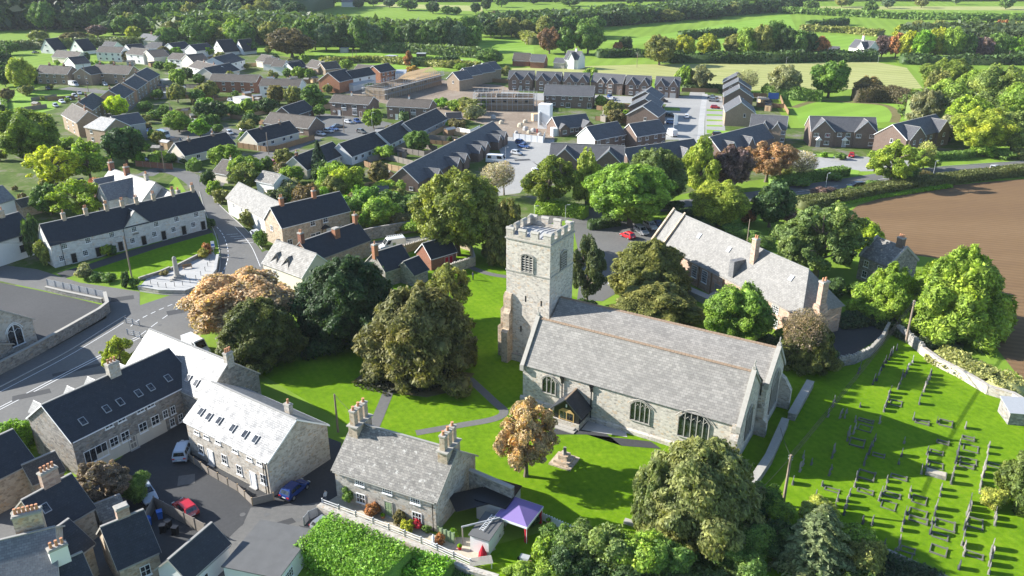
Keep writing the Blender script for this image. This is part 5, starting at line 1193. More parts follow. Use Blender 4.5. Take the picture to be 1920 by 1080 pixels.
def bench(px, py, rz, label, mat='wood'):
    r = empty('park_bench', G(px, py), rz, label, 'bench'); M().box(-.9, -.25, .42, .9, .2, .48).obj('seat', mat, r); M().extr([(-.9, .22, .5), (-.9, .26, .5), (-.9, .36, .95), (-.9, .32, .95)], (1.8, 0, 0)).obj('backrest', mat, r)
    for x in (-.8, .74): M().box(0, -.22, 0, .06, .24, .42).obj('leg', mat, r, (x, 0, 0))
bench(352, 504, .55, 'brown wooden bench against the low wall of the memorial paving')
def signpost(px, py, yt, label, w=.8, h=1.0, mat='white_paint', rz=0, name='road_sign', post='metal_grey'):
    b = G(px, py); H_ = HT(b, yt); r = empty(name, b, rz, label, 'sign'); M().tube([(0, 0, 0), (0, 0, H_)], .045, 6).obj('post', post, r, uv=False); M().box(-w/2, -.09, H_-h, w/2, -.05, H_).obj('sign_panel', mat, r, uv=False); return r
r = signpost(402, 480, 452, 'blue and white finger-post sign at the corner of the green', .7, 1.3, 'white_paint', .3)
M().box(-.33, -.10, 2.3, .33, -.091, 2.75).obj('sign_text', 'blue_plastic', r, uv=False)
# school at the left edge
sch = house('stone schoolroom with a big white arched window at the left edge', (-78, 655), (60, 598), 4.6, 13, 9.0, 'pale', 'dark', 'school', 'school_building', ridge='y', barge='coping')
Wg = sch['dim'][1]; arch_window(sch, (0, Wg*.38, 1.4), -pi/2, 2.4, 3.6, 1.1, 2, 'white_paint')
house('lower stone wing of the schoolroom by the road', (-60, 696), (22, 645), 2.6, 5, 4.8, 'stone', 'dark', 'school', 'school_wing', ridge='y', barge='coping')
wall_line('tall stone retaining wall between the school yard and the main road', [(-60, 735), (0, 702), (62, 670), (130, 632), (190, 597), (205, 585), (200, 566)], 1.9, .5, 'stone_grey', 'coping')
fence('metal mesh fence along the school yard corner', [(204, 566), (196, 558), (150, 548), (90, 535)], 1.3, 'metal_grey', 2.0, slats=9)
for lab, pts in (('grey steel pedestrian guard rail at the road corner', [(237, 606), (262, 612)]), ('second grey steel guard rail nearer the road', [(240, 628), (264, 634)])):
    fence(lab, pts, 1.1, 'metal_grey', 1.5, 'guard_rail', 'railing', slats=3)
wall_line('stone wall along the side road verge', [(88, 545), (120, 553), (192, 568)], .8, .4, 'stone_grey', 'coping')
# middle cottages
c1 = house('pale-slated stone cottage with small windows beside the lane', (425, 370), (503, 412), 4.2, 7, 7.2, 'lime', 'hall', 'cottage', 'cottage', barge='coping')
pwin(c1, 'F', [(438, 385), (453, 393), (468, 402)], .9, 1.0, 2, 2)
c2 = house('stone cottage with dark slates, ivy and two brick chimneys', (528, 426), (655, 394), 4.9, 7.4, 8.4, 'buff', 'dark', 'cottage', 'cottage', barge='white_paint', chim=[(.15, .5, .9, .7, 1.8, 2, 'brick_orange'), (.62, .5, .9, .7, 1.8, 2, 'brick_orange')], pipes=[('F', .57)], win=[('L', [.4], 3.1, 1, 1.1, 2, 2)])
pwin(c2, 'F', [(586, 416.5), (610, 410.5)], 1.2, 1.2, 2, 2); pwin(c2, 'F', [(543.5, 454), (587, 443), (596.5, 440), (637.5, 429)], 1.15, 1.25, 2, 2); pdoor(c2, 'F', [(617, 436)], 1.0, 2.0, 'white_paint')
M().extr([(9.4, -.9, 2.3), (11.6, -.9, 2.3), (10.5, -.9, 3.1)], (0, .95, 0)).obj('porch_hood', 'slate_shaded', c2)
c3 = house('L-shaped dark-slated building behind the dormered cottage', (588, 488), (693, 449), 3.6, 7, 6.6, 'buff', 'dark', 'cottage', 'cottage', barge='coping', chim=[(.02, .5, .9, 1.0, 2.0, 2, 'brick_red'), (.55, .35, 1.3, 1.1, 1.9, 0, 'brick_orange'), (.97, .5, .8, .8, 2.0, 1, 'brick_orange')])
c4 = house('white cottage with a pale slate roof and two dormers by the road', (493, 493), (566, 520), 3.4, 7.5, 6.9, 'cream', 'church', 'cottage', 'cottage', barge='white_paint', xg=[(1.6, 4.0, -1.6, 5.6), (5.0, 7.6, -1.6, 5.6)])
pwin(c4, 'F', [(516, 512)], 1, 1.1, 2, 2)
c5 = house('dark-slated stone building with a brick stack behind the churchyard yews', (722, 508), (772, 492), 3.4, 6.4, 6.2, 'stone', 'dark', 'cottage', 'cottage', barge='coping', chim=[(.0, .45, .9, .9, 2.2, 1, 'brick_orange')])
house('small dark-roofed outbuilding at the churchyard corner', (776, 515), (802, 504), 2.6, 5, 4.6, 'stone', 'dark', 'cottage', 'cottage', barge='coping')
c6 = house('little brick building with black slates and red doors in a yard', (808, 484), (855, 470), 2.7, 5, 5.1, 'red', 'dark', 'shed', 'brick_shed', barge='white_paint', chim=[(-.8, .4, .7, .7, 1.0, 1, 'brick_orange')])
for px, py in ((838, 489), (845, 485)): u, z = hit(c6, 'F', px, py); link('door', door_mesh(1.0, 1.9, 'red_cloth', 'coping'), c6, (u-.5, 0, 0))
wall_line('toothed rubble wall round the yard of the little brick building', [(846, 512), (890, 498), (882, 470), (856, 462)], 1.9, .4, 'stone_buff', 'coping', tooth=True)
wall_line('long grey stone wall beside the road behind the white van', [(683, 452), (700, 448), (790, 432), (850, 424)], 2.6, .45, 'stone_grey', 'stone_grey')
wall_line('toothed stone wall in front of the white van', [(704, 494), (760, 474), (800, 462)], 1.7, .4, 'stone_buff', 'coping', tooth=True)
# white van
van = car('van', (760, 463), (712, 470), (.75, .75, .74), 'white van with a roof rack and a green square logo on the lane')
rk = M()
for y in (-.85, .85): rk.tube([(-2.4, y, 2.75), (.9, y, 2.75)], .035, 5)
for i in range(8): rk.tube([(-2.4+i*.47, -.85, 2.75), (-2.4+i*.47, .85, 2.75)], .03, 5); rk.tube([(-2.4+i*.47, .85, 2.45), (-2.4+i*.47, .85, 2.75)], .02, 4); rk.tube([(-2.4+i*.47, -.85, 2.45), (-2.4+i*.47, -.85, 2.75)], .02, 4)
rk.obj('roof_rack', 'white_paint', van, uv=False)
for s_ in (-1, 1):
    M().box(-.5, s_*1.0-.012, 1.0, .15, s_*1.0+.012, 1.65).obj('logo', 'green_paint', van, uv=False)
# ================================================================ the old hall beyond the church
hall = house('long sandstone hall with a pale hipped slate roof and tall brick chimneys', 0, 0, 5.0, 9.2, 10.5, 'sand', 'hall', 'hall', 'hall', raw=(28.84, 153.93, -1.1, 40.35), hip=(0, 4.0), barge='coping', ov=.35, chim=[(25.3, 3.0, 1.0, 1.0, 4.3, 2, 'sandstone')])
hr_ = [o for o in hall.children if o.name.startswith('roof')][0]
m = M()
for x in (-.2, 3.3):
    for s_ in (0, 1): m.extr([(x, -.5 if not s_ else 9.7, 4.7), (x, -.5 if not s_ else 9.7, 5.3), (x, 4.6, 11.2), (x, 4.6, 10.5)], (.45, 0, 0)) if not (x > 0 and s_) else None
m.objs('coping', 'stone_buff', hr_)
m = M(); m.box(40.1, 2.2, -.2, 42.0, 4.0, 5.2).extr([(40.1, 2.2, 5.2), (42.0, 2.2, 5.2), (41.6, 2.2, 6.6), (40.5, 2.2, 6.6)], (0, 1.8, 0)).box(40.6, 2.5, 6.6, 41.5, 3.8, 10.3).box(40.5, 2.4, 10.3, 41.6, 3.9, 10.6, 1)
for k in (2.8, 3.4): m.tube([(41.05, k, 10.6), (41.05, k, 11.2)], [.17, .14], 8, 2)
m.obj('chimney', ['sandstone', 'coping', 'terracotta'], hr_)
M().extr([(22.5, 0, 5.3), (22.5, 0, 8.4), (22.5, 3.0, 8.4)], (1.2, 0, 0)).obj('gablet', 'slate_sunlit', hr_)
for x, y in ((1320.5, 430.5), (1390.5, 462), (1579.3, 512)):
    pass
for x in (10.0, 18.5, 34): 
    k = 5.5/4.6; y = 2.9; z = 5.0+y*k+.2; M().extr([(x, y-.35, z-.35*k), (x+.8, y-.35, z-.35*k), (x+.8, y+.35, z+.35*k), (x, y+.35, z+.35*k)], (0, -.08, .07)).obj('roof_vent', 'lead', hr_)
pwin(hall, 'F', [(1302, 509), (1321, 519)], 1.5, 2.4, 4, 5); pwin(hall, 'F', [(1454, 578), (1452, 604)], 1.6, 1.6, 4, 4); pdoor(hall, 'F', [(1345, 545)], 1.4, 2.6, 'wood_grey', 'coping')
for px in (1311, 1335, 1358): u, z = hit(hall, 'F', px, 520); M().tube([(u, -.14, .1), (u, -.14, 4.7)], .1, 6).obj('drainpipe', 'wood', hall, uv=False)
wall_line('pale stone terrace with steps before the old hall', [(1282, 549), (1330, 570), (1352, 556)], 1.2, 1.6, 'coping', 'coping', name='stone_terrace')
house('small slated house with a brick stack among trees by the ploughed field', (1613, 478), (1669, 500), 4.9, 7.5, 7.9, 'stone', 'old', barge='coping', chim=[(.78, .5, 1.3, .9, 1.8, 3, 'brick_brown')], win=[('F', [.25, .7], 3.0, 1.1, 1.3, 2, 2), ('F', [.25], .8, 1.1, 1.4, 2, 2)], cope='coping')
# churchyard and graveyard walls
wall_line('toothed curved stone wall at the top of the graveyard', [(1565, 688), (1600, 682), (1630, 668), (1652, 645), (1664, 622)], 1.5, .45, 'stone_grey', 'coping', tooth=True)
wall_line('toothed stone wall by the telegraph pole at the graveyard corner', [(1682, 626), (1700, 640), (1728, 664)], 1.6, .5, 'stone_grey', 'coping', tooth=True)
wall_line('long pale rubble wall between the graveyard and the ploughed field', [(1728, 664), (1760, 688), (1800, 708), (1850, 738), (1896, 752), (1960, 790)], 1.3, .6, 'stone_pale', 'stone_pale')
wall_line('low stone wall east of the church, far piece', [(1517, 727), (1484, 786)], 1.0, 1.0, 'stone_grey', 'coping')
wall_line('low stone wall east of the church, near piece', [(1470, 800), (1440, 868), (1416, 905), (1400, 925)], 1.1, .9, 'stone_grey', 'coping')
wall_line('grey stone wall at the bottom of the graveyard', [(1640, 1040), (1700, 1068), (1780, 1105)], 1.0, 1.0, 'stone_grey', 'stone_grey')
flat_box('small grey slab-roofed shed at the right edge of the graveyard', (1895, 775), (1945, 779), 1.8, 3.5, 'stone', 'metal_grey', 'shed', 'stone_shed', lean=.5)
# cottage garden wall
def rub(label, pts, h, t): return wall_line(label, pts, h, t, 'stone_pale', None)
rub('tall rubble retaining wall below the cottage terrace', [(602, 965), (690, 1002), (790, 1044), (880, 1085), (930, 1100)], 1.4, .7)
M_ = [(605, 948), (700, 984), (790, 1020), (882, 1062)]
fence('white painted board fence along the top of the terrace wall', M_, 1.0, 'white_paint', 2.2, slats=3)
wall_line('short rubble wall beside the lower path', [(735, 1040), (760, 1052), (770, 1085)], 1.2, .6, 'stone_pale', 'coping')
fence('wire mesh gate fence at the head of the lower path', [(571, 986), (580, 975), (600, 966)], 1.2, 'metal_grey', 1.2, slats=10)
fence('white picket fence between the gazebo and the churchyard', [(1010, 972), (1080, 1003)], 1.0, 'white_paint', .35, 'picket_fence', parts=True)
fence('green slatted gate beside the cottage corner', [(822, 1008), (852, 1020)], 1.5, 'green_paint', .5, 'garden_gate', 'gate')
def pergola():
    r = empty('carport', G(868, 1022), .35, 'dark-framed open lean-to beside the cottage yard', 'lean-to'); w, d, h = 4.2, 5.5, 2.4
    for x, y in ((0, 0), (w, 0), (0, d), (w, d)): M().box(-.06, -.06, 0, .06, .06, h).obj('post', 'wood_grey', r, (x, y, 0))
    m = M(); m.box(-.1, -.05, h, w+.1, .07, h+.16).box(-.1, d-.05, h, w+.1, d+.07, h+.16); m.obj('beam', 'metal_grey', r)
    M().box(0, d*.45, h+.17, w, d+.2, h+.22).obj('roof', 'black_paint', r)
pergola()
# courtyard cars
car('suv', (340, 865), (350, 840), (.36, .42, .5), 'silver blue estate car parked by the stone house wall in the yard')
car('hatch', (530, 944), (577, 905), (.012, .035, .16), 'dark blue hatchback parked against the tall gable wall')
car('hatch', (362, 972), (336, 948), (.42, .008, .012), 'red hatchback beside the timber bin fence')
car('saloon', (268, 918), (284, 944), (.4, .45, .52), 'silver blue car half under the purple-leaved shrub')
car('van', (355, 652), (385, 668), (.72, .72, .72), 'white van parked under the orange-leaved tree at the roadside')
car('estate', (600, 992), (636, 1012), (.2, .21, .23), 'grey estate car parked beside the tall green hedge')
car('hatch', (1190, 452), (1163, 440), (.5, .01, .02), 'red hatchback in the dark car park beyond the tower')
car('suv', (1190, 430), (1215, 445), (.33, .33, .34), 'grey people carrier beside the red hatchback in the car park')
car('suv', (1207, 421), (1232, 436), (.45, .45, .46), 'silver off-roader third in the car park row')
car('saloon', (1225, 420), (1244, 430), (.1, .15, .3), 'blue car last in the car park row beside the hall gable')
# poles and lamps
pA, tA = pole('tall wooden telegraph pole at the lower left of the graveyard', 1468, 947, 853, .17)
pB, tB = pole('brown telegraph pole in the top corner of the graveyard', 1698, 642, 563, .17)
pC, tC = pole('leaning-looking telegraph pole before the long cottage row', 247, 519, 443, .15)
pD, tD = pole('pale wooden pole on the shaded churchyard lawn', 634, 810, 739, .14, arm=False)
pE, tE = pole('pole rising from the bushes below the dark yew', 1356, 1075, 1018, .14)
pF, tF = pole('slender pole behind the hall roof', 1400, 462, 411, .12, arm=False)
for k, dy in enumerate((-.25, 0, .25)): wire(('left', 'middle', 'right')[k]+'most of the overhead wires crossing the graveyard', tA+Vector((dy, 0, -.2)), tB+Vector((dy, 0, -.2)), .5)
wire('guy wire running down from the lower graveyard pole to the yew', tA+Vector((0, 0, -.3)), G(1405, 940, .5), .1)
wire('thin wire from the lower graveyard pole up towards the church wall', tA+Vector((0, 0, -.2)), G(1463, 800, 1.0), .3)
wire('thin wire from the cottage-row pole across the dark roof', tC, G(-20, 455, 6), .5); wire('thin wire from the pale pole to the triple chimney', tD, G(690, 800, 8.6), .3)
lamp('street lamp standing behind the church tower beside the car park', 1060, 418, 384); lamp('street lamp beside the bypass below the clipped hedge', 1547, 358, 325, ang=.4); lamp('street lamp beside the bypass near the field hedge', 1748, 336, 302, ang=.4)
lamp('tall street lamp at the corner of the lane opposite the cottage row', 375, 348, 324, ang=.8); lamp('street lamp at the tree line behind the tower top', 1002, 405, 386); lamp('street lamp leaning over the memorial paving edge', 380, 545, 528, ang=2.8)
# cross base, headstones
def crossbase():
    r = empty('stone_cross_base', G(1058, 866), -.5, 'weathered stepped stump of a stone churchyard cross on the lawn', 'monument')
    M().box(-1.5, -1.5, 0, 1.5, 1.5, .22).box(-1.05, -1.05, .22, 1.05, 1.05, .6).obj('step', 'stone_buff', r); M().extr([(-.6, -.6, .6), (.6, -.6, .6), (.6, .6, .6), (-.6, .6, .6)], (0, 0, .6)).obj('plinth', 'stone_buff', r)
    M().tube([(0, 0, 1.2), (0, 0, 1.6), (.03, 0, 2.2)], [.32, .26, .2], 8).obj('shaft', 'stone_grey', r)
crossbase()
prop(M().box(-1.1, -.35, 0, 1.1, .35, .35).obj('stone_slab', 'coping', None, G(1188, 984), -.45), 'broken pale stone slab lying in the grass near the bushes', 'slab'); prop(M().box(-.9, -.5, 0, .9, .5, .9).obj('chest_tomb', 'stone_grey', None, G(1199, 806), -.54), 'dark chest tomb against the church wall below the middle window', 'tomb')
prop(M().box(-1.1, -.5, 0, 1.1, .5, .5).obj('chest_tomb', 'stone_grey', None, G(1461, 735), -.54), 'low chest tomb in the shade beyond the church east wall', 'tomb')
def hs_mesh(v):
    def f():
        m = M(); w, h = (.85, 1.0, .7, .9)[v], (1.15, 1.05, .85, 1.4)[v]; t = .08
        top = [(-.05, w/2, h*.8), (-.05, w*.35, h*.94), (-.05, 0, h), (-.05, -w*.35, h*.94), (-.05, -w/2, h*.8)] if v % 2 == 0 else [(-.05, w/2, h*.9), (-.05, w*.25, h*.9), (-.05, 0, h), (-.05, -w*.25, h*.9), (-.05, -w/2, h*.9)]
        m.extr([(-.05, -w/2, -.1), (-.05, w/2, -.1)]+top, (t, 0, 0)); m.box(-.12, -w*.54, -.1, .14, w*.54, .1); return m.mesh('headstone', 'tint')
    return cached(('hs', v), f)
def kerb_mesh(v):
    def f():
        L, w = ((2.0, 1.0), (2.1, 1.9))[v]; m = M(); m.box(0, -w/2, 0, L, -w/2+.14, .2).box(0, w/2-.14, 0, L, w/2, .2).box(L-.14, -w/2+.14, 0, L, w/2-.14, .2).box(0, -w/2+.14, 0, .14, w/2-.14, .2)
        for y in ([-w/2+.07, w/2-.07]): m.box(L-.2, y-.12, 0, L+.04, y+.12, .3)
        return m.mesh('kerb_surround', 'tint')
    return cached(('ks', v), f)
ZA = lambda l: [(1440+x/4, 540+y/4) for x, y in l]; ZB = lambda l: [(1440+x/4, 810+y/4) for x, y in l]
HS = ZA([(965, 462), (925, 505), (905, 535), (885, 560), (868, 590), (848, 615), (832, 645), (815, 690), (785, 722), (1085, 555), (1070, 575), (1050, 605), (1040, 635), (1025, 660), (1002, 680), (990, 715), (975, 752), (1222, 650), (1212, 680), (1192, 715), (1168, 772), (1152, 806), (1134, 868), (675, 640), (905, 815), (888, 870), (870, 920), (838, 1010), (540, 970), (450, 960), (485, 885), (655, 1000), (690, 890), (1270, 1005), (1480, 1050), (1090, 985), (575, 970)])
HS += ZB([(595, 60), (640, 10), (800, 60), (1020, 80), (785, 100), (755, 160), (1000, 175), (980, 235), (480, 190), (265, 185), (720, 240), (1195, 160), (1440, 90), (1655, 110), (1648, 160), (1635, 230), (1415, 200), (1400, 270), (1387, 320), (1372, 380), (1185, 260), (1150, 305), (1615, 320), (1600, 380), (1588, 450), (460, 320), (408, 400), (650, 400), (895, 370), (885, 420), (845, 470), (1060, 485), (1290, 475), (360, 495), (595, 520), (505, 560), (570, 610), (832, 510), (780, 690), (712, 680), (1032, 610), (1018, 670), (1003, 735), (1250, 620), (1230, 680), (1216, 755), (1515, 580), (1500, 620), (1486, 670), (1472, 725), (1705, 650), (1700, 690), (975, 880), (1455, 840), (1475, 770), (1467, 920), (1430, 1020), (1678, 930), (1665, 990), (1655, 1055), (185, 385), (240, 290), (325, 240), (395, 640), (870, 850)])
random.seed(77)
for p in list(HS):
    if random.random() < .5: q = G(*p)+Vector((.514, .858, 0))*1.4; HS.append(PX(q))
HS.sort(key=lambda p: (p[1], p[0]))
bands = [(0, 700, 'top of the graveyard'), (700, 790, 'upper graveyard'), (790, 860, 'upper middle graveyard'), (860, 920, 'middle of the graveyard'), (920, 985, 'lower middle graveyard'), (985, 1200, 'bottom of the graveyard')]
random.seed(5)
for lo, hi, nm in bands:
    S = sorted([p for p in HS if lo <= p[1] < hi])
    for i, p in enumerate(S):
        v = random.choice([0, 0, 1, 2, 3]); c = random.choice([(.2, .19, .17), (.26, .24, .21), (.13, .13, .125), (.3, .27, .24), (.07, .07, .08)]) if p[1] > 700 else random.choice([(.06, .06, .07), (.12, .12, .13), (.4, .38, .36)])
        b = G(*p); o = link('headstone', hs_mesh(v), None, b, -.54+random.uniform(-.1, .1), c); o.rotation_euler.y = random.uniform(-.09, .09); q = random.uniform(.78, 1.08); o.scale = (1, q, q*random.uniform(.85, 1.15))
        w = {0: 'round-topped', 1: 'broad shouldered', 2: 'small rounded', 3: 'tall pointed'}[v]; t = 'black' if c[0] < .1 else 'dark grey' if c[0] < .18 else 'grey'
        prop(o, '%s %s headstone, %s from left, %s' % (t, w, ordn(i), nm), 'headstone', 'headstones in the graveyard')
KS = ZA([(905, 855), (665, 985), (665, 1040), (1270, 1005), (1090, 1000)])+ZB([(600, 70), (770, 165), (1200, 140), (1195, 240), (1440, 40), (1450, 110), (1425, 205), (1420, 240), (410, 420), (660, 310), (655, 430), (905, 325), (850, 455), (1065, 495), (835, 535), (1040, 590), (1235, 680), (1215, 765), (1480, 670), (980, 870), (1200, 870), (1640, 240), (1250, 70), (1040, 640), (1460, 900), (930, 905)])
KS.sort(key=lambda p: (p[0]))
for i, p in enumerate(KS):
    o = link('grave_kerb', kerb_mesh(i % 2), None, G(*p)+Vector((.2, 0, 0)), -.54+random.uniform(-.05, .05), (.15, .15, .12)); q = random.uniform(.72, 1.02); o.scale = (q, random.uniform(.75, 1.05), random.uniform(.5, 1.1)); prop(o, 'rectangular grey kerb set round a grave, %s from the left in the graveyard' % ordn(i), 'grave kerb', 'grave kerbs in the graveyard')
kt = empty('chest_tomb', G(1735, 886), -.54, 'raised stone grave box near the middle of the graveyard', 'tomb'); M().box(0, -.55, 0, 2.3, .55, .5).obj('side', 'stone_grey', kt); M().box(.1, -.45, .5, 2.2, .45, .54).obj('top', 'gravel', kt)
# ================================================================ the estates beyond
def W2(us, face='F', z=(3.3, .9), w=1.3, h=1.15): return [(face, us, zz, w, h, 2, 1) for zz in z]
def W1(us, face='F', z=1.0, w=1.3, h=1.1): return [(face, us, z, w, h, 2, 1)]
gE = 'new brick houses of the estate'
# far row of new gabled houses
for i, (L, R, wide, lab) in enumerate([((953, 148), (1000, 149), 0, 'leftmost gabled brick house in the far new row, beside the scaffolding'), ((1004, 150), (1051, 151.5), 0, 'second gabled brick house in the far new row'), ((1056, 152), (1103, 153.5), 0, 'third gabled brick house of the far new row, behind the long plain terrace'),
                                 ((1108, 153), (1167, 157), 1, 'widest brick pair of the far new row with two small close gables'), ((1173, 157.5), (1218, 159.5), 0, 'gabled brick house of the far new row, second from the right end'), ((1228, 160), (1273, 162), 0, 'gabled brick house at the right end of the far new row with a garage door')]):
    Lw = (G(*R, 5)-G(*L, 5)).length
    xg = [(Lw*.06, Lw*.42, .35, 7.6), (Lw*.6, Lw*.95, .35, 7.6)] if not wide else [(Lw*.22, Lw*.43, .3, 6.9), (Lw*.52, Lw*.73, .3, 6.9)]
    c0, c1 = sum(xg[0][:2])/2, sum(xg[1][:2])/2
    h = house(lab, L, R, 5.0, 8, 8.2, 'brown', 'gtile', 'house', 'brick_house', gE, xg=xg, win=[('F', [Lw*.5], 3.5, .8, .9, 1, 1)])
    for c in (c0, c1):
        for z in (3.2, .8):
            if i == 5 and c == c1 and z < 1: link('garage_door', cached('gd', lambda: M().box(-1.25, -.06, 0, 1.25, .02, 2.1).mesh('garage_door', 'concrete', uv=False)), h, (c, -.35, 0)); continue
            f = link('window', win_mesh(1.6, 1.2, 3, 1, 'white_paint'), h, (c-.8, -.35, z)); link('pane', pane_mesh(1.6, 1.2), f)
    link('door', door_mesh(.95, 2.0, 'render_grey', 'white_paint'), h, (Lw*.5-.5, 0, 0))
house('long plain brown brick terrace with three pairs of patio doors', (1020, 177.5), (1112, 180.5), 5.0, 8.5, 8.3, 'brown', 'gtile', 'house', 'brick_house', gE, win=[('F', [.07, .93], 3.4, .7, 1.1, 1, 1), ('F', [.2, .4, .54, .76], 3.4, 1.3, 1.2, 2, 1), ('F', [.09, .93], .2, 1.6, 2.1, 2, 1), ('F', [.5], .2, 1.8, 1.9, 2, 1), ('F', [.21, .38, .73], 1.0, 1.1, 1.0, 2, 1)])
bw = house('L-shaped single-storey house with two front gables by the white site tower', (1046, 241), (1108, 234), 2.7, 7.5, 5.9, 'brown', 'gtile', 'bungalow', 'bungalow', win=W1([.42, .58]))
Lb = bw['dim'][0]
for x0, x1, p in ((.3, 3.8, 1.2), (Lb-4.6, Lb, 2.6)):
    m = M(); xm = (x0+x1)/2; gr = 2.7+(x1-x0)/2*.8
    m.poly([(x0, -p, -.2), (x1, -p, -.2), (x1, -p, 2.7), (xm, -p, gr), (x0, -p, 2.7)]).poly([(x1, -p, -.2), (x1, 0, -.2), (x1, 0, 2.7), (x1, -p, 2.7)]).poly([(x0, 0, -.2), (x0, -p, -.2), (x0, -p, 2.7), (x0, 0, 2.7)]); w_ = m.obj('front_gable', 'brick_brown', bw)
    m = M(); slab(m, [(x0-.2, -p-.2, 2.65), (xm, -p-.2, gr+.15), (xm, 2.2, gr+.15), (x0-.2, 0, 2.65)], .12); slab(m, [(xm, -p-.2, gr+.15), (x1+.2, -p-.2, 2.65), (x1+.2, 0, 2.65), (xm, 2.2, gr+.15)], .12); m.obj('gable_roof', 'tile_grey', bw)
    f = link('window', win_mesh(1.5, 1.2, 3, 1, 'white_paint'), bw, (xm-.75, -p, .9)); link('pane', pane_mesh(1.5, 1.2), f)
house('dark-roofed house with a glaring white gable end facing the trees', (1116, 262), (1173, 251), 5.0, 8.2, 8.3, 'brown', 'gtile', 'house', 'brick_house', gE, win=W2([.12, .4, .7, .93]))
h = [o for o in bpy.data.objects if o.get('label', '').startswith('dark-roofed house with a glaring')][0]
M().poly([(-.02, 8.0, 0), (-.02, .2, 0), (-.02, .2, 5.0), (-.02, 4.1, 8.1), (-.02, 8.0, 5.0)]).obj('end_render', 'render_white', h)
house('dark-roofed brick house beside the white-gabled one, its front in shade', (1194, 255.5), (1249, 246.5), 5.0, 7.6, 8.2, 'brown', 'gtile', 'house', 'brick_house', gE, win=W2([.1, .35, .65, .92]))
for i, (L, R, lab) in enumerate([((1185, 184), (1234, 187), 'rearmost of the stepped grey-roofed houses left of the estate road'), ((1180, 199), (1236, 202), 'middle of the stepped grey-roofed houses left of the estate road'), ((1175.5, 214.5), (1233, 219), 'front brick house of the stepped row left of the estate road, gable towards the church')]):
    house(lab, L, R, 4.9, 12, 8.2-.2*(2-i), 'brown', 'gtile', 'house', 'brick_house', gE, ridge='y', win=[('L', [.6], 3.2, .8, 1.2, 1, 1)])
for i, (L, R, d, lab) in enumerate([((1356, 154), (1404, 156), 10, 'rearmost of the stepped grey-roofed houses right of the estate road'), ((1357, 166), (1408, 168), 10, 'third of the stepped grey-roofed houses right of the estate road, counted from the front'), ((1358, 181), (1412, 183), 10, 'second of the stepped grey-roofed houses right of the estate road'), ((1360.5, 210), (1416, 212), 14, 'front brick house of the row right of the estate road, gable towards the church')]):
    house(lab, L, R, 5.0, d, 8.6-.15*(3-i), 'tan' if i == 3 else 'brown', 'gtile', 'house', 'brick_house', gE, ridge='y', win=[('L', [.65], 3.4, .8, 1.2, 1, 1)])
hh = house('pale brick house with two little front gables left of the brown gabled pair', (1406, 238), (1474, 242.5), 5.0, 8.6, 8.4, 'tan', 'gtile', 'house', 'brick_house', gE, xg=[(3.2, 5.9, .3, 6.9), (7.2, 9.9, .3, 6.9)], win=W2([.1, .38, .68, .93], w=1.2))
Lw = (G(1645, 248, 5)-G(1521, 245, 5)).length
h = house('brown brick pair with two broad front gables and white porches before the grass basin', (1521, 245), (1645, 248), 5.1, 8.8, 8.9, 'brown', 'gtile', 'house', 'brick_house', gE, xg=[(.2, Lw*.35, .6, 8.6), (Lw*.655, Lw*.99, .6, 8.6)], win=[('F', [.44, .57], 3.4, 1.4, 1.2, 3, 1), ('F', [.57], .9, 1.5, 1.3, 3, 1)])
for x in (.08, .25, .72, .92):
    for z in (3.3, .8):
        if (x == .08 or x == .72) and z < 1: continue
        f = link('window', win_mesh(1.5, 1.2, 3, 1, 'white_paint'), h, (Lw*x-.75, -.6, z)); link('pane', pane_mesh(1.5, 1.2), f)
for x, y in ((.1, .6), (.5, 0)):
    link('door', door_mesh(1.0, 2.1, 'render_grey', 'white_paint'), h, (Lw*x, -y, 0)); M().extr([(Lw*x-.5, -y-1.1, 2.4), (Lw*x+1.5, -y-1.1, 2.4), (Lw*x+.5, -y-1.1, 3.4)], (0, 1.0, 0)).obj('porch_hood', 'white_paint', h)
Lw = (G(1779, 241, 5)-G(1700, 262, 5)).length
h = house('brick pair turned away to the right with a sunlit end wall, beside the wood', (1700, 262), (1779, 241), 5.1, 10.4, 8.9, 'brown', 'gtile', 'house', 'brick_house', gE, xg=[(.5, Lw*.37, .8, 8.4), (Lw*.68, Lw*.98, .8, 8.4)], win=W2([.45, .58])+[('L', [.55], 3.4, .9, 1.2, 1, 1)])
for x in (.13, .28, .83):
    for z in (3.3, .8): f = link('window', win_mesh(1.3, 1.2, 2, 1, 'white_paint'), h, (Lw*x-.65, -.8, z)); link('pane', pane_mesh(1.3, 1.2), f)
Lw = (G(1168, 304, 5)-G(1030, 298, 5)).length
h = house('ribbed grey-roofed pair with two tall brick front gables behind the treetops', (1030, 298), (1168, 304), 5.0, 8, 8.6, 'brown', 'gtile', 'house', 'brick_house', gE, xg=[(Lw*.05, Lw*.38, .7, 8.2), (Lw*.64, Lw*.97, .7, 8.2)])
for x in (.25, .81):
    f = link('window', win_mesh(1.9, 1.3, 3, 1, 'white_paint'), h, (Lw*x-.95, -.7, 3.0)); link('pane', pane_mesh(1.9, 1.3), f)
h = house('long low dark-roofed bungalow row behind the treetops, left half', (1184, 308), (1316, 288), 2.8, 8.5, 6.4, 'brown', 'gtile', 'bungalow', 'bungalow', xg=[(3.5, 7.0, .8, 5.2), (18, 21.5, .8, 5.2)])
h = house('low dark-roofed bungalow row behind the russet tree, right half', (1352, 285), (1450, 258), 2.8, 9, 6.6, 'brown', 'gtile', 'bungalow', 'bungalow', xg=[(2.5, 6.5, 1.2, 5.3), (12.5, 16.5, 1.2, 5.3)])
Lt = (G(946, 250, 2.7)-G(784, 342, 2.7)).length
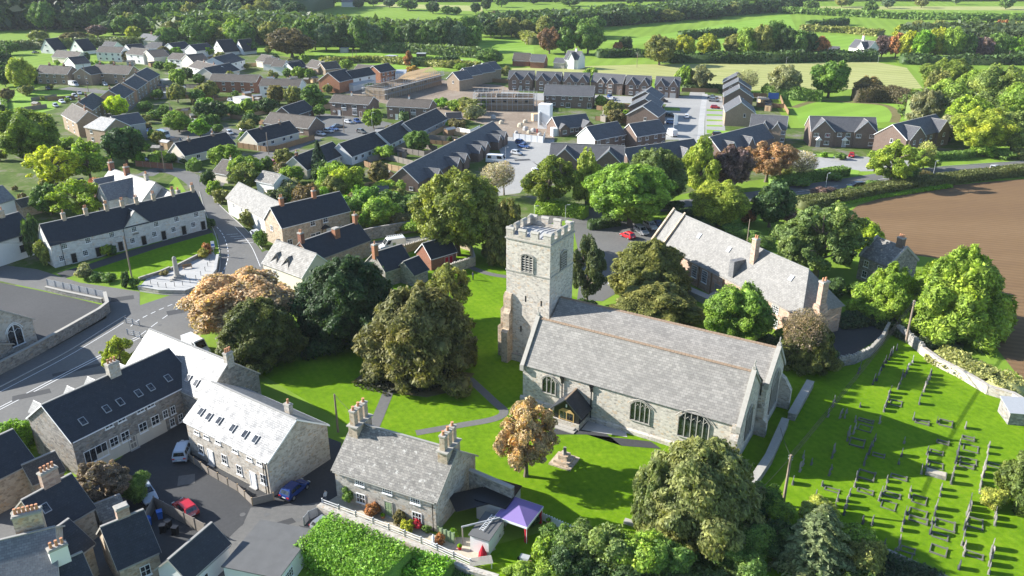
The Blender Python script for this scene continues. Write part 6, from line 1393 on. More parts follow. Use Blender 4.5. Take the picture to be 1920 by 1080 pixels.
tr_ = house('long saw-toothed terrace of bungalows with a blue-grey roof and seven small front gables', (784, 342), (946, 250), 2.7, 8.6, 6.3, 'brown', 'gtile', 'bungalow terrace', 'bungalow_terrace', xg=[(Lt*a-1.9, Lt*a+1.9, 2.6, 4.6) for a in (.12, .33, .41, .58, .66, .83, .91)], win=[('L', [.4, .75], .4, 1.1, .9, 2, 1)], barge='white_paint')
# bungalows and houses of the older estate
gO = 'older houses of the village estate'
def old(lab, L, R, e, Wd, r, wl, rf, **k): return house(lab, L, R, e, Wd, r, wl, rf, k.pop('cat', 'bungalow'), k.pop('name', 'bungalow'), gO, **k)
old('black-roofed white-gabled bungalow pair left of the lane, nearer the old cottages', (346, 291.5), (441, 270), 2.7, 8, 5.9, 'cream', 'dtile', win=W1([.25, .65, .85]), chim=[(.25, .45, .8, .6, 1.1, 1, 'brick_brown'), (.72, .45, .8, .6, 1.1, 1, 'brick_brown')])
old('black-roofed cream-gabled bungalow pair with an orange fence along its garden', (482, 267), (560, 247), 2.7, 8, 5.9, 'cream', 'dtile', win=W1([.15, .35, .62, .8]), chim=[(.3, .45, .8, .6, 1.1, 1, 'brick_brown'), (.75, .45, .8, .6, 1.1, 1, 'brick_brown')])
old('brown-tiled brick bungalow with a shaded brick gable end', (494, 230), (578, 240.5), 2.7, 8.5, 5.7, 'brown', 'btile', win=W1([.1, .85]), rt='tile_brown')
old('black-roofed bungalow behind the brown-tiled one', (548, 217.5), (588, 204), 2.7, 8, 5.7, 'brown', 'dtile', win=W1([.3, .8]))
old('white-gabled bungalow with black roof behind the tall dark conifer', (575, 318), (646, 288), 2.7, 8, 5.9, 'cream', 'dtile', win=W1([.75, .9]), chim=[(.08, .5, .8, .6, 1.2, 1, 'brick_red')])
old('black-roofed terrace of white-fronted bungalows, nearest of the three in line', (659, 293), (724, 269), 2.7, 8.2, 6.0, 'white', 'dtile', win=W1([.12, .3, .5, .68, .86]))
old('black-roofed terrace of bungalows, middle of the three in line', (731, 269.5), (776, 246.5), 2.7, 8.2, 6.0, 'white', 'dtile', win=W1([.15, .4, .65, .88]))
old('grey-black terrace of bungalows, farthest of the three in line', (779, 251), (838, 222), 2.7, 8.2, 6.0, 'grey', 'dtile', win=W1([.15, .4, .65, .88]))
old('low grey-roofed garage wing at the far end of the bungalow line', (838, 222), (866, 221), 2.5, 5, 4.0, 'brown', 'dtile')
old('small bungalow with a brown weathered roof behind the lane corner', (399, 322), (425, 327), 2.6, 8, 5.2, 'cream', 'btile', chim=[(.6, .5, .6, .5, 1, 1, 'render_white')])
old('white dormered house with an old grey roof next to the flat garage', (480, 338), (513, 345), 4.0, 5.5, 5.8, 'white', 'old', cat='house', name='house', win=[('R', [.5], 2.2, 1.6, 1.2, 3, 1)])
flat_box('low grey flat-roofed garage among the gardens', (500, 357), (546, 350), 2.4, 6, 'cream', 'concrete', 'garage', 'garage')
for lab, L, R in (('dark brick semi pair left of its twin, before the cul-de-sac cars', (618, 191), (691, 196)), ('dark brick semi pair right of its twin, below the scaffolded houses', (725, 198.5), (804, 202.5))):
    h = old(lab, L, R, 5.0, 8, 7.2, 'brown', 'btile', cat='house', name='semi_detached_house', win=[('F', [.1, .9], 3.7, 1.0, .6, 1, 1), ('F', [.36, .63], 3.2, 2.0, 1.1, 3, 1), ('F', [.63], .7, 2.0, 1.5, 4, 1), ('F', [.1, .9], 1.3, 1.0, .6, 1, 1), ('R', [.4], 2.6, .9, .9, 1, 1)], chim=[(.45, .5, .6, .5, 1.0, 1, 'render_white')], rt='tile_brown')
    Lh = h['dim'][0]; M().box(Lh*.36-1.05, -.04, 2.0, Lh*.36+1.05, -.005, 3.1).box(Lh*.63-1.05, -.04, 2.3, Lh*.63+1.05, -.005, 3.1).obj('tile_hanging', 'render_grey', h); link('door', door_mesh(.95, 2.0, 'white_paint', 'white_paint'), h, (Lh*.2, 0, 0)); link('door', door_mesh(.95, 2.0, 'wood', 'white_paint'), h, (Lh*.76, 0, 0))
old('tall red brick gabled house with a black roof, left of the scaffolding', (636, 153.5), (668, 145.5), 5.0, 11, 8.6, 'orange', 'dtile', cat='house', name='brick_house', win=[('L', [.45], 3, .8, 1, 1, 1)])
old('black-roofed white house with a lean-to conservatory beside the red brick gable', (662, 147), (704, 139), 5.0, 7.5, 7.9, 'white', 'dtile', cat='house', name='house', win=W2([.3, .7]))
flat_box('dark lean-to conservatory roof with three roof lights', (663, 161), (702, 152), 2.4, 3.5, 'white', 'metal_grey', 'conservatory', 'conservatory', lean=.9)
old('orange brick house with a sunny gable and black roof left of the white garage', (713, 136), (741, 130.5), 5.0, 8.4, 7.7, 'orange', 'dtile', cat='house', name='brick_house', win=W2([.2, .5, .8]))
flat_box('white garage with grey pitched front beside the orange brick house', (741, 138), (760, 138), 3.4, 6, 'white', 'metal_grey', 'garage', 'garage', lean=1.0)
old('brown-roofed house hidden behind the black-roofed conservatory house', (664, 131), (697, 133.5), 4.6, 7, 6.8, 'tan', 'btile', cat='house', name='house')
old('white terrace with brown roof and a white gable end above the shrubs', (486, 160.5), (561, 162), 5.0, 8, 7.4, 'white', 'btile', cat='house', name='terrace_house', win=W2([.15, .35, .65, .85]), chim=[(.3, .5, .5, .4, .8, 1, 'render_white'), (.7, .5, .5, .4, .8, 1, 'render_white')])
old('red brick terrace with grey-brown roof left of the white terrace', (392, 151), (480, 153.5), 5.0, 8, 7.4, 'red', 'btile', cat='house', name='terrace_house', win=W2([.1, .3, .5, .7, .9]), chim=[(.55, .5, .5, .4, .8, 1, 'render_white')])
old('black hipped-looking roof with a pale gable above the red brick terrace', (402, 141), (449, 131), 4.6, 11, 7.6, 'cream', 'dtile', cat='house', name='house')
old('sandy brown-roofed house with two stacks beside the big black roof', (354, 124.5), (399, 136), 4.6, 9.5, 7.0, 'white', 'btile', cat='house', name='house', win=W2([.3, .7]), chim=[(.3, .5, .7, .5, 1, 1), (.7, .5, .7, .5, 1, 1)])
old('big black-roofed white house at the end of the bright houses', (424, 121), (459, 112), 4.8, 14, 8.0, 'white', 'dtile', cat='house', name='house', win=W2([.2, .5, .8]))
# terraces at the left
gT = 'tan brick terraces at the left'
def tan_(lab, L, R, e, Wd, r, rf='btile', **k): return house(lab, L, R, e, Wd, r, k.pop('wl', 'tan'), rf, 'house', 'terrace_house', gT, **k)
tan_('tan brick terrace with brown roof, leftmost, behind the round tree', (66, 136.5), (126, 139), 5.0, 8, 8.0, win=W2([.12, .35, .58, .85]), chim=[(.3, .5, .9, .6, 1, 2), (.75, .5, .9, .6, 1, 2)])
tan_('tan brick terrace with brown roof in the middle, behind the white van', (170, 135.5), (240, 139), 5.0, 8.5, 8.2, win=W2([.1, .3, .65, .88]), chim=[(.12, .5, .9, .6, 1.1, 2), (.5, .5, .9, .6, 1.1, 2), (.93, .5, .9, .6, 1.1, 2)])
tan_('tan brick gable-fronted end house left of the middle terrace', (137, 138.5), (170, 140), 5.0, 9, 7.8, ridge='y', win=[('L', [.3, .7], 3.2, 1.2, 1.1, 2, 1), ('L', [.7], .9, 1.2, 1.1, 2, 1)])
tan_('dark-roofed terrace stepping down the slope, farthest block', (277, 152), (299, 139.5), 5.2, 10, 8.4, 'dtile', win=W2([.2, .5, .8]), chim=[(.1, .5, .8, .6, 1, 2)])
tan_('dark-roofed terrace stepping down the slope, block with solar panels', (255, 168), (275, 154), 5.2, 9, 8.2, 'dtile', win=W2([.2, .5, .8]), chim=[(.1, .5, .8, .6, 1, 2)])
tan_('dark-roofed terrace stepping down the slope, block behind the yellow tree', (231, 184), (250, 171), 5.2, 9.5, 8.4, 'dtile', win=W2([.2, .5, .8]), chim=[(.1, .5, .8, .6, 1, 2)])
tan_('dark-roofed end house of the slope terrace with two tall stacks', (172, 206), (197, 188.5), 5.2, 8, 8.2, 'dtile', win=W2([.25, .5, .8]), chim=[(.1, .5, .9, .6, 1.3, 2, 'brick_red'), (.55, .5, .9, .6, 1.3, 2, 'brick_red')])
tan_('brown-roofed house with a tall tan gable beside the slope terrace', (116, 214), (144, 229.5), 5.2, 8.2, 8.4, 'btile', win=W2([.3, .7]), chim=[(.85, .5, .9, .6, 1.2, 2)])
tan_('pale glaring hipped roof house with a grey wing, above the green tree', (158.5, 237.5), (196, 244), 5.2, 9, 8.0, 'bright', win=W2([.3])+[('R', [.5], 3.2, 1.8, 1.2, 3, 1)], hip=(3, 0))
tan_('grey-tiled house with a pale front joined to the hipped roof', (222, 237), (272, 229), 5.2, 8, 7.9, 'gtile', wl='grey', win=W2([.45], w=2.2))
# the bright houses at the far left
gW = 'white houses below the wood'
def wh(lab, L, R, e, Wd, r, wl='white', rf='dtile', **k): return house(lab, L, R, e, Wd, r, wl, rf, 'house', 'white_house', gW, **k)
for lab, L, R, d in (('white chalet with a steep black roof, leftmost of the four chalets', (76, 92), (101, 93.5), 9), ('white chalet with a steep black roof, second from the left', (131, 93), (156, 95), 9), ('white chalet with a steep black roof, third from the left', (398, 93.5), (420, 97), 10), ('white chalet with a steep black roof, rightmost of the four chalets', (441, 93), (457, 95), 9)):
    wh(lab, L, R, 2.4, d, 8.4, ridge='y', ov=.5, win=[('L', [.5], 1.0, 1.8, 1.2, 2, 1), ('L', [.45], 4.3, 1.6, 1.0, 2, 1)], barge=None)
wh('white two-storey house with a brown roof in the front of the bright cluster', (180, 97.5), (226, 99), 5, 8, 7.6, rf='btile', win=W2([.15, .4, .65, .9]))
wh('white house with a broad pale gable right of the brown-roofed white house', (236, 100.5), (268, 103.5), 5, 9, 7.8, rf='btile', win=W2([.3, .7]))
wh('cream gable-fronted house in the middle of the bright cluster', (266, 103), (288, 108), 4.6, 9, 7.6, 'cream', 'btile', ridge='y')
wh('low white house with dark roof behind the cluster, left', (230, 92), (246, 95), 4, 9, 6.8, ridge='y'); wh('blue-white house with a dark hipped roof behind the cluster', (268, 89), (303, 91), 4.2, 9, 7, rf='dtile', hip=(3, 3))
wh('white gable-fronted house with a dark roof behind the cluster', (304, 91), (330, 93), 4, 12, 7.2, ridge='y'); wh('white gable house with dark roof left of the third chalet', (346, 93), (368, 95.5), 4, 12, 7.0, ridge='y')
wh('small white bungalow with dark roof in front of the cream gable', (286, 107), (300, 108), 3.2, 8, 6.0, ridge='y'); wh('white house with big flat-topped dormer', (314, 110), (340, 112), 5, 8, 7.5, 'white', 'btile', win=W2([.3, .7], w=2.2))
wh('grey gable-ended house right of the dormer house', (340, 112), (362, 116), 5, 9, 8.0, 'cream', 'btile', ridge='y'); wh('white end-gabled bungalow with brown roof above the tan terrace', (97, 106), (143, 110), 3.2, 8, 6.2, 'cream', 'btile')
wh('small white-gabled house beside the far tan terrace', (120, 117), (140, 121), 4.2, 8, 7.2, ridge='y'); wh('dark roof of a house behind the first chalets', (190, 88), (212, 89), 3.2, 8, 6.0)
wh('grey stone farmhouse with slate roofs under the wood', (259, 74), (290, 76), 4.0, 10, 7.2, 'pale', 'gtile', chim=[(.5, .5, .9, .7, 1.2, 2)])
for i, (L, R, e, d, r, wl, rf, rg, lab) in enumerate([((480, 113), (500, 116), 3.5, 8, 6.2, 'cream', 'btile', 'x', 'brown-roofed cream bungalow right of the fourth chalet'), ((493, 120), (516, 121), 3.2, 8, 6, 'white', 'btile', 'x', 'white bungalow with grey-brown roof in the far cluster'), ((508, 124), (530, 125), 4.4, 8, 7, 'white', 'btile', 'x', 'white house with a tall gable in the far cluster'),
        ((530, 127), (549, 129), 3.6, 8, 6.2, 'white', 'dtile', 'y', 'white gable-fronted house in front of the far cluster'), ((545, 126), (573, 123), 3.4, 8, 5.8, 'brown', 'dtile', 'x', 'low black-roofed house at the right of the far cluster'), ((573, 124), (596, 128), 3.2, 8, 6, 'tan', 'btile', 'x', 'brown-roofed bungalow left of the far brick bungalow'), ((594, 127), (610, 130), 3.0, 9, 5.8, 'tan', 'btile', 'y', 'tan gable-fronted bungalow by the meadow hedge')]):
    wh(lab, L, R, e, d, r, wl, rf, ridge=rg)
gF = 'scattered farmhouses in the valley'
house('brown-roofed cottage at the left of the far cottages by the field', (961, 113), (992, 114), 3, 8, 6.5, 'red', 'btile', 'cottage', 'farm_cottage', gF); house('grey-roofed brick cottage beside the brown-roofed one by the field', (994, 115), (1020, 116), 3.4, 8, 6.6, 'red', 'gtile', 'cottage', 'farm_cottage', gF)
house('white gabled farmhouse with grey roof and white chimneys by the field', (1058, 110), (1084, 112), 5, 8, 8.8, 'white', 'gtile', 'house', 'farmhouse', gF, xg=[(2.5, 6.5, 1, 8.4)], chim=[(.6, .5, 1, .8, 1.6, 2, 'render_white')]); house('low grey outbuilding left of the white gabled farmhouse', (1038, 117), (1058, 118), 3, 6, 5, 'pale', 'gtile', 'shed', 'farm_building', gF)
house('large white farmhouse with tall white chimneys below the lime fields', (1592, 88), (1628, 92), 6, 10, 10, 'white', 'gtile', 'house', 'farmhouse', gF, xg=[(6, 11, 1.5, 9.5)], chim=[(.4, .5, 1.2, 1, 2.6, 2, 'render_white'), (.55, -.2, 1.2, 1, 1.5, 1, 'render_white')], win=W2([.2, .8])); house('low white farm building left of the large white farmhouse', (1552, 95), (1572, 96), 3, 8, 5.2, 'white', 'gtile', 'shed', 'farm_building', gF)
house('long low white farm shed at the top edge of the valley', (640, 4), (664, 4), 5, 12, 7, 'white', 'gtile', 'barn', 'farm_building', gF)
flat_box('little grey field shelter on the meadow', (638, 99), (652, 99), 2.6, 5, 'grey', 'metal_grey', 'shed', 'field_shelter', at='b'); flat_box('dark open-fronted field shelter behind the orange brick house', (722, 115), (738, 116), 3, 5, 'black_paint', 'metal_grey', 'shed', 'field_shelter', at='b')
flat_box('dark open-fronted stable block by the grey yard', (781, 111), (798, 111), 3, 5, 'black_paint', 'metal_grey', 'shed', 'stable', at='b')
sheet('stable_yard', [(776, 118), (800, 110), (868, 112), (868, 118)], 'paving', .04)
# new houses going up
for i, (L, R, lab) in enumerate([((838, 147), (861, 150), 'new stepped grey-roofed house next to the bare roof timbers'), ((856, 139), (880, 142), 'second of the new stepped houses beyond the building site'), ((876, 133), (902, 137), 'third of the new stepped houses beyond the building site'), ((893, 129), (916, 132), 'farthest of the new stepped houses beyond the building site')]):
    house(lab, L, R, 5, 9, 8, 'tan', 'gtile', 'house', 'brick_house', gE, ridge='y', win=[('L', [.5], 3.2, .9, 1.1, 1, 1)])
def site(label, L, R, Wd, h, truss=None, poles=9, wl='brick_tan'):
    a = G(*L); b = G(*R); ang = atan2(b.y-a.y, b.x-a.x); Lg = (b-a).length; r = empty('unfinished_house', a, ang, label, 'building site')
    m = M(); t = .3
    for x0, y0, x1, y1 in ((0, 0, Lg, t), (0, Wd-t, Lg, Wd), (0, t, t, Wd-t), (Lg-t, t, Lg, Wd-t), (Lg*.33, t, Lg*.33+t, Wd-t), (Lg*.66, t, Lg*.66+t, Wd-t)): m.box(x0, y0, -.1, x1, y1, h)
    m.obj('wall', wl, r)
    for x in (.12, .3, .5, .7, .88): M().box(Lg*x-.6, -.01, h*.62, Lg*x+.6, .05, h*.62+1.0).obj('window_opening', 'black_paint', r)
    M().box(t, t, h*.55, Lg-t, Wd-t, h*.55+.15).obj('floor', 'concrete', r)
    sc = empty('scaffolding', a, ang, 'tube '+'scaffolding round the '+label[:label.find(',')] if ',' in label else 'tube scaffolding round the '+label, 'scaffolding')
    m = M()
    for y in (-1.3, -.25, Wd+.25, Wd+1.3):
        for i in range(poles): m.tube([(Lg*i/(poles-1), y, 0), (Lg*i/(poles-1), y, h+1.6+(i*7 % 3)*.3)], .07, 4)
        for z in (2.0, 4.0, h, h+1): m.tube([(-.8, y, z), (Lg+.8, y, z)], .04, 4)
    for x in (-1.2, Lg+1.2):
        for i in range(5): m.tube([(x, Wd*i/4, 0), (x, Wd*i/4, h+1.5)], .045, 4)
        for z in (2., 4., h, h+1): m.tube([(x, -1, z), (x, Wd+1, z)], .04, 4)
    m.obj('tube', 'metal_grey', sc, uv=False)
    m = M()
    for z in (h*.5, h-.3): m.box(-1.2, -1.3, z, Lg+1.2, -.3, z+.06).box(-1.2, Wd+.3, z, Lg+1.2, Wd+1.3, z+.06)
    m.obj('deck', 'concrete', sc, uv=False)
    if truss:
        m = M(); n = int((truss[1]-truss[0])*Lg/1.1)
        for i in range(n):
            x = Lg*truss[0]+i*1.1; z = h+.1
            m.extr([(x, -.3, z), (x, -.3, z+.2), (x, Wd/2, z+3.3), (x, Wd/2, z+3.0)], (.12, 0, 0)).extr([(x, Wd+.3, z), (x, Wd+.3, z+.2), (x, Wd/2, z+3.3), (x, Wd/2, z+3.0)], (.12, 0, 0)).box(x, 0, z, x+.12, Wd, z+.16)
        m.obj('roof_truss', 'timber_new', r, uv=False)
site('half-built house row with bare roof timbers, beyond the dark brick semis', (722, 187), (828, 158), 10, 4.6, (.55, 1.0), 14)
site('scaffolded brick shell with open rooms, left of the plain brick terrace', (893, 206), (1000, 207), 9, 5, None, 12)
# cement tower, cabins, hoardings
r = empty('cement_silo', G(1022, 240), -.35, 'white box-shaped cement batching tower with a grey silo', 'silo'); M().box(-2.2, -1.8, 0, 2.2, 1.8, 8.6).obj('housing', 'white_paint', r); M().tube([(-1.2, -2.3, 1.5), (-1.2, -2.3, 5.8), (-1.2, -2.3, 6.2)], [.6, .6, .2], 10).obj('tank', 'metal_grey', r, uv=False); M().extr([(-.8, -2.4, 3.0), (-.4, -2.4, 3.0), (2.6, -3.6, .2), (2.2, -3.6, .2)], (0, -.3, 0)).obj('chute', 'metal_grey', r, uv=False)
for px, py, s_, lab in ((1046, 254, (4.6, 2.6, 2.8), 'white steel site container beside the cement tower'), (1040, 246, (3, 3, 4.0), 'tall white cabin behind the steel container'), (1005, 226, (3, 2.4, 2.6), 'orange-sided generator box by the scaffold')):
    r = empty('site_container', G(px, py), .3, lab, 'container'); M().box(-s_[0]/2, -s_[1]/2, 0, s_[0]/2, s_[1]/2, s_[2]).obj('body', 'white_paint' if 'white' in lab else 'timber_new', r)
    m = M()
    for i in range(12): m.box(-s_[0]/2+.1+i*s_[0]/12.5, -s_[1]/2-.05, .1, -s_[0]/2+.25+i*s_[0]/12.5, -s_[1]/2+.001, s_[2]-.1)
    m.obj('rib', 'white_paint', r, uv=False)
fence('white sheet-steel hoarding round the building compound', [(962, 262), (1018, 268), (1022, 258)], 2.2, 'white_paint', 2.4); fence('white hoarding at the back of the bungalow gardens', [(858, 249), (882, 254), (900, 245)], 2.0, 'white_paint', 2.4)
random.seed(9)
for i, (x, y, s_) in enumerate([(985, 244, 1.4), (992, 250, 1.1), (1000, 247, 1.3), (976, 238, 1.5), (1012, 254, 1), (985, 230, 1.2), (968, 250, .9), (940, 232, 1.3), (925, 222, 1.4)]):
    m = M(); m.tube([(0, 0, 0), (0, 0, s_*.7), (0, 0, s_)], [s_*.8, s_*.7, s_*.3], 7); o = m.obj('aggregate_bag', 'gravel' if i % 2 else 'concrete', None, G(x, y), i, uv=False); prop(o, 'pale heap of building sacks, %s of the heaps on the site' % ordn(i), 'sack heap', 'heaps on the building site')
r = empty('person', G(1007, 250), 0, 'worker in red overalls standing on the building site', 'person')
def figure(b, rz, lab, top, leg, pose='stand'):
    """a standing figure grown as one skin from a jointed skeleton"""
    V_ = [(0, 0, .95), (0, 0, 1.2), (0, 0, 1.42), (0, 0, 1.52), (0, .02, 1.64), (0, .01, 1.74), (.1, 0, .9), (.11, .03, .5), (.11, 0, .08), (.12, .14, .04), (-.1, 0, .9), (-.11, -.03, .5), (-.12, 0, .08), (-.12, .14, .04),
          (.2, 0, 1.4), (.26, .03, 1.12), (.24, .14, .88), (-.2, 0, 1.4), (-.27, .02, 1.12), (-.25, .12, .88)]
    E_ = [(0, 1), (1, 2), (2, 3), (3, 4), (4, 5), (0, 6), (6, 7), (7, 8), (8, 9), (0, 10), (10, 11), (11, 12), (12, 13), (2, 14), (14, 15), (15, 16), (2, 17), (17, 18), (18, 19)]
    R_ = [.15, .15, .16, .06, .1, .08, .1, .07, .05, .04, .1, .07, .05, .04, .07, .05, .035, .07, .05, .035]
    me = bpy.data.meshes.new('person'); me.from_pydata(V_, E_, []); o = link('person', me, None, b, rz)
    sk = o.modifiers.new('skin', 'SKIN'); 
    for i, v in enumerate(me.skin_vertices[0].data): v.radius = (R_[i], R_[i]*.85 if i < 3 else R_[i])
    me.skin_vertices[0].data[0].use_root = True
    o.modifiers.new('sub', 'SUBSURF').levels = 1; o.modifiers['sub'].render_levels = 1
    mt = N('cloth', .9, .1); gm = mt.n('TexCoord'); sp = mt.n('SeparateXYZ'); mt.l(gm.outputs['Object'], sp.inputs[0])
    mt.color(mt.ramp(mt.math('DIVIDE', sp.outputs[2], 2.0), [(0., (.02, .02, .02)), (.05, leg), (.46, leg), (.47, top), (.76, top), (.77, (.5, .33, .25)), (.85, (.5, .33, .25)), (.855, (.06, .04, .03))]))
    mt.t.nodes[[n.name for n in mt.t.nodes if n.type == 'VALTORGB'][0]].color_ramp.interpolation = 'CONSTANT'
    me.materials.append(mt.m); return prop(o, lab, 'person')
bpy.data.objects.remove(r)
def with_skin(b, rz, lab, top, leg):
    import bmesh
    o = figure(b, rz, lab, top, leg); return o
with_skin(G(1007, 250), .4, 'worker in red overalls standing on the building site', (.5, .02, .03), (.45, .02, .03)); with_skin(G(887, 525), 2.0, 'person in dark clothes walking on the churchyard path', (.03, .035, .06), (.02, .022, .03)); with_skin(G(612, 942), 1.0, 'person in a pale top at the gate below the cottage', (.5, .5, .52), (.1, .11, .14))
# garden fences
gf = 'timber garden fences'
for lab, pts, mt in [('tan fence along the back of the bungalow gardens, nearest run', [(690, 305), (720, 298), (742, 285), (768, 272), (800, 262)], 'wood_grey'), ('tan fence between the shed garden and the next', [(722, 317), (760, 325), (735, 320)], 'wood_pale'), ('orange-brown fence behind the garden shed', [(683, 312), (700, 318), (705, 345)], 'wood'),
                     ('tan fence across the second garden', [(720, 298), (775, 312)], 'wood_grey'), ('tan fence across the third garden', [(742, 285), (796, 294), (810, 291)], 'wood_grey'), ('tan fence across the fourth garden', [(768, 272), (820, 284)], 'wood_grey'), ('tan fence across the fifth garden', [(800, 262), (858, 266)], 'wood_grey'), ('pale fence stepping up beside the garage wing', [(800, 262), (832, 245), (868, 226)], 'wood_pale'),
                     ('tan fence across the sixth garden', [(832, 245), (875, 252)], 'wood_grey'), ('red-brown fence behind the long plain terrace, upper', [(1120, 196), (1188, 204)], 'wood'), ('red-brown fence of the middle garden by the stepped houses', [(1118, 206), (1176, 213)], 'wood'), ('red-brown fence of the lower garden by the stepped houses', [(1116, 226), (1176, 232)], 'wood'),
                     ('orange garden fence in front of the cream-gabled bungalow', [(446, 277), (500, 285), (520, 283), (590, 262)], 'wood'), ('red-brown fence behind the far new row, right', [(1278, 172), (1354, 174)], 'wood'), ('red-brown fence behind the far new row, left', [(922, 154), (952, 156)], 'wood'), ('brown fence of the right estate gardens, upper', [(1412, 182), (1462, 184), (1468, 200)], 'wood'),
                     ('brown fence of the right estate gardens, lower', [(1418, 200), (1470, 203), (1478, 216)], 'wood'), ('long red-brown fence behind the slope terrace gardens', [(282, 184), (410, 186)], 'wood'), ('brown fence by the cul-de-sac lawn', [(432, 222), (500, 235)], 'wood'), ('brown brick-coloured fence behind the lane hedge', [(255, 312), (325, 318)], 'brick_red')]:
    fence(lab, pts, 1.8, mt, 2.4, g=gf)
r = house('orange garden shed with a pale felt roof in the bungalow gardens', (701, 324), (724, 330), 1.9, 3, 2.9, 'cream', 'old', 'shed', 'garden_shed', barge=None)
for o in r.children:
    if o.name.startswith('wall'): o.data.materials[0] = MATS['timber_new']
flat_box('pale concrete garages beside the cul-de-sac', (316, 231), (362, 229), 2.4, 6, 'cream', 'concrete', 'garage', 'garage', win=[]); flat_box('white-doored garage by the bungalow drive', (436, 182), (452, 186), 2.3, 5, 'white', 'concrete', 'garage', 'garage'); flat_box('small shed with a grey roof below the slope terrace', (288, 176), (316, 174), 2.3, 5, 'grey', 'metal_grey', 'shed', 'garden_shed'); flat_box('pair of low grey sheds behind the slope terrace', (302, 152), (322, 150), 2.4, 6, 'grey', 'concrete', 'shed', 'garden_shed')
# development board
r = empty('site_board', G(1655, 316), .5, 'large white estate sign board on posts beside the junction', 'sign')
M().box(-2.4, -.06, 1.0, 2.4, .06, 5.6).obj('sign_panel', 'white_paint', r, uv=False)
for x in (-2.2, 0, 2.2): M().tube([(x, .12, 0), (x, .12, 6.2)], .09, 6).obj('post', 'white_paint', r, uv=False)
r = empty('banner', G(1262, 252), .2, 'white and blue feather banner on a pole beside the estate road', 'banner'); M().tube([(0, 0, 0), (0, 0, 7)], .06, 6).obj('pole', 'white_paint', r, uv=False); M().box(.05, -.02, 3.2, 1.3, .02, 6.8).obj('flag', 'white_paint', r, uv=False)
signpost(1449, 190, 174, 'blue estate hoarding sign behind the end garden', 4.5, 2.6, 'blue_plastic', 0, 'estate_sign')
# lamps and poles of the estate
for x, yb, yt, lab in [(1365, 196, 162, 'street lamp beside the estate road, upper'), (1160, 190, 168, 'street lamp in front of the far new row'), (948, 300, 276, 'street lamp by the parked caravan'), (699, 252, 211, 'tall street lamp in the cul-de-sac of the brick semis'), (1474, 120, 107, 'street lamp on the far road before the mown field'), (1646, 118, 98, 'street lamp beside the track to the white farmhouse')]: lamp(lab, x, yb, yt)
for x, yb, yt, lab in [(645, 248, 202, 'wooden pole in the cul-de-sac of the brick semis'), (325, 238, 193, 'wooden pole by the concrete garages'), (504, 290, 248, 'wooden pole beside the orange garden fence'), (166, 172, 120, 'wooden pole by the white van at the tan terrace'), (309, 322, 262, 'wooden pole at the lane by the red-brown fence'), (17, 118, 85, 'wooden pole at the far left edge'), (662, 118, 94, 'twin-legged pole on the meadow, left leg'), (669, 118, 94, 'twin-legged pole on the meadow, right leg'), (1194, 126, 100, 'pole before the yellow tree in the valley'), (1889, 118, 95, 'pole at the right edge before the dark wood')]: pole(lab, x, yb, yt, .13, g='utility poles of the estate')
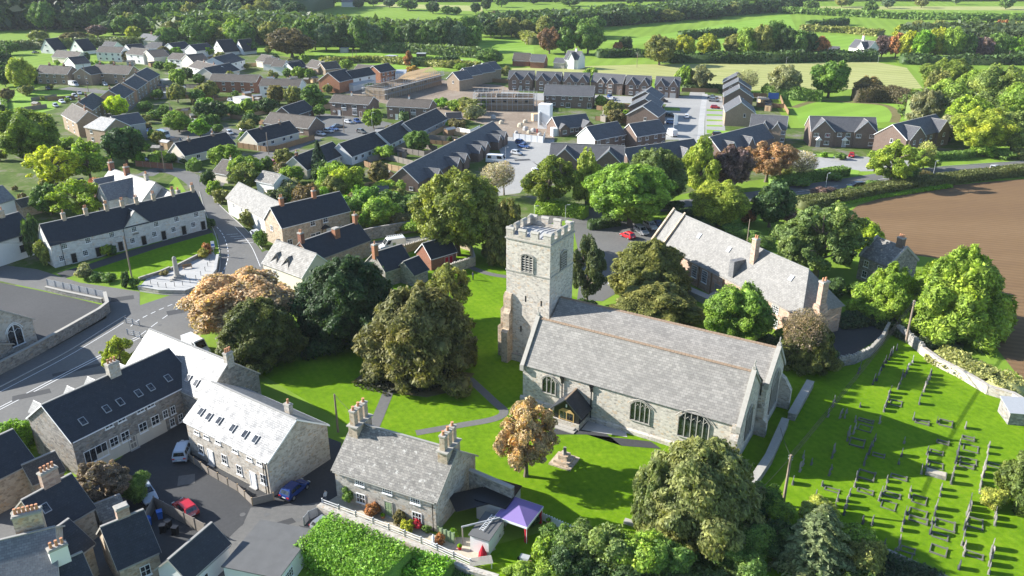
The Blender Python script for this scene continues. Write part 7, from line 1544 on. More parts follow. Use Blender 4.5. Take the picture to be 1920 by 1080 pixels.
# vehicles
WHT, SIL, GRY, BLK, BLU, RED = (.7, .7, .7), (.42, .43, .45), (.12, .125, .13), (.015, .015, .018), (.03, .07, .2), (.45, .01, .02)
gv = 'cars parked about the estate'
for ty, a, b, c, lab in [('van', (128, 160), (150, 163), WHT, 'long white van before the tan terrace'), ('hatch', (61, 168), (61, 172), WHT, 'small white car nose-on by the green verge'), ('hatch', (86, 166), (95, 171), BLK, 'black car on the close by the green verge'), ('hatch', (192, 158), (203, 163), WHT, 'white car before the middle tan terrace'), ('saloon', (147, 174), (152, 180), SIL, 'silver car topmost in the slanting row by the verge'),
        ('hatch', (136, 180), (145, 184), WHT, 'white car second in the slanting row by the verge'), ('hatch', (124, 186), (134, 190), SIL, 'silver car third in the slanting row by the verge'), ('saloon', (112, 191), (122, 195), WHT, 'white car fourth in the slanting row by the verge'), ('hatch', (100, 198), (110, 203), SIL, 'silver car last in the slanting row by the verge'),
        ('saloon', (379, 231), (402, 235), SIL, 'silver saloon at the cul-de-sac garages'), ('caravan', (292, 254), (322, 262), WHT, 'white and blue touring caravan parked in the cul-de-sac'), ('hatch', (274, 246), (288, 250), BLU, 'blue car behind the touring caravan'), ('saloon', (318, 266), (338, 264), BLU, 'blue saloon beside the touring caravan'), ('hatch', (424, 249), (438, 255), SIL, 'silver car at the corner of the white-gabled bungalow'), ('estate', (452, 247), (472, 243), SIL, 'pale blue estate car between the black-roofed bungalows'),
        ('saloon', (624, 240), (644, 238), GRY, 'dark saloon on the turf edge of the cul-de-sac'), ('hatch', (647, 230), (662, 233), SIL, 'silver car before the left semi pair'), ('hatch', (662, 226), (678, 234), BLU, 'blue car with a bright bonnet before the left semi pair'), ('hatch', (670, 248), (686, 251), GRY, 'dark hatchback crossing the cul-de-sac'), ('hatch', (592, 252), (612, 256), SIL, 'silver car left in the group behind the brick bungalow'), ('hatch', (606, 247), (626, 250), SIL, 'silver car in the middle of the group behind the brick bungalow'), ('saloon', (617, 243), (634, 246), BLU, 'blue car at the back of the group behind the brick bungalow'),
        ('hatch', (508, 311), (520, 306), RED, 'red car in the bungalow garden by the clipped tree'), ('caravan', (912, 304), (948, 306), WHT, 'white touring caravan parked by the saw-toothed terrace'), ('saloon', (972, 275), (992, 279), BLU, 'dark blue car on the estate street beside the hoarding'), ('hatch', (958, 288), (980, 292), SIL, 'silver car on the estate street opposite the terrace'), ('hatch', (968, 268), (985, 271), BLU, 'blue car nearest the building hoarding'),
        ('hatch', (1143, 190), (1155, 186), WHT, 'white car before the far new row'), ('hatch', (1140, 182), (1148, 186), BLU, 'dark blue car before the widest far pair'), ('saloon', (1328, 184), (1346, 185), GRY, 'grey car topmost on the right driveways'), ('suv', (1332, 190), (1345, 191), GRY, 'dark car second on the right driveways'), ('hatch', (1332, 203), (1350, 204), RED, 'red car on the right driveways'), ('suv', (1337, 256), (1358, 256), BLK, 'black off-roader at the front lawn of the estate corner'), ('hatch', (1287, 224), (1288, 218), WHT, 'white car driving on the estate road'),
        ('suv', (1246, 218), (1266, 219), BLK, 'black car in the shade of the stepped houses'), ('suv', (1250, 232), (1270, 233), (.1, .2, .4), 'blue and orange fronted car beside the banner'), ('van', (1264, 257), (1254, 252), WHT, 'white van beside the dark-roofed brick house'), ('hatch', (1595, 298), (1598, 290), RED, 'red car on the drive of the gabled pair'), ('suv', (1618, 352), (1590, 353), BLK, 'black car driving on the bypass behind the trees'), ('estate', (1858, 320), (1876, 316), SIL, 'silver car on the bypass at the right edge'),
        ('hatch', (1160, 290), (1148, 296), BLU, 'blue car before the ribbed-roof pair'), ('hatch', (1072, 248), (1083, 244), BLU, 'blue car at the L-shaped bungalow'), ('hatch', (258, 300), (282, 304), SIL, 'silver car behind the red-brown lane fence'), ('saloon', (60, 101), (74, 99), GRY, 'dark car by the leftmost chalet'), ('saloon', (166, 99), (178, 98), BLU, 'blue car beside the second chalet'), ('hatch', (428, 190), (440, 192), SIL, 'silver car by the white-doored garage'), ('hatch', (484, 446), (474, 438), SIL, 'silver car parked at the lane beside the ivy cottage'),
        ('hatch', (1236, 191), (1252, 192), BLK, 'black car before the right end of the far new row'), ('hatch', (1707, 282), (1718, 280), SIL, 'silver car on the drive of the turned brick pair'), ('hatch', (1000, 322), (1010, 330), WHT, 'white car at the kerb behind the treetops')]:
    car(ty, a, b, c, lab, gv, full=(a[1] > 240))
# ================================================================ trees, hedges and shrubs
CC = dict(G=(.1, .16, .035), O=(.17, .175, .05), D=(.055, .09, .03), Y=(.24, .25, .025), L=(.17, .24, .035), R=(.26, .12, .05), P=(.13, .085, .08), B=(.11, .15, .08), W=(.14, .12, .05), K=(.035, .055, .025), V=(.13, .23, .02), S=(.2, .2, .1))
T = lambda kind, cx, yb, yt, w, c, label, **k: tree(kind, cx, yb, yt, w, CC[c] if isinstance(c, str) else c, label, **k)
random.seed(21)
T('broad', 462, 650, 512, 215, (.36, .25, .15), 'rust-orange leaved tree at the roadside bend', lod=3); T('yew', 492, 708, 562, 165, (.075, .085, .022), 'dark olive yew in front of the rust-orange tree'); T('yew', 662, 672, 482, 212, (.03, .055, .018), 'very dark broad yew between the road cottages and the churchyard')
T('yew', 790, 745, 535, 222, (.125, .118, .04), 'huge olive-brown yew left of the church, standing on the lawn'); T('loose', 838, 612, 498, 105, 'O', 'thin olive tree behind the huge yew', lod=3); T('broad', 858, 492, 318, 160, (.17, .19, .04), 'tall spreading yellow-green tree beside the lane left of the tower')
T('yew', 950, 505, 372, 92, (.13, .125, .035), 'brownish yew pressed against the left side of the tower'); T('loose', 1028, 396, 292, 105, (.15, .18, .035), 'open-crowned green tree on the bank behind the tower', lod=3); T('tall', 1098, 390, 284, 66, (.19, .22, .04), 'pale yellow-green tree between two larger greens')
T('broad', 1180, 436, 304, 158, (.13, .205, .03), 'big bright green round tree over the car park'); T('broad', 1228, 395, 280, 118, (.1, .13, .035), 'dull green tree right behind the big bright green one', lod=3); T('tall', 1312, 362, 262, 76, (.2, .24, .035), 'light green birch-like tree in front of the dark roofs')
T('broad', 1370, 362, 270, 76, 'P', 'purple-brown tree in the middle of the tree line'); T('loose', 1436, 345, 264, 96, (.33, .2, .11), 'russet open tree before the low dark roofs', lod=3); T('bare', 1502, 338, 280, 60, (.3, .25, .15), 'nearly leafless pale tree left of the white porches')
T('broad', 1346, 432, 338, 108, (.2, .23, .035), 'yellow-green clumped tree behind the hall ridge'); T('broad', 1442, 432, 342, 80, 'D', 'dark green round tree beside the bypass'); T('loose', 1528, 528, 378, 172, (.12, .16, .05), 'wide grey-green tree right of the hall', lod=3); T('broad', 1496, 520, 410, 100, (.11, .15, .045), 'grey-green tree between the hall and the wide one', lod=3)
T('broad', 1617, 486, 412, 72, (.24, .3, .025), 'small bright yellow-green tree behind the slated house'); T('cyp', 1782, 650, 458, 178, (.17, .23, .03), 'large feathery golden-green cypress beside the ploughed field'); T('cyp', 1662, 612, 492, 112, (.17, .24, .03), 'smaller golden-green cypress left of the large one')
T('yew', 1220, 575, 452, 160, (.13, .135, .035), 'olive yew between the tower and the hall, upper'); T('yew', 1232, 625, 532, 168, (.14, .14, .04), 'low olive yew hugging the church roof line'); T('loose', 1100, 578, 440, 78, (.085, .1, .045), 'narrow dark shrubby tree right behind the tower corner', lod=3)
T('broad', 1376, 660, 534, 132, (.13, .2, .03), 'bright green rounded tree between church and hall', lod=3); T('yew', 1512, 712, 600, 108, (.1, .11, .03), 'ragged yew with dead limbs beside the hall chimney'); T('bare', 1500, 690, 575, 90, (.2, .15, .1), 'dead-branched tree rising from the ragged yew', lod=3)
T('bush', 1480, 655, 612, 52, (.13, .2, .03), 'round green bush under the dead branches')
T('yew', 1312, 1070, 828, 240, (.125, .135, .045), 'great shaggy olive yew in front of the church east end'); T('yew', 1225, 1010, 862, 90, (.1, .12, .035), 'lower left shoulder yew beside the great shaggy one'); T('spruce', 1528, 1115, 945, 200, (.15, .175, .08), 'pale blue-green spruce at the bottom of the graveyard')
T('cyp', 1915, 968, 842, 95, (.1, .13, .03), 'dark conifer at the right edge of the graveyard'); T('bush', 1862, 958, 915, 46, (.24, .25, .05), 'yellowish bush at the foot of the edge conifer'); T('loose', 986, 905, 757, 132, (.38, .27, .16), 'small weeping tree with orange-brown leaves before the church porch', lod=3)
T('loose', 232, 705, 636, 70, (.24, .28, .03), 'feathery lime-green bamboo-like clump behind the dark roof', lod=3, cat='shrub'); T('loose', 200, 962, 868, 118, (.16, .12, .09), 'purple-grey twiggy shrub tree in the courtyard', lod=3); T('bush', 252, 950, 892, 50, 'G', 'green bush joined to the purple-grey shrub tree', lod=3)
T('bush', 28, 862, 788, 74, 'V', 'green bush at the left edge by the road', lod=3); T('broad', 58, 308, 202, 122, (.15, .2, .03), 'large light green tree at the left edge above the white cottage'); T('loose', 108, 356, 272, 100, (.3, .32, .03), 'yellow willow-like tree left of the conifer'); T('loose', 172, 345, 262, 80, (.18, .25, .035), 'fresh green tree just right of the yellow one')
T('loose', 152, 414, 338, 96, (.2, .26, .03), 'yellow-green tree right behind the long cottage row'); T('bare', 188, 388, 330, 46, (.3, .12, .08), 'small red-brown leaved tree by the bright-roofed house'); T('broad', 238, 312, 236, 78, (.05, .095, .03), 'dark green tree above the red-brown lane fence'); T('broad', 222, 222, 178, 44, (.36, .42, .02), 'small vivid yellow tree before the slope terrace')
T('broad', 45, 172, 108, 50, (.24, .27, .04), 'yellowish willow at the left of the tan terrace'); T('spruce', 600, 334, 262, 46, (.05, .085, .045), 'tall dark conifer among the gardens'); T('loose', 462, 362, 305, 72, (.17, .2, .05), 'spreading olive shrub tree at the lane corner', lod=2)
T('broad', 548, 110, 52, 86, (.11, .085, .04), 'broad brown-tinged oak before the long wood'); T('broad', 1030, 102, 50, 46, (.16, .09, .05), 'russet round tree in the valley, leftmost of three'); T('broad', 1060, 103, 50, 40, 'G', 'green round tree in the valley, middle of three'); T('broad', 1102, 103, 44, 58, 'G', 'tall green tree in the valley, rightmost of three')
T('broad', 1236, 124, 64, 62, 'O', 'large olive tree in the valley beside the yellow one'); T('broad', 1282, 116, 64, 44, 'Y', 'bright yellow-green tree, left of the two yellow ones in the valley'); T('broad', 1328, 112, 63, 44, 'Y', 'bright yellow-green tree, right of the two yellow ones in the valley'); T('broad', 1172, 103, 67, 28, 'D', 'small dark tree left of the large olive one'); T('broad', 1158, 104, 78, 20, 'R', 'little russet tree left of the small dark one')
T('broad', 920, 124, 90, 50, 'G', 'round dark green tree behind the new houses'); T('tall', 766, 124, 97, 20, 'R', 'narrow reddish tree beside the stable yard'); T('broad', 775, 148, 122, 26, (.3, .19, .04), 'small orange tree left of the roof timbers'); T('broad', 643, 94, 64, 30, 'G', 'small round tree standing out from the long wood')
T('broad', 1552, 186, 112, 72, (.1, .17, .03), 'tall fresh green tree behind the grass basin'); T('broad', 1468, 185, 120, 62, 'S', 'grey-green tree left of the tall fresh green one'); T('broad', 1624, 187, 143, 50, (.22, .16, .06), 'round rust-topped tree behind the grass basin'); T('bare', 1398, 178, 128, 44, 'S', 'pale feathery tree behind the right estate row'); T('loose', 1310, 172, 122, 50, 'S', 'pale feathery tree behind the far new row, right'); T('broad', 1282, 170, 122, 34, 'L', 'fresh green tree behind the far new row'); T('bush', 1108, 146, 125, 26, 'L', 'small green bush tree on the mown field edge')
T('bare', 928, 372, 302, 60, (.35, .3, .24), 'bare grey sapling at the estate street end, left'); T('bare', 945, 366, 298, 46, (.35, .28, .22), 'bare grey sapling at the estate street end, right'); T('loose', 1668, 352, 268, 92, (.2, .25, .035), 'yellow-green tree at the junction before the sign board', lod=3); T('bare', 1730, 318, 262, 40, (.3, .3, .1), 'thin tree before the turned brick pair'); T('loose', 1722, 322, 276, 70, (.18, .24, .04), 'low yellow-green tree hiding the drive of the turned pair', lod=2)
# the wood at the right, biggest first
gR = 'trees of the right-hand wood'
for i, (x, yb, yt, w, c) in enumerate([(1768, 185, 108, 100, (.15, .19, .03)), (1775, 225, 145, 82, (.17, .23, .04)), (1860, 232, 122, 112, (.16, .2, .05)), (1735, 235, 165, 60, (.14, .14, .07)), (1808, 255, 178, 76, (.2, .27, .03)), (1905, 250, 150, 90, 'L'), (1830, 292, 200, 110, (.21, .24, .03)), (1895, 290, 205, 90, (.16, .2, .05)), (1780, 268, 215, 60, 'S'), (1925, 205, 125, 70, 'L'), (1820, 200, 128, 60, 'L'), (1752, 202, 130, 50, 'O')]):
    T('broad', x, yb, yt, w, c, 'tall sunlit tree of the right-hand wood, %s counting from the field side downwards' % ordn(i), g=gR, lod=3 if w > 85 else 2)
def belt(nm, lst, g, kind='broad', cols='GODLGO'):
    lst = sorted(lst)
    for i, t in enumerate(lst):
        x, yb, yt, w = t[:4]; c = t[4] if len(t) > 4 else random.choice(cols)
        T(kind if w > 8 else 'broad', x, yb, yt, w, c, 'tree %s, %s from the left' % (nm, ordn(i)), g=g)
def rnd(x0, x1, n, yb, h, w, cols, dy=2, slope=0.):
    out = []
    for i in range(n):
        x = x0+(x1-x0)*(i+.5)/n+random.uniform(-.3, .3)*(x1-x0)/n; b = yb+slope*(x-x0)+random.uniform(-dy, dy); out.append((x, b, b-h*random.uniform(.8, 1.15), w*random.uniform(.85, 1.25), random.choice(cols)))
    return out
belt('in the front of the long wood across the valley', rnd(560, 895, 15, 96, 58, 42, 'GDGBG'), 'front trees of the long wood')
belt('in the left stretch of the long wood', rnd(300, 560, 12, 84, 46, 44, 'LOGOGL', 4), 'trees of the long wood, left stretch')
belt('in the second rank of the long wood', rnd(430, 900, 18, 78, 44, 40, 'GOGLG', 3), 'second rank of the long wood')
belt('on the shoulder behind the bright houses', rnd(180, 430, 13, 62, 34, 38, 'GLGOGB', 5), 'trees behind the bright houses')
belt('in the upper rank behind the bright houses', rnd(200, 560, 15, 46, 42, 42, 'GGDOB', 4), 'upper rank behind the bright houses')
belt('in the shaded wood at the top left, front edge', rnd(-10, 330, 15, 57, 52, 44, 'DDKDG', 3), 'front edge of the shaded wood'); belt('in the shaded wood at the top left, second rank', rnd(-10, 420, 15, 38, 40, 44, 'DKDGD', 3), 'second rank of the shaded wood')  # shade of the wooded slope put into the dark leaf colours
belt('in the belt right of the long wood', rnd(895, 1130, 12, 70, 40, 34, 'GDGOB', 3), 'belt right of the long wood'); belt('in the upper belt right of the long wood', rnd(900, 1140, 10, 46, 26, 30, 'GDGOP', 4), 'upper belt right of the long wood')
belt('in the slanting belt above the lime meadow', rnd(1130, 1480, 17, 51, 26, 34, 'GDGDO', 2, -.085), 'slanting belt above the lime meadow'); belt('in the rear of the slanting belt', rnd(1130, 1480, 15, 33, 24, 32, 'GDGDL', 3, -.08), 'rear of the slanting belt')
belt('in the dark copse left of the white farmhouse', [(1375, 110, 62, 42, 'O'), (1398, 112, 52, 46, 'L'), (1425, 112, 44, 44, 'O'), (1448, 110, 38, 50, 'G'), (1470, 112, 48, 44, 'D'), (1492, 113, 54, 40, 'G'), (1512, 112, 58, 38, 'D'), (1534, 112, 66, 34, 'R'), (1410, 96, 55, 40, 'G'), (1456, 92, 50, 40, 'B')], 'dark copse by the white farmhouse')
belt('in the mixed wood right of the white farmhouse, front', [(1652, 108, 66, 30, 'P'), (1678, 110, 60, 36, 'R'), (1700, 112, 56, 40, 'Y'), (1722, 114, 56, 44, 'V'), (1752, 112, 50, 48, 'Y'), (1780, 114, 48, 44, 'L'), (1808, 114, 62, 40, 'G'), (1838, 115, 68, 40, 'P'), (1866, 115, 60, 44, 'G'), (1898, 116, 70, 44, 'V'), (1925, 116, 60, 40, 'G')], 'mixed wood right of the white farmhouse')
belt('in the mixed wood right of the white farmhouse, rear', [(1690, 82, 44, 34, 'Y'), (1720, 80, 38, 44, 'O'), (1755, 82, 36, 40, 'O'), (1788, 82, 40, 36, 'D'), (1812, 84, 30, 46, 'G'), (1845, 86, 42, 40, 'D'), (1872, 82, 36, 38, 'R'), (1900, 84, 38, 40, 'O'), (1925, 82, 34, 36, 'G')], 'rear of the mixed wood')
belt('standing alone in the topmost fields at the right', [(1520, 24, 0, 28, 'G'), (1578, 14, -6, 24, 'O'), (1592, 12, -6, 14, 'G'), (1630, 31, 0, 26, 'G'), (1664, 16, -4, 24, 'B'), (1727, 15, -6, 24, 'O'), (1792, 9, -12, 20, 'B'), (1885, 18, -6, 26, 'G')], 'field trees at the top right')
belt('dotted through the topmost fields in the middle', [(672, 16, -2, 22, 'D'), (700, 12, -6, 20, 'G'), (730, 14, -4, 22, 'B'), (765, 20, -4, 40, 'G'), (812, 26, 2, 26, 'D'), (838, 28, 10, 24, 'G'), (856, 28, 12, 20, 'G'), (892, 26, 4, 20, 'D'), (912, 20, -4, 20, 'D'), (940, 14, -8, 26, 'G'), (1000, 8, -8, 24, 'D'), (1042, 6, -8, 16, 'D'), (1068, 12, -4, 34, 'G'), (1150, 34, 6, 30, 'G'), (1190, 12, -8, 30, 'D')], 'field trees at the top middle')
belt('on the field edge behind the chalets', [(20, 104, 76, 34, 'G'), (42, 92, 74, 24, 'G'), (76, 84, 56, 36, 'O'), (140, 82, 60, 50, 'W'), (165, 80, 62, 30, 'O'), (184, 70, 46, 36, 'P'), (252, 76, 48, 28, 'Y'), (340, 80, 40, 26, 'G'), (400, 78, 44, 24, 'G'), (432, 78, 46, 34, 'W'), (470, 100, 76, 30, 'G'), (8, 128, 96, 36, 'D'), (-6, 150, 112, 40, 'D')], 'trees behind the chalets')
# garden trees and shrubs of the village
def shrubs(nm, g, lst, kind='bush'):
    lst = sorted(lst)
    for i, (x, yb, yt, w, c) in enumerate(lst): T(kind, x, yb, yt, w, c, '%s, %s from the left' % (nm, ordn(i)), g=g)
shrubs('garden tree among the older estate houses', 'garden trees of the older estate', [(160, 119, 98, 22, 'D'), (300, 133, 114, 22, 'G'), (320, 134, 116, 24, 'L'), (335, 160, 128, 32, 'L'), (352, 152, 126, 26, 'D'), (374, 160, 138, 22, 'G'), (330, 178, 160, 26, 'V'), (394, 186, 150, 34, 'O'), (292, 226, 205, 30, 'G'), (272, 232, 214, 24, 'O'), (310, 222, 196, 20, 'G'), (385, 228, 190, 44, 'D'), (408, 226, 188, 40, 'D'), (434, 208, 190, 18, 'L'), (440, 220, 196, 24, 'G'),
        (520, 198, 158, 36, (.17, .14, .05)), (552, 200, 160, 34, 'O'), (586, 204, 158, 40, 'G'), (600, 220, 195, 24, 'G'), (562, 152, 124, 28, 'L'), (582, 154, 128, 22, 'G'), (618, 130, 112, 24, 'Y'), (650, 132, 110, 26, 'L'), (615, 176, 158, 20, 'O'), (695, 172, 155, 24, 'D'), (712, 164, 155, 18, 'L'), (380, 95, 86, 24, 'O'), (390, 106, 88, 26, 'V'), (410, 250, 232, 20, 'G'), (540, 148, 128, 18, 'G'), (460, 130, 118, 24, 'O')], 'broad')
shrubs('leafy shrub beside the scaffolded houses', 'shrubs by the building site', [(826, 205, 182, 26, 'V'), (852, 208, 186, 30, 'L'), (880, 214, 182, 34, 'O'), (888, 226, 194, 36, 'S'), (908, 206, 182, 30, 'G'), (870, 200, 182, 22, 'G'), (925, 138, 122, 24, 'L'), (945, 142, 124, 22, 'O'), (862, 132, 118, 22, 'L'), (840, 128, 114, 26, 'O')])
shrubs('garden shrub in the leafy gardens above the ivy cottage', 'shrubs of the leafy gardens', [(520, 398, 352, 52, (.08, .1, .04)), (548, 372, 335, 40, 'S'), (560, 398, 362, 40, 'V'), (575, 402, 345, 46, (.14, .1, .05)), (600, 392, 350, 44, 'V'), (622, 362, 304, 50, 'L'), (652, 372, 306, 62, (.22, .26, .03)), (640, 402, 362, 40, 'V'), (662, 408, 372, 34, 'G'), (690, 398, 345, 48, (.14, .24, .05)), (722, 366, 336, 40, (.28, .34, .03)), (745, 368, 340, 30, 'L'), (712, 412, 368, 34, 'G'), (735, 398, 352, 36, 'G'), (750, 412, 380, 40, 'D'), (772, 400, 362, 42, 'G'), (668, 340, 312, 28, 'D'), (705, 430, 400, 40, 'L'), (780, 440, 405, 50, 'L'), (745, 440, 418, 30, 'W')])
shrubs('shrub by the bungalow hedges and lane', 'shrubs along the lane', [(502, 322, 292, 20, 'G'), (346, 308, 295, 14, 'D'), (362, 312, 296, 14, 'V'), (300, 300, 282, 24, 'L'), (322, 306, 286, 22, 'G'), (392, 352, 318, 22, 'D'), (402, 368, 338, 26, 'L'), (418, 382, 352, 30, 'O'), (472, 428, 392, 32, 'O'), (488, 465, 430, 24, 'G'), (540, 300, 284, 22, 'D'), (440, 330, 302, 40, 'O'), (532, 332, 302, 34, (.14, .12, .06))])
shrubs('low shrub along the right edge of the village estate', 'shrubs by the estate front', [(1575, 300, 286, 20, 'G'), (1545, 296, 284, 12, 'V'), (1640, 300, 284, 22, 'L'), (1690, 345, 310, 50, 'G'), (1600, 372, 352, 30, 'G'), (1540, 375, 350, 36, 'P'), (1560, 340, 322, 24, 'G'), (1470, 330, 308, 28, 'O'), (1500, 352, 332, 34, 'G'), (1640, 356, 338, 36, 'G'), (1730, 336, 318, 30, 'W'), (1842, 296, 270, 40, 'L'), (1880, 300, 278, 36, 'G'), (1915, 300, 276, 36, 'O'), (1700, 222, 200, 30, 'D'), (1715, 236, 208, 34, 'S'), (1742, 262, 232, 44, 'L')])
shrubs('shrub at the foot of the old cottage row', 'shrubs by the cottage row', [(200, 482, 458, 20, (.16, .2, .02)), (212, 480, 458, 14, 'D'), (70, 490, 398, 26, 'D'), (88, 500, 452, 24, (.14, .16, .04)), (160, 524, 494, 32, 'S'), (186, 527, 510, 26, 'G'), (205, 531, 514, 24, 'G'), (238, 541, 508, 14, 'D'), (252, 540, 520, 20, 'G'), (390, 478, 455, 16, 'R'), (382, 485, 465, 22, (.22, .2, .04)), (396, 428, 408, 16, 'D'), (560, 450, 424, 44, 'G'), (308, 518, 508, 14, 'W')])
shrubs('shrub in the lower garden under the great yew', 'shrubs under the great yew', [(1018, 1060, 1010, 40, 'L'), (1045, 1050, 985, 60, 'G'), (1090, 1075, 992, 80, (.1, .14, .04)), (1140, 1090, 985, 90, (.13, .17, .05)), (1190, 1100, 1000, 90, 'L'), (1245, 1110, 1010, 90, 'G'), (1070, 1110, 1035, 70, 'D'), (1030, 1120, 1060, 60, 'L'), (1430, 980, 908, 64, 'G'), (1400, 1010, 945, 70, 'D'), (1460, 1000, 940, 54, 'L'), (1530, 990, 938, 70, (.22, .24, .05)), (1585, 1060, 985, 80, 'L'), (1610, 1090, 1010, 70, 'O'), (1390, 1090, 1000, 110, 'G'), (1450, 1060, 985, 60, 'D'), (1150, 1130, 1060, 100, 'D'), (985, 1110, 1060, 60, 'L')])
shrubs('flowering shrub on the cottage terrace', 'shrubs on the cottage terrace', [(662, 948, 906, 34, 'G'), (672, 928, 905, 24, 'V'), (700, 972, 945, 26, 'R'), (712, 962, 940, 18, 'W'), (745, 968, 950, 18, 'R'), (765, 1000, 976, 26, 'Y'), (752, 985, 958, 22, 'W'), (785, 992, 972, 24, (.4, .04, .06)), (800, 1000, 985, 16, 'G'), (826, 1022, 1002, 18, 'R'), (850, 1010, 990, 16, 'V'), (640, 925, 905, 16, 'G'), (930, 1010, 985, 30, 'D'), (1000, 990, 965, 24, 'D'), (730, 955, 940, 12, 'R'), (955, 1080, 1062, 26, 'L')])
shrubs('shrub in the hedge line around the hall and car park', 'shrubs round the hall', [(1120, 432, 412, 18, 'D'), (1138, 420, 400, 20, 'G'), (1260, 398, 376, 40, 'D'), (1290, 415, 388, 46, 'D'), (1322, 432, 402, 44, 'D'), (1375, 440, 418, 40, (.13, .2, .05)), (1398, 452, 428, 44, (.13, .2, .05)), (1425, 468, 440, 44, (.13, .19, .05)), (1405, 420, 392, 30, 'R'), (1480, 418, 392, 34, 'P'), (1465, 452, 425, 40, 'G'), (1100, 600, 560, 40, 'D'), (1130, 610, 580, 36, 'D'), (1580, 500, 460, 40, 'D'), (1560, 560, 520, 50, 'D'), (1602, 560, 530, 36, 'G'), (1500, 600, 560, 40, 'G'), (1440, 668, 630, 50, 'D'), (1470, 690, 655, 50, 'D'), (1545, 690, 650, 40, 'D')])
random.seed(33)
sp = []
for (x0, y0, x1, y1, n) in ((270, 150, 480, 260, 56), (480, 170, 600, 215, 10), (0, 120, 130, 330, 26), (600, 330, 780, 430, 34), (420, 300, 560, 350, 14), (690, 240, 860, 300, 14), (120, 108, 440, 132, 34), (240, 260, 330, 320, 10), (480, 100, 620, 150, 12), (0, 330, 240, 420, 14), (640, 200, 760, 222, 5), (1110, 195, 1180, 235, 6)):
    for i in range(n): sp.append((random.uniform(x0, x1), random.uniform(y0, y1)))
def clear_of(p):
    g = G(*p)
    for o in HOUSES:
        a = o.rotation_euler.z; d = g-o.location; x = d.x*cos(a)+d.y*sin(a); y = -d.x*sin(a)+d.y*cos(a); L_, W_ = o['dim'][:2]
        if -1.5 < x < L_+1.5 and -2 < y < W_+1.5: return False
    return True
HOUSES = [o for o in bpy.data.objects if 'dim' in o.keys()]
sp = sorted(p for p in sp if clear_of(p))
for i, (x, y) in enumerate(sp):
    b = G(x, y); h = random.uniform(1.2, 4.6); tall = random.random() < .22; h = random.uniform(4.5, 8) if tall else h; plant('broad' if tall else 'bush', b, h, h*random.uniform(.8, 1.4), CC[random.choice('GODLLVOW')], ('leafy garden bush in the village, %s of these bushes from the left' % ordn(i)) if i < 99 else ('leafy garden bush in the village, %s of these bushes from the right' % ordn(len(sp)-1-i)), 'small bushes of the village gardens')
rd = [o for o in bpy.data.objects if o.get('kind') == 'structure' and o.type == 'MESH' and any(k in o.name for k in ('road', 'close', 'lane', 'drive', 'park'))]
boxes = []
for o in rd: xs = [v.co.x for v in o.data.vertices]; boxes.append(o)
def on_road(g):
    return any(o.ray_cast(Vector((g.x, g.y, 50)), Vector((0, 0, -1)))[0] for o in rd)
random.seed(14); sh = []
for (x0, y0, x1, y1, n) in ((280, 150, 480, 250, 16), (480, 150, 610, 210, 9), (120, 108, 460, 134, 14), (600, 330, 760, 420, 4), (700, 240, 860, 300, 8), (240, 260, 320, 310, 3), (20, 180, 130, 240, 3), (0, 340, 180, 400, 3), (1120, 196, 1180, 232, 4), (1410, 186, 1470, 214, 4)):
    for i in range(n):
        p = (random.uniform(x0, x1), random.uniform(y0, y1)); g = G(*p)
        if clear_of(p) and not on_road(g): sh.append(p)
sh.sort()
for i, p in enumerate(sh):
    g = G(*p); w_, d_, h_ = random.uniform(2.2, 4), random.uniform(2, 3), random.uniform(1.9, 2.4); r = empty('garden_shed', g, random.uniform(-.6, 1.), 'garden shed among the village gardens, %s of these sheds from the left' % ordn(i), 'shed', 'sheds in the village gardens')
    mt = random.choice(['wood', 'wood_pale', 'render_grey', 'wood_grey', 'timber_new']); M().box(0, 0, -.1, w_, d_, h_).obj('wall', mt, r)
    m = M(); slab(m, [(-.15, -.15, h_), (w_+.15, -.15, h_), (w_+.15, d_/2, h_+.6), (-.15, d_/2, h_+.6)], .06); slab(m, [(w_+.15, d_+.15, h_), (-.15, d_+.15, h_), (-.15, d_/2, h_+.6), (w_+.15, d_/2, h_+.6)], .06); m.obj('roof', random.choice(['felt', 'slate_old', 'concrete', 'tile_dark']), r)
    M().box(w_*.3, -.03, 0, w_*.3+.8, .01, 1.8).obj('door', 'wood', r)
fl = []
for (x0, y0, x1, y1, n) in ((280, 160, 480, 250, 20), (480, 150, 610, 210, 9), (120, 108, 460, 134, 12), (700, 245, 850, 300, 5), (0, 180, 120, 240, 3), (590, 340, 760, 420, 6)):
    for i in range(n):
        p = (random.uniform(x0, x1), random.uniform(y0, y1)); g = G(*p); a = random.choice([-.35, .9, .5, 1.9]); q = g+Vector((cos(a), sin(a), 0))*random.uniform(8, 16)
        if all(clear_of(PX(g+(q-g)*t)) and not on_road(g+(q-g)*t) for t in (0, .5, 1)): fl.append((p[0], g, q))
fl.sort(key=lambda t: t[0])
for i, (x, g, q) in enumerate(fl): fence('plain garden fence of the village, %s of these fences from the left' % ordn(i), [tuple(g), tuple(q)], random.uniform(1.3, 1.9), random.choice(['wood', 'wood_grey', 'wood_pale']), 2.2, g='plain garden fences of the village', px=False)
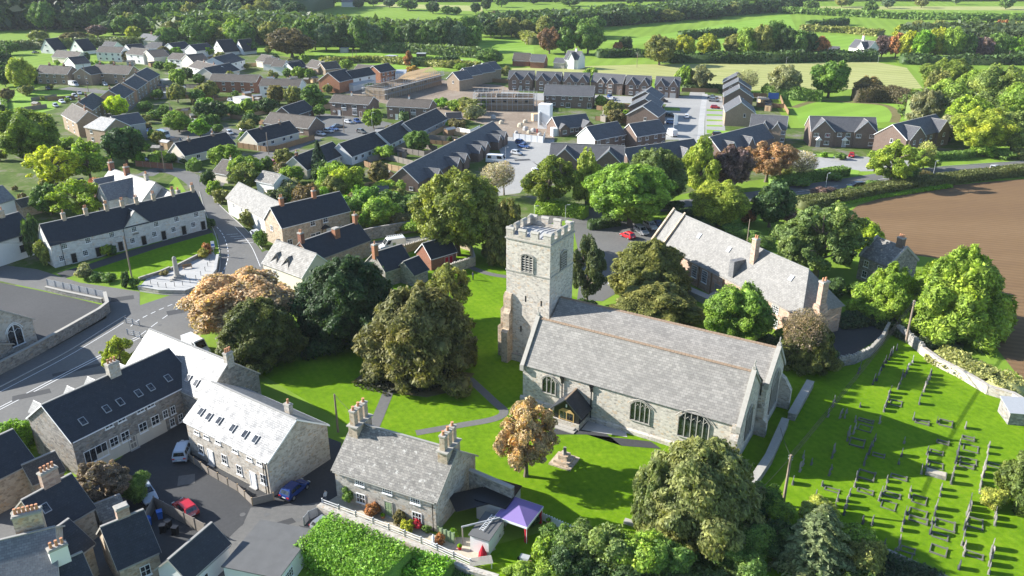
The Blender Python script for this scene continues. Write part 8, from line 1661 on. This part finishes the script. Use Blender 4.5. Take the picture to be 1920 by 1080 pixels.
# hedges
H_ = lambda lab, pts, w, h, c, **k: hedge(lab, pts, w, h, CC[c] if isinstance(c, str) else c, **k)
H_('big bright green clipped hedge at the bottom beside the garage', [(590, 1030), (668, 1062), (745, 1100)], 5.4, 2.9, (.14, .25, .035), size=.17, rag=.05)
H_('second bright green hedge piece right of the path', [(765, 1075), (840, 1098)], 3.0, 2.0, (.14, .27, .03), size=.2); H_('low dark green ivy bank under the terrace wall', [(790, 1072), (900, 1110)], 1.6, 1.0, 'G', size=.2)
H_('clipped dark hedge beside the bypass', [(1448, 352), (1500, 342), (1586, 328)], 3, 2.4, 'G'); H_('long rough hedge between bypass and ploughed field', [(1500, 392), (1570, 378), (1650, 362), (1760, 345), (1850, 333), (1960, 322)], 4.5, 2.3, (.09, .1, .035)); H_('grass verge hedge inside the field hedge', [(1560, 384), (1660, 368), (1780, 350)], 2, .6, 'V')
H_('sunlit hedge behind the tower top', [(1005, 398), (1060, 402), (1098, 408)], 3.5, 2.6, (.17, .25, .03)); H_('hedge along the right estate verge', [(1720, 300), (1790, 298), (1842, 290)], 3, 2, 'G'); H_('clipped hedge at the lane corner', [(356, 318), (372, 320)], 3, 2.4, 'G')
H_('hedge above the cul-de-sac garages', [(425, 212), (470, 205), (520, 196)], 3.5, 2.4, 'G'); H_('round clipped hedge before the right semi pair', [(750, 227), (766, 227)], 3, 3, 'D'); H_('hedge of the garden wall behind the white van', [(705, 440), (800, 428)], 2, 1.6, 'G')
H_('dark hedge behind the grass basin, left', [(1430, 180), (1480, 186), (1540, 190)], 5, 4.5, 'G', rag=.4); H_('dark hedge behind the grass basin, right', [(1600, 190), (1660, 190), (1710, 196)], 6, 5.5, (.11, .09, .05), rag=.4); H_('dark hedge below the copse and white farmhouse', [(1240, 117), (1400, 118), (1560, 114), (1640, 114)], 7, 5, 'D', size=1.1, rag=.4)
H_('hedge under the mixed wood', [(1690, 119), (1800, 120), (1940, 120)], 8, 4, 'D', size=1.2, rag=.4); H_('hedge below the long wood', [(680, 96), (760, 98), (900, 108)], 7, 5, (.1, .14, .05), size=1.1); H_('hedge along the meadow behind the village', [(600, 120), (700, 116), (800, 124), (900, 128)], 5, 3, 'O', size=1.0)
H_('hedge between two lime fields, long', [(1463, 24), (1560, 29), (1700, 36), (1860, 38), (1960, 38)], 10, 5, 'G', size=1.8); H_('short dark hedge in the lime fields, left', [(1275, 74), (1320, 71), (1375, 66)], 6, 5, 'D', size=1.5); H_('short dark hedge in the lime fields, right', [(1515, 54), (1550, 50), (1586, 46)], 6, 5, 'D', size=1.5)
H_('pale hedge below the short dark one', [(1500, 58), (1590, 62), (1650, 68)], 8, 4, 'O', size=1.5); H_('hedge left of the lime meadow', [(968, 66), (985, 74), (1000, 84)], 7, 5, 'O', size=1.4); H_('hedge beside the far cottages', [(1120, 108), (1180, 106), (1240, 108)], 6, 4, 'D', size=1.2)
H_('hedge behind the chalets', [(-20, 96), (60, 92), (180, 88), (330, 84), (430, 82)], 6, 5, (.1, .12, .05), size=1.2); H_('garden hedge before the chalets', [(200, 86), (300, 84), (380, 86)], 6, 3, 'G', size=1.2); H_('hedge above the stable yard', [(770, 124), (860, 120)], 5, 4, 'D', size=1)
H_('hedge at the left edge below the chalets', [(-20, 140), (20, 150), (60, 158)], 8, 6, 'D', size=1); H_('shaded hedge along the yard fence near the green verge', [(0, 228), (10, 205), (4, 176)], 1.5, 1.4, 'G', size=.5); H_('hedge behind the far new row', [(1280, 170), (1350, 172), (1360, 175)], 4, 3, 'D'); H_('dark hedge left of the lower wall in the graveyard', [(1640, 1075), (1760, 1120)], 4, 1.5, 'K', size=.25)
H_('hedge on the bank below the hall and car park', [(1105, 430), (1160, 422)], 2, 1.8, 'D')
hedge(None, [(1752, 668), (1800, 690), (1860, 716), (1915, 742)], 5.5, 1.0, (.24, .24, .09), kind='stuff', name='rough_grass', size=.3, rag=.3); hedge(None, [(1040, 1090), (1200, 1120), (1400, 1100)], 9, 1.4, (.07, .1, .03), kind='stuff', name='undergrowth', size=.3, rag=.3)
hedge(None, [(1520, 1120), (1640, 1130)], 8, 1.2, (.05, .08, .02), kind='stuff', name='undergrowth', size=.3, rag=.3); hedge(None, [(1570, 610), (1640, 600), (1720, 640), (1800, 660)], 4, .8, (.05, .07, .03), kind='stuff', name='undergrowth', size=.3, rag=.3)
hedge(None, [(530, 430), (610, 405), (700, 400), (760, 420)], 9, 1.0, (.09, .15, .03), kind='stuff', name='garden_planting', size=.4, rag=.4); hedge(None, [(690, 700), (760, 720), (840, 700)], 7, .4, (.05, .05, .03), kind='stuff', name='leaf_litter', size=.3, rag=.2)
hedge(None, [(-120, 46), (0, 42), (160, 38), (330, 36)], 160, 20, (.028, .045, .02), kind='stuff', name='woodland', size=3.4, dens=.3, rag=.12); hedge(None, [(-100, 20), (60, 20), (300, 22), (580, 24)], 190, 24, (.04, .06, .025), kind='stuff', name='woodland', size=4.5, dens=.2, rag=.12)  # wood behind, its shade likewise put into the dark leaf tone
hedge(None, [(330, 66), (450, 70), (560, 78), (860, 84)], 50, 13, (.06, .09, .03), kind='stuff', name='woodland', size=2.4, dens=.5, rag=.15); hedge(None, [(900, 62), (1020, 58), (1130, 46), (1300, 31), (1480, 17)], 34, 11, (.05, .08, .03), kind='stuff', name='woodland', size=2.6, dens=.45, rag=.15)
hedge(None, [(1700, 92), (1800, 94), (1950, 94)], 50, 11, (.05, .07, .03), kind='stuff', name='woodland', size=2.2, dens=.6, rag=.15); hedge(None, [(1760, 236), (1850, 222), (1950, 232)], 34, 8, (.1, .13, .04), kind='stuff', name='woodland', size=.9, dens=3, rag=.2)
hedge(None, [(-200, 1.5), (400, 1), (1000, 0), (1500, -1), (2100, -1)], 60, 13, (.05, .07, .035), kind='stuff', name='woodland', size=5, dens=.12, rag=.15)
# ================================================================ the air over the valley
m = M(); m.box(-1500, -60, -1, 1500, 1500, 64); hz = m.obj('haze', 'foliage', uv=False)
hm = bpy.data.materials.new('haze'); hm.use_nodes = True; t = hm.node_tree; t.nodes.clear()
pv = t.nodes.new('ShaderNodeVolumePrincipled'); pv.inputs['Color'].default_value = (.86, .93, 1, 1); pv.inputs['Density'].default_value = .00006; pv.inputs['Anisotropy'].default_value = 0
ou = t.nodes.new('ShaderNodeOutputMaterial'); t.links.new(pv.outputs[0], ou.inputs['Volume']); hz.data.materials[0] = hm; hz['kind'] = 'stuff'
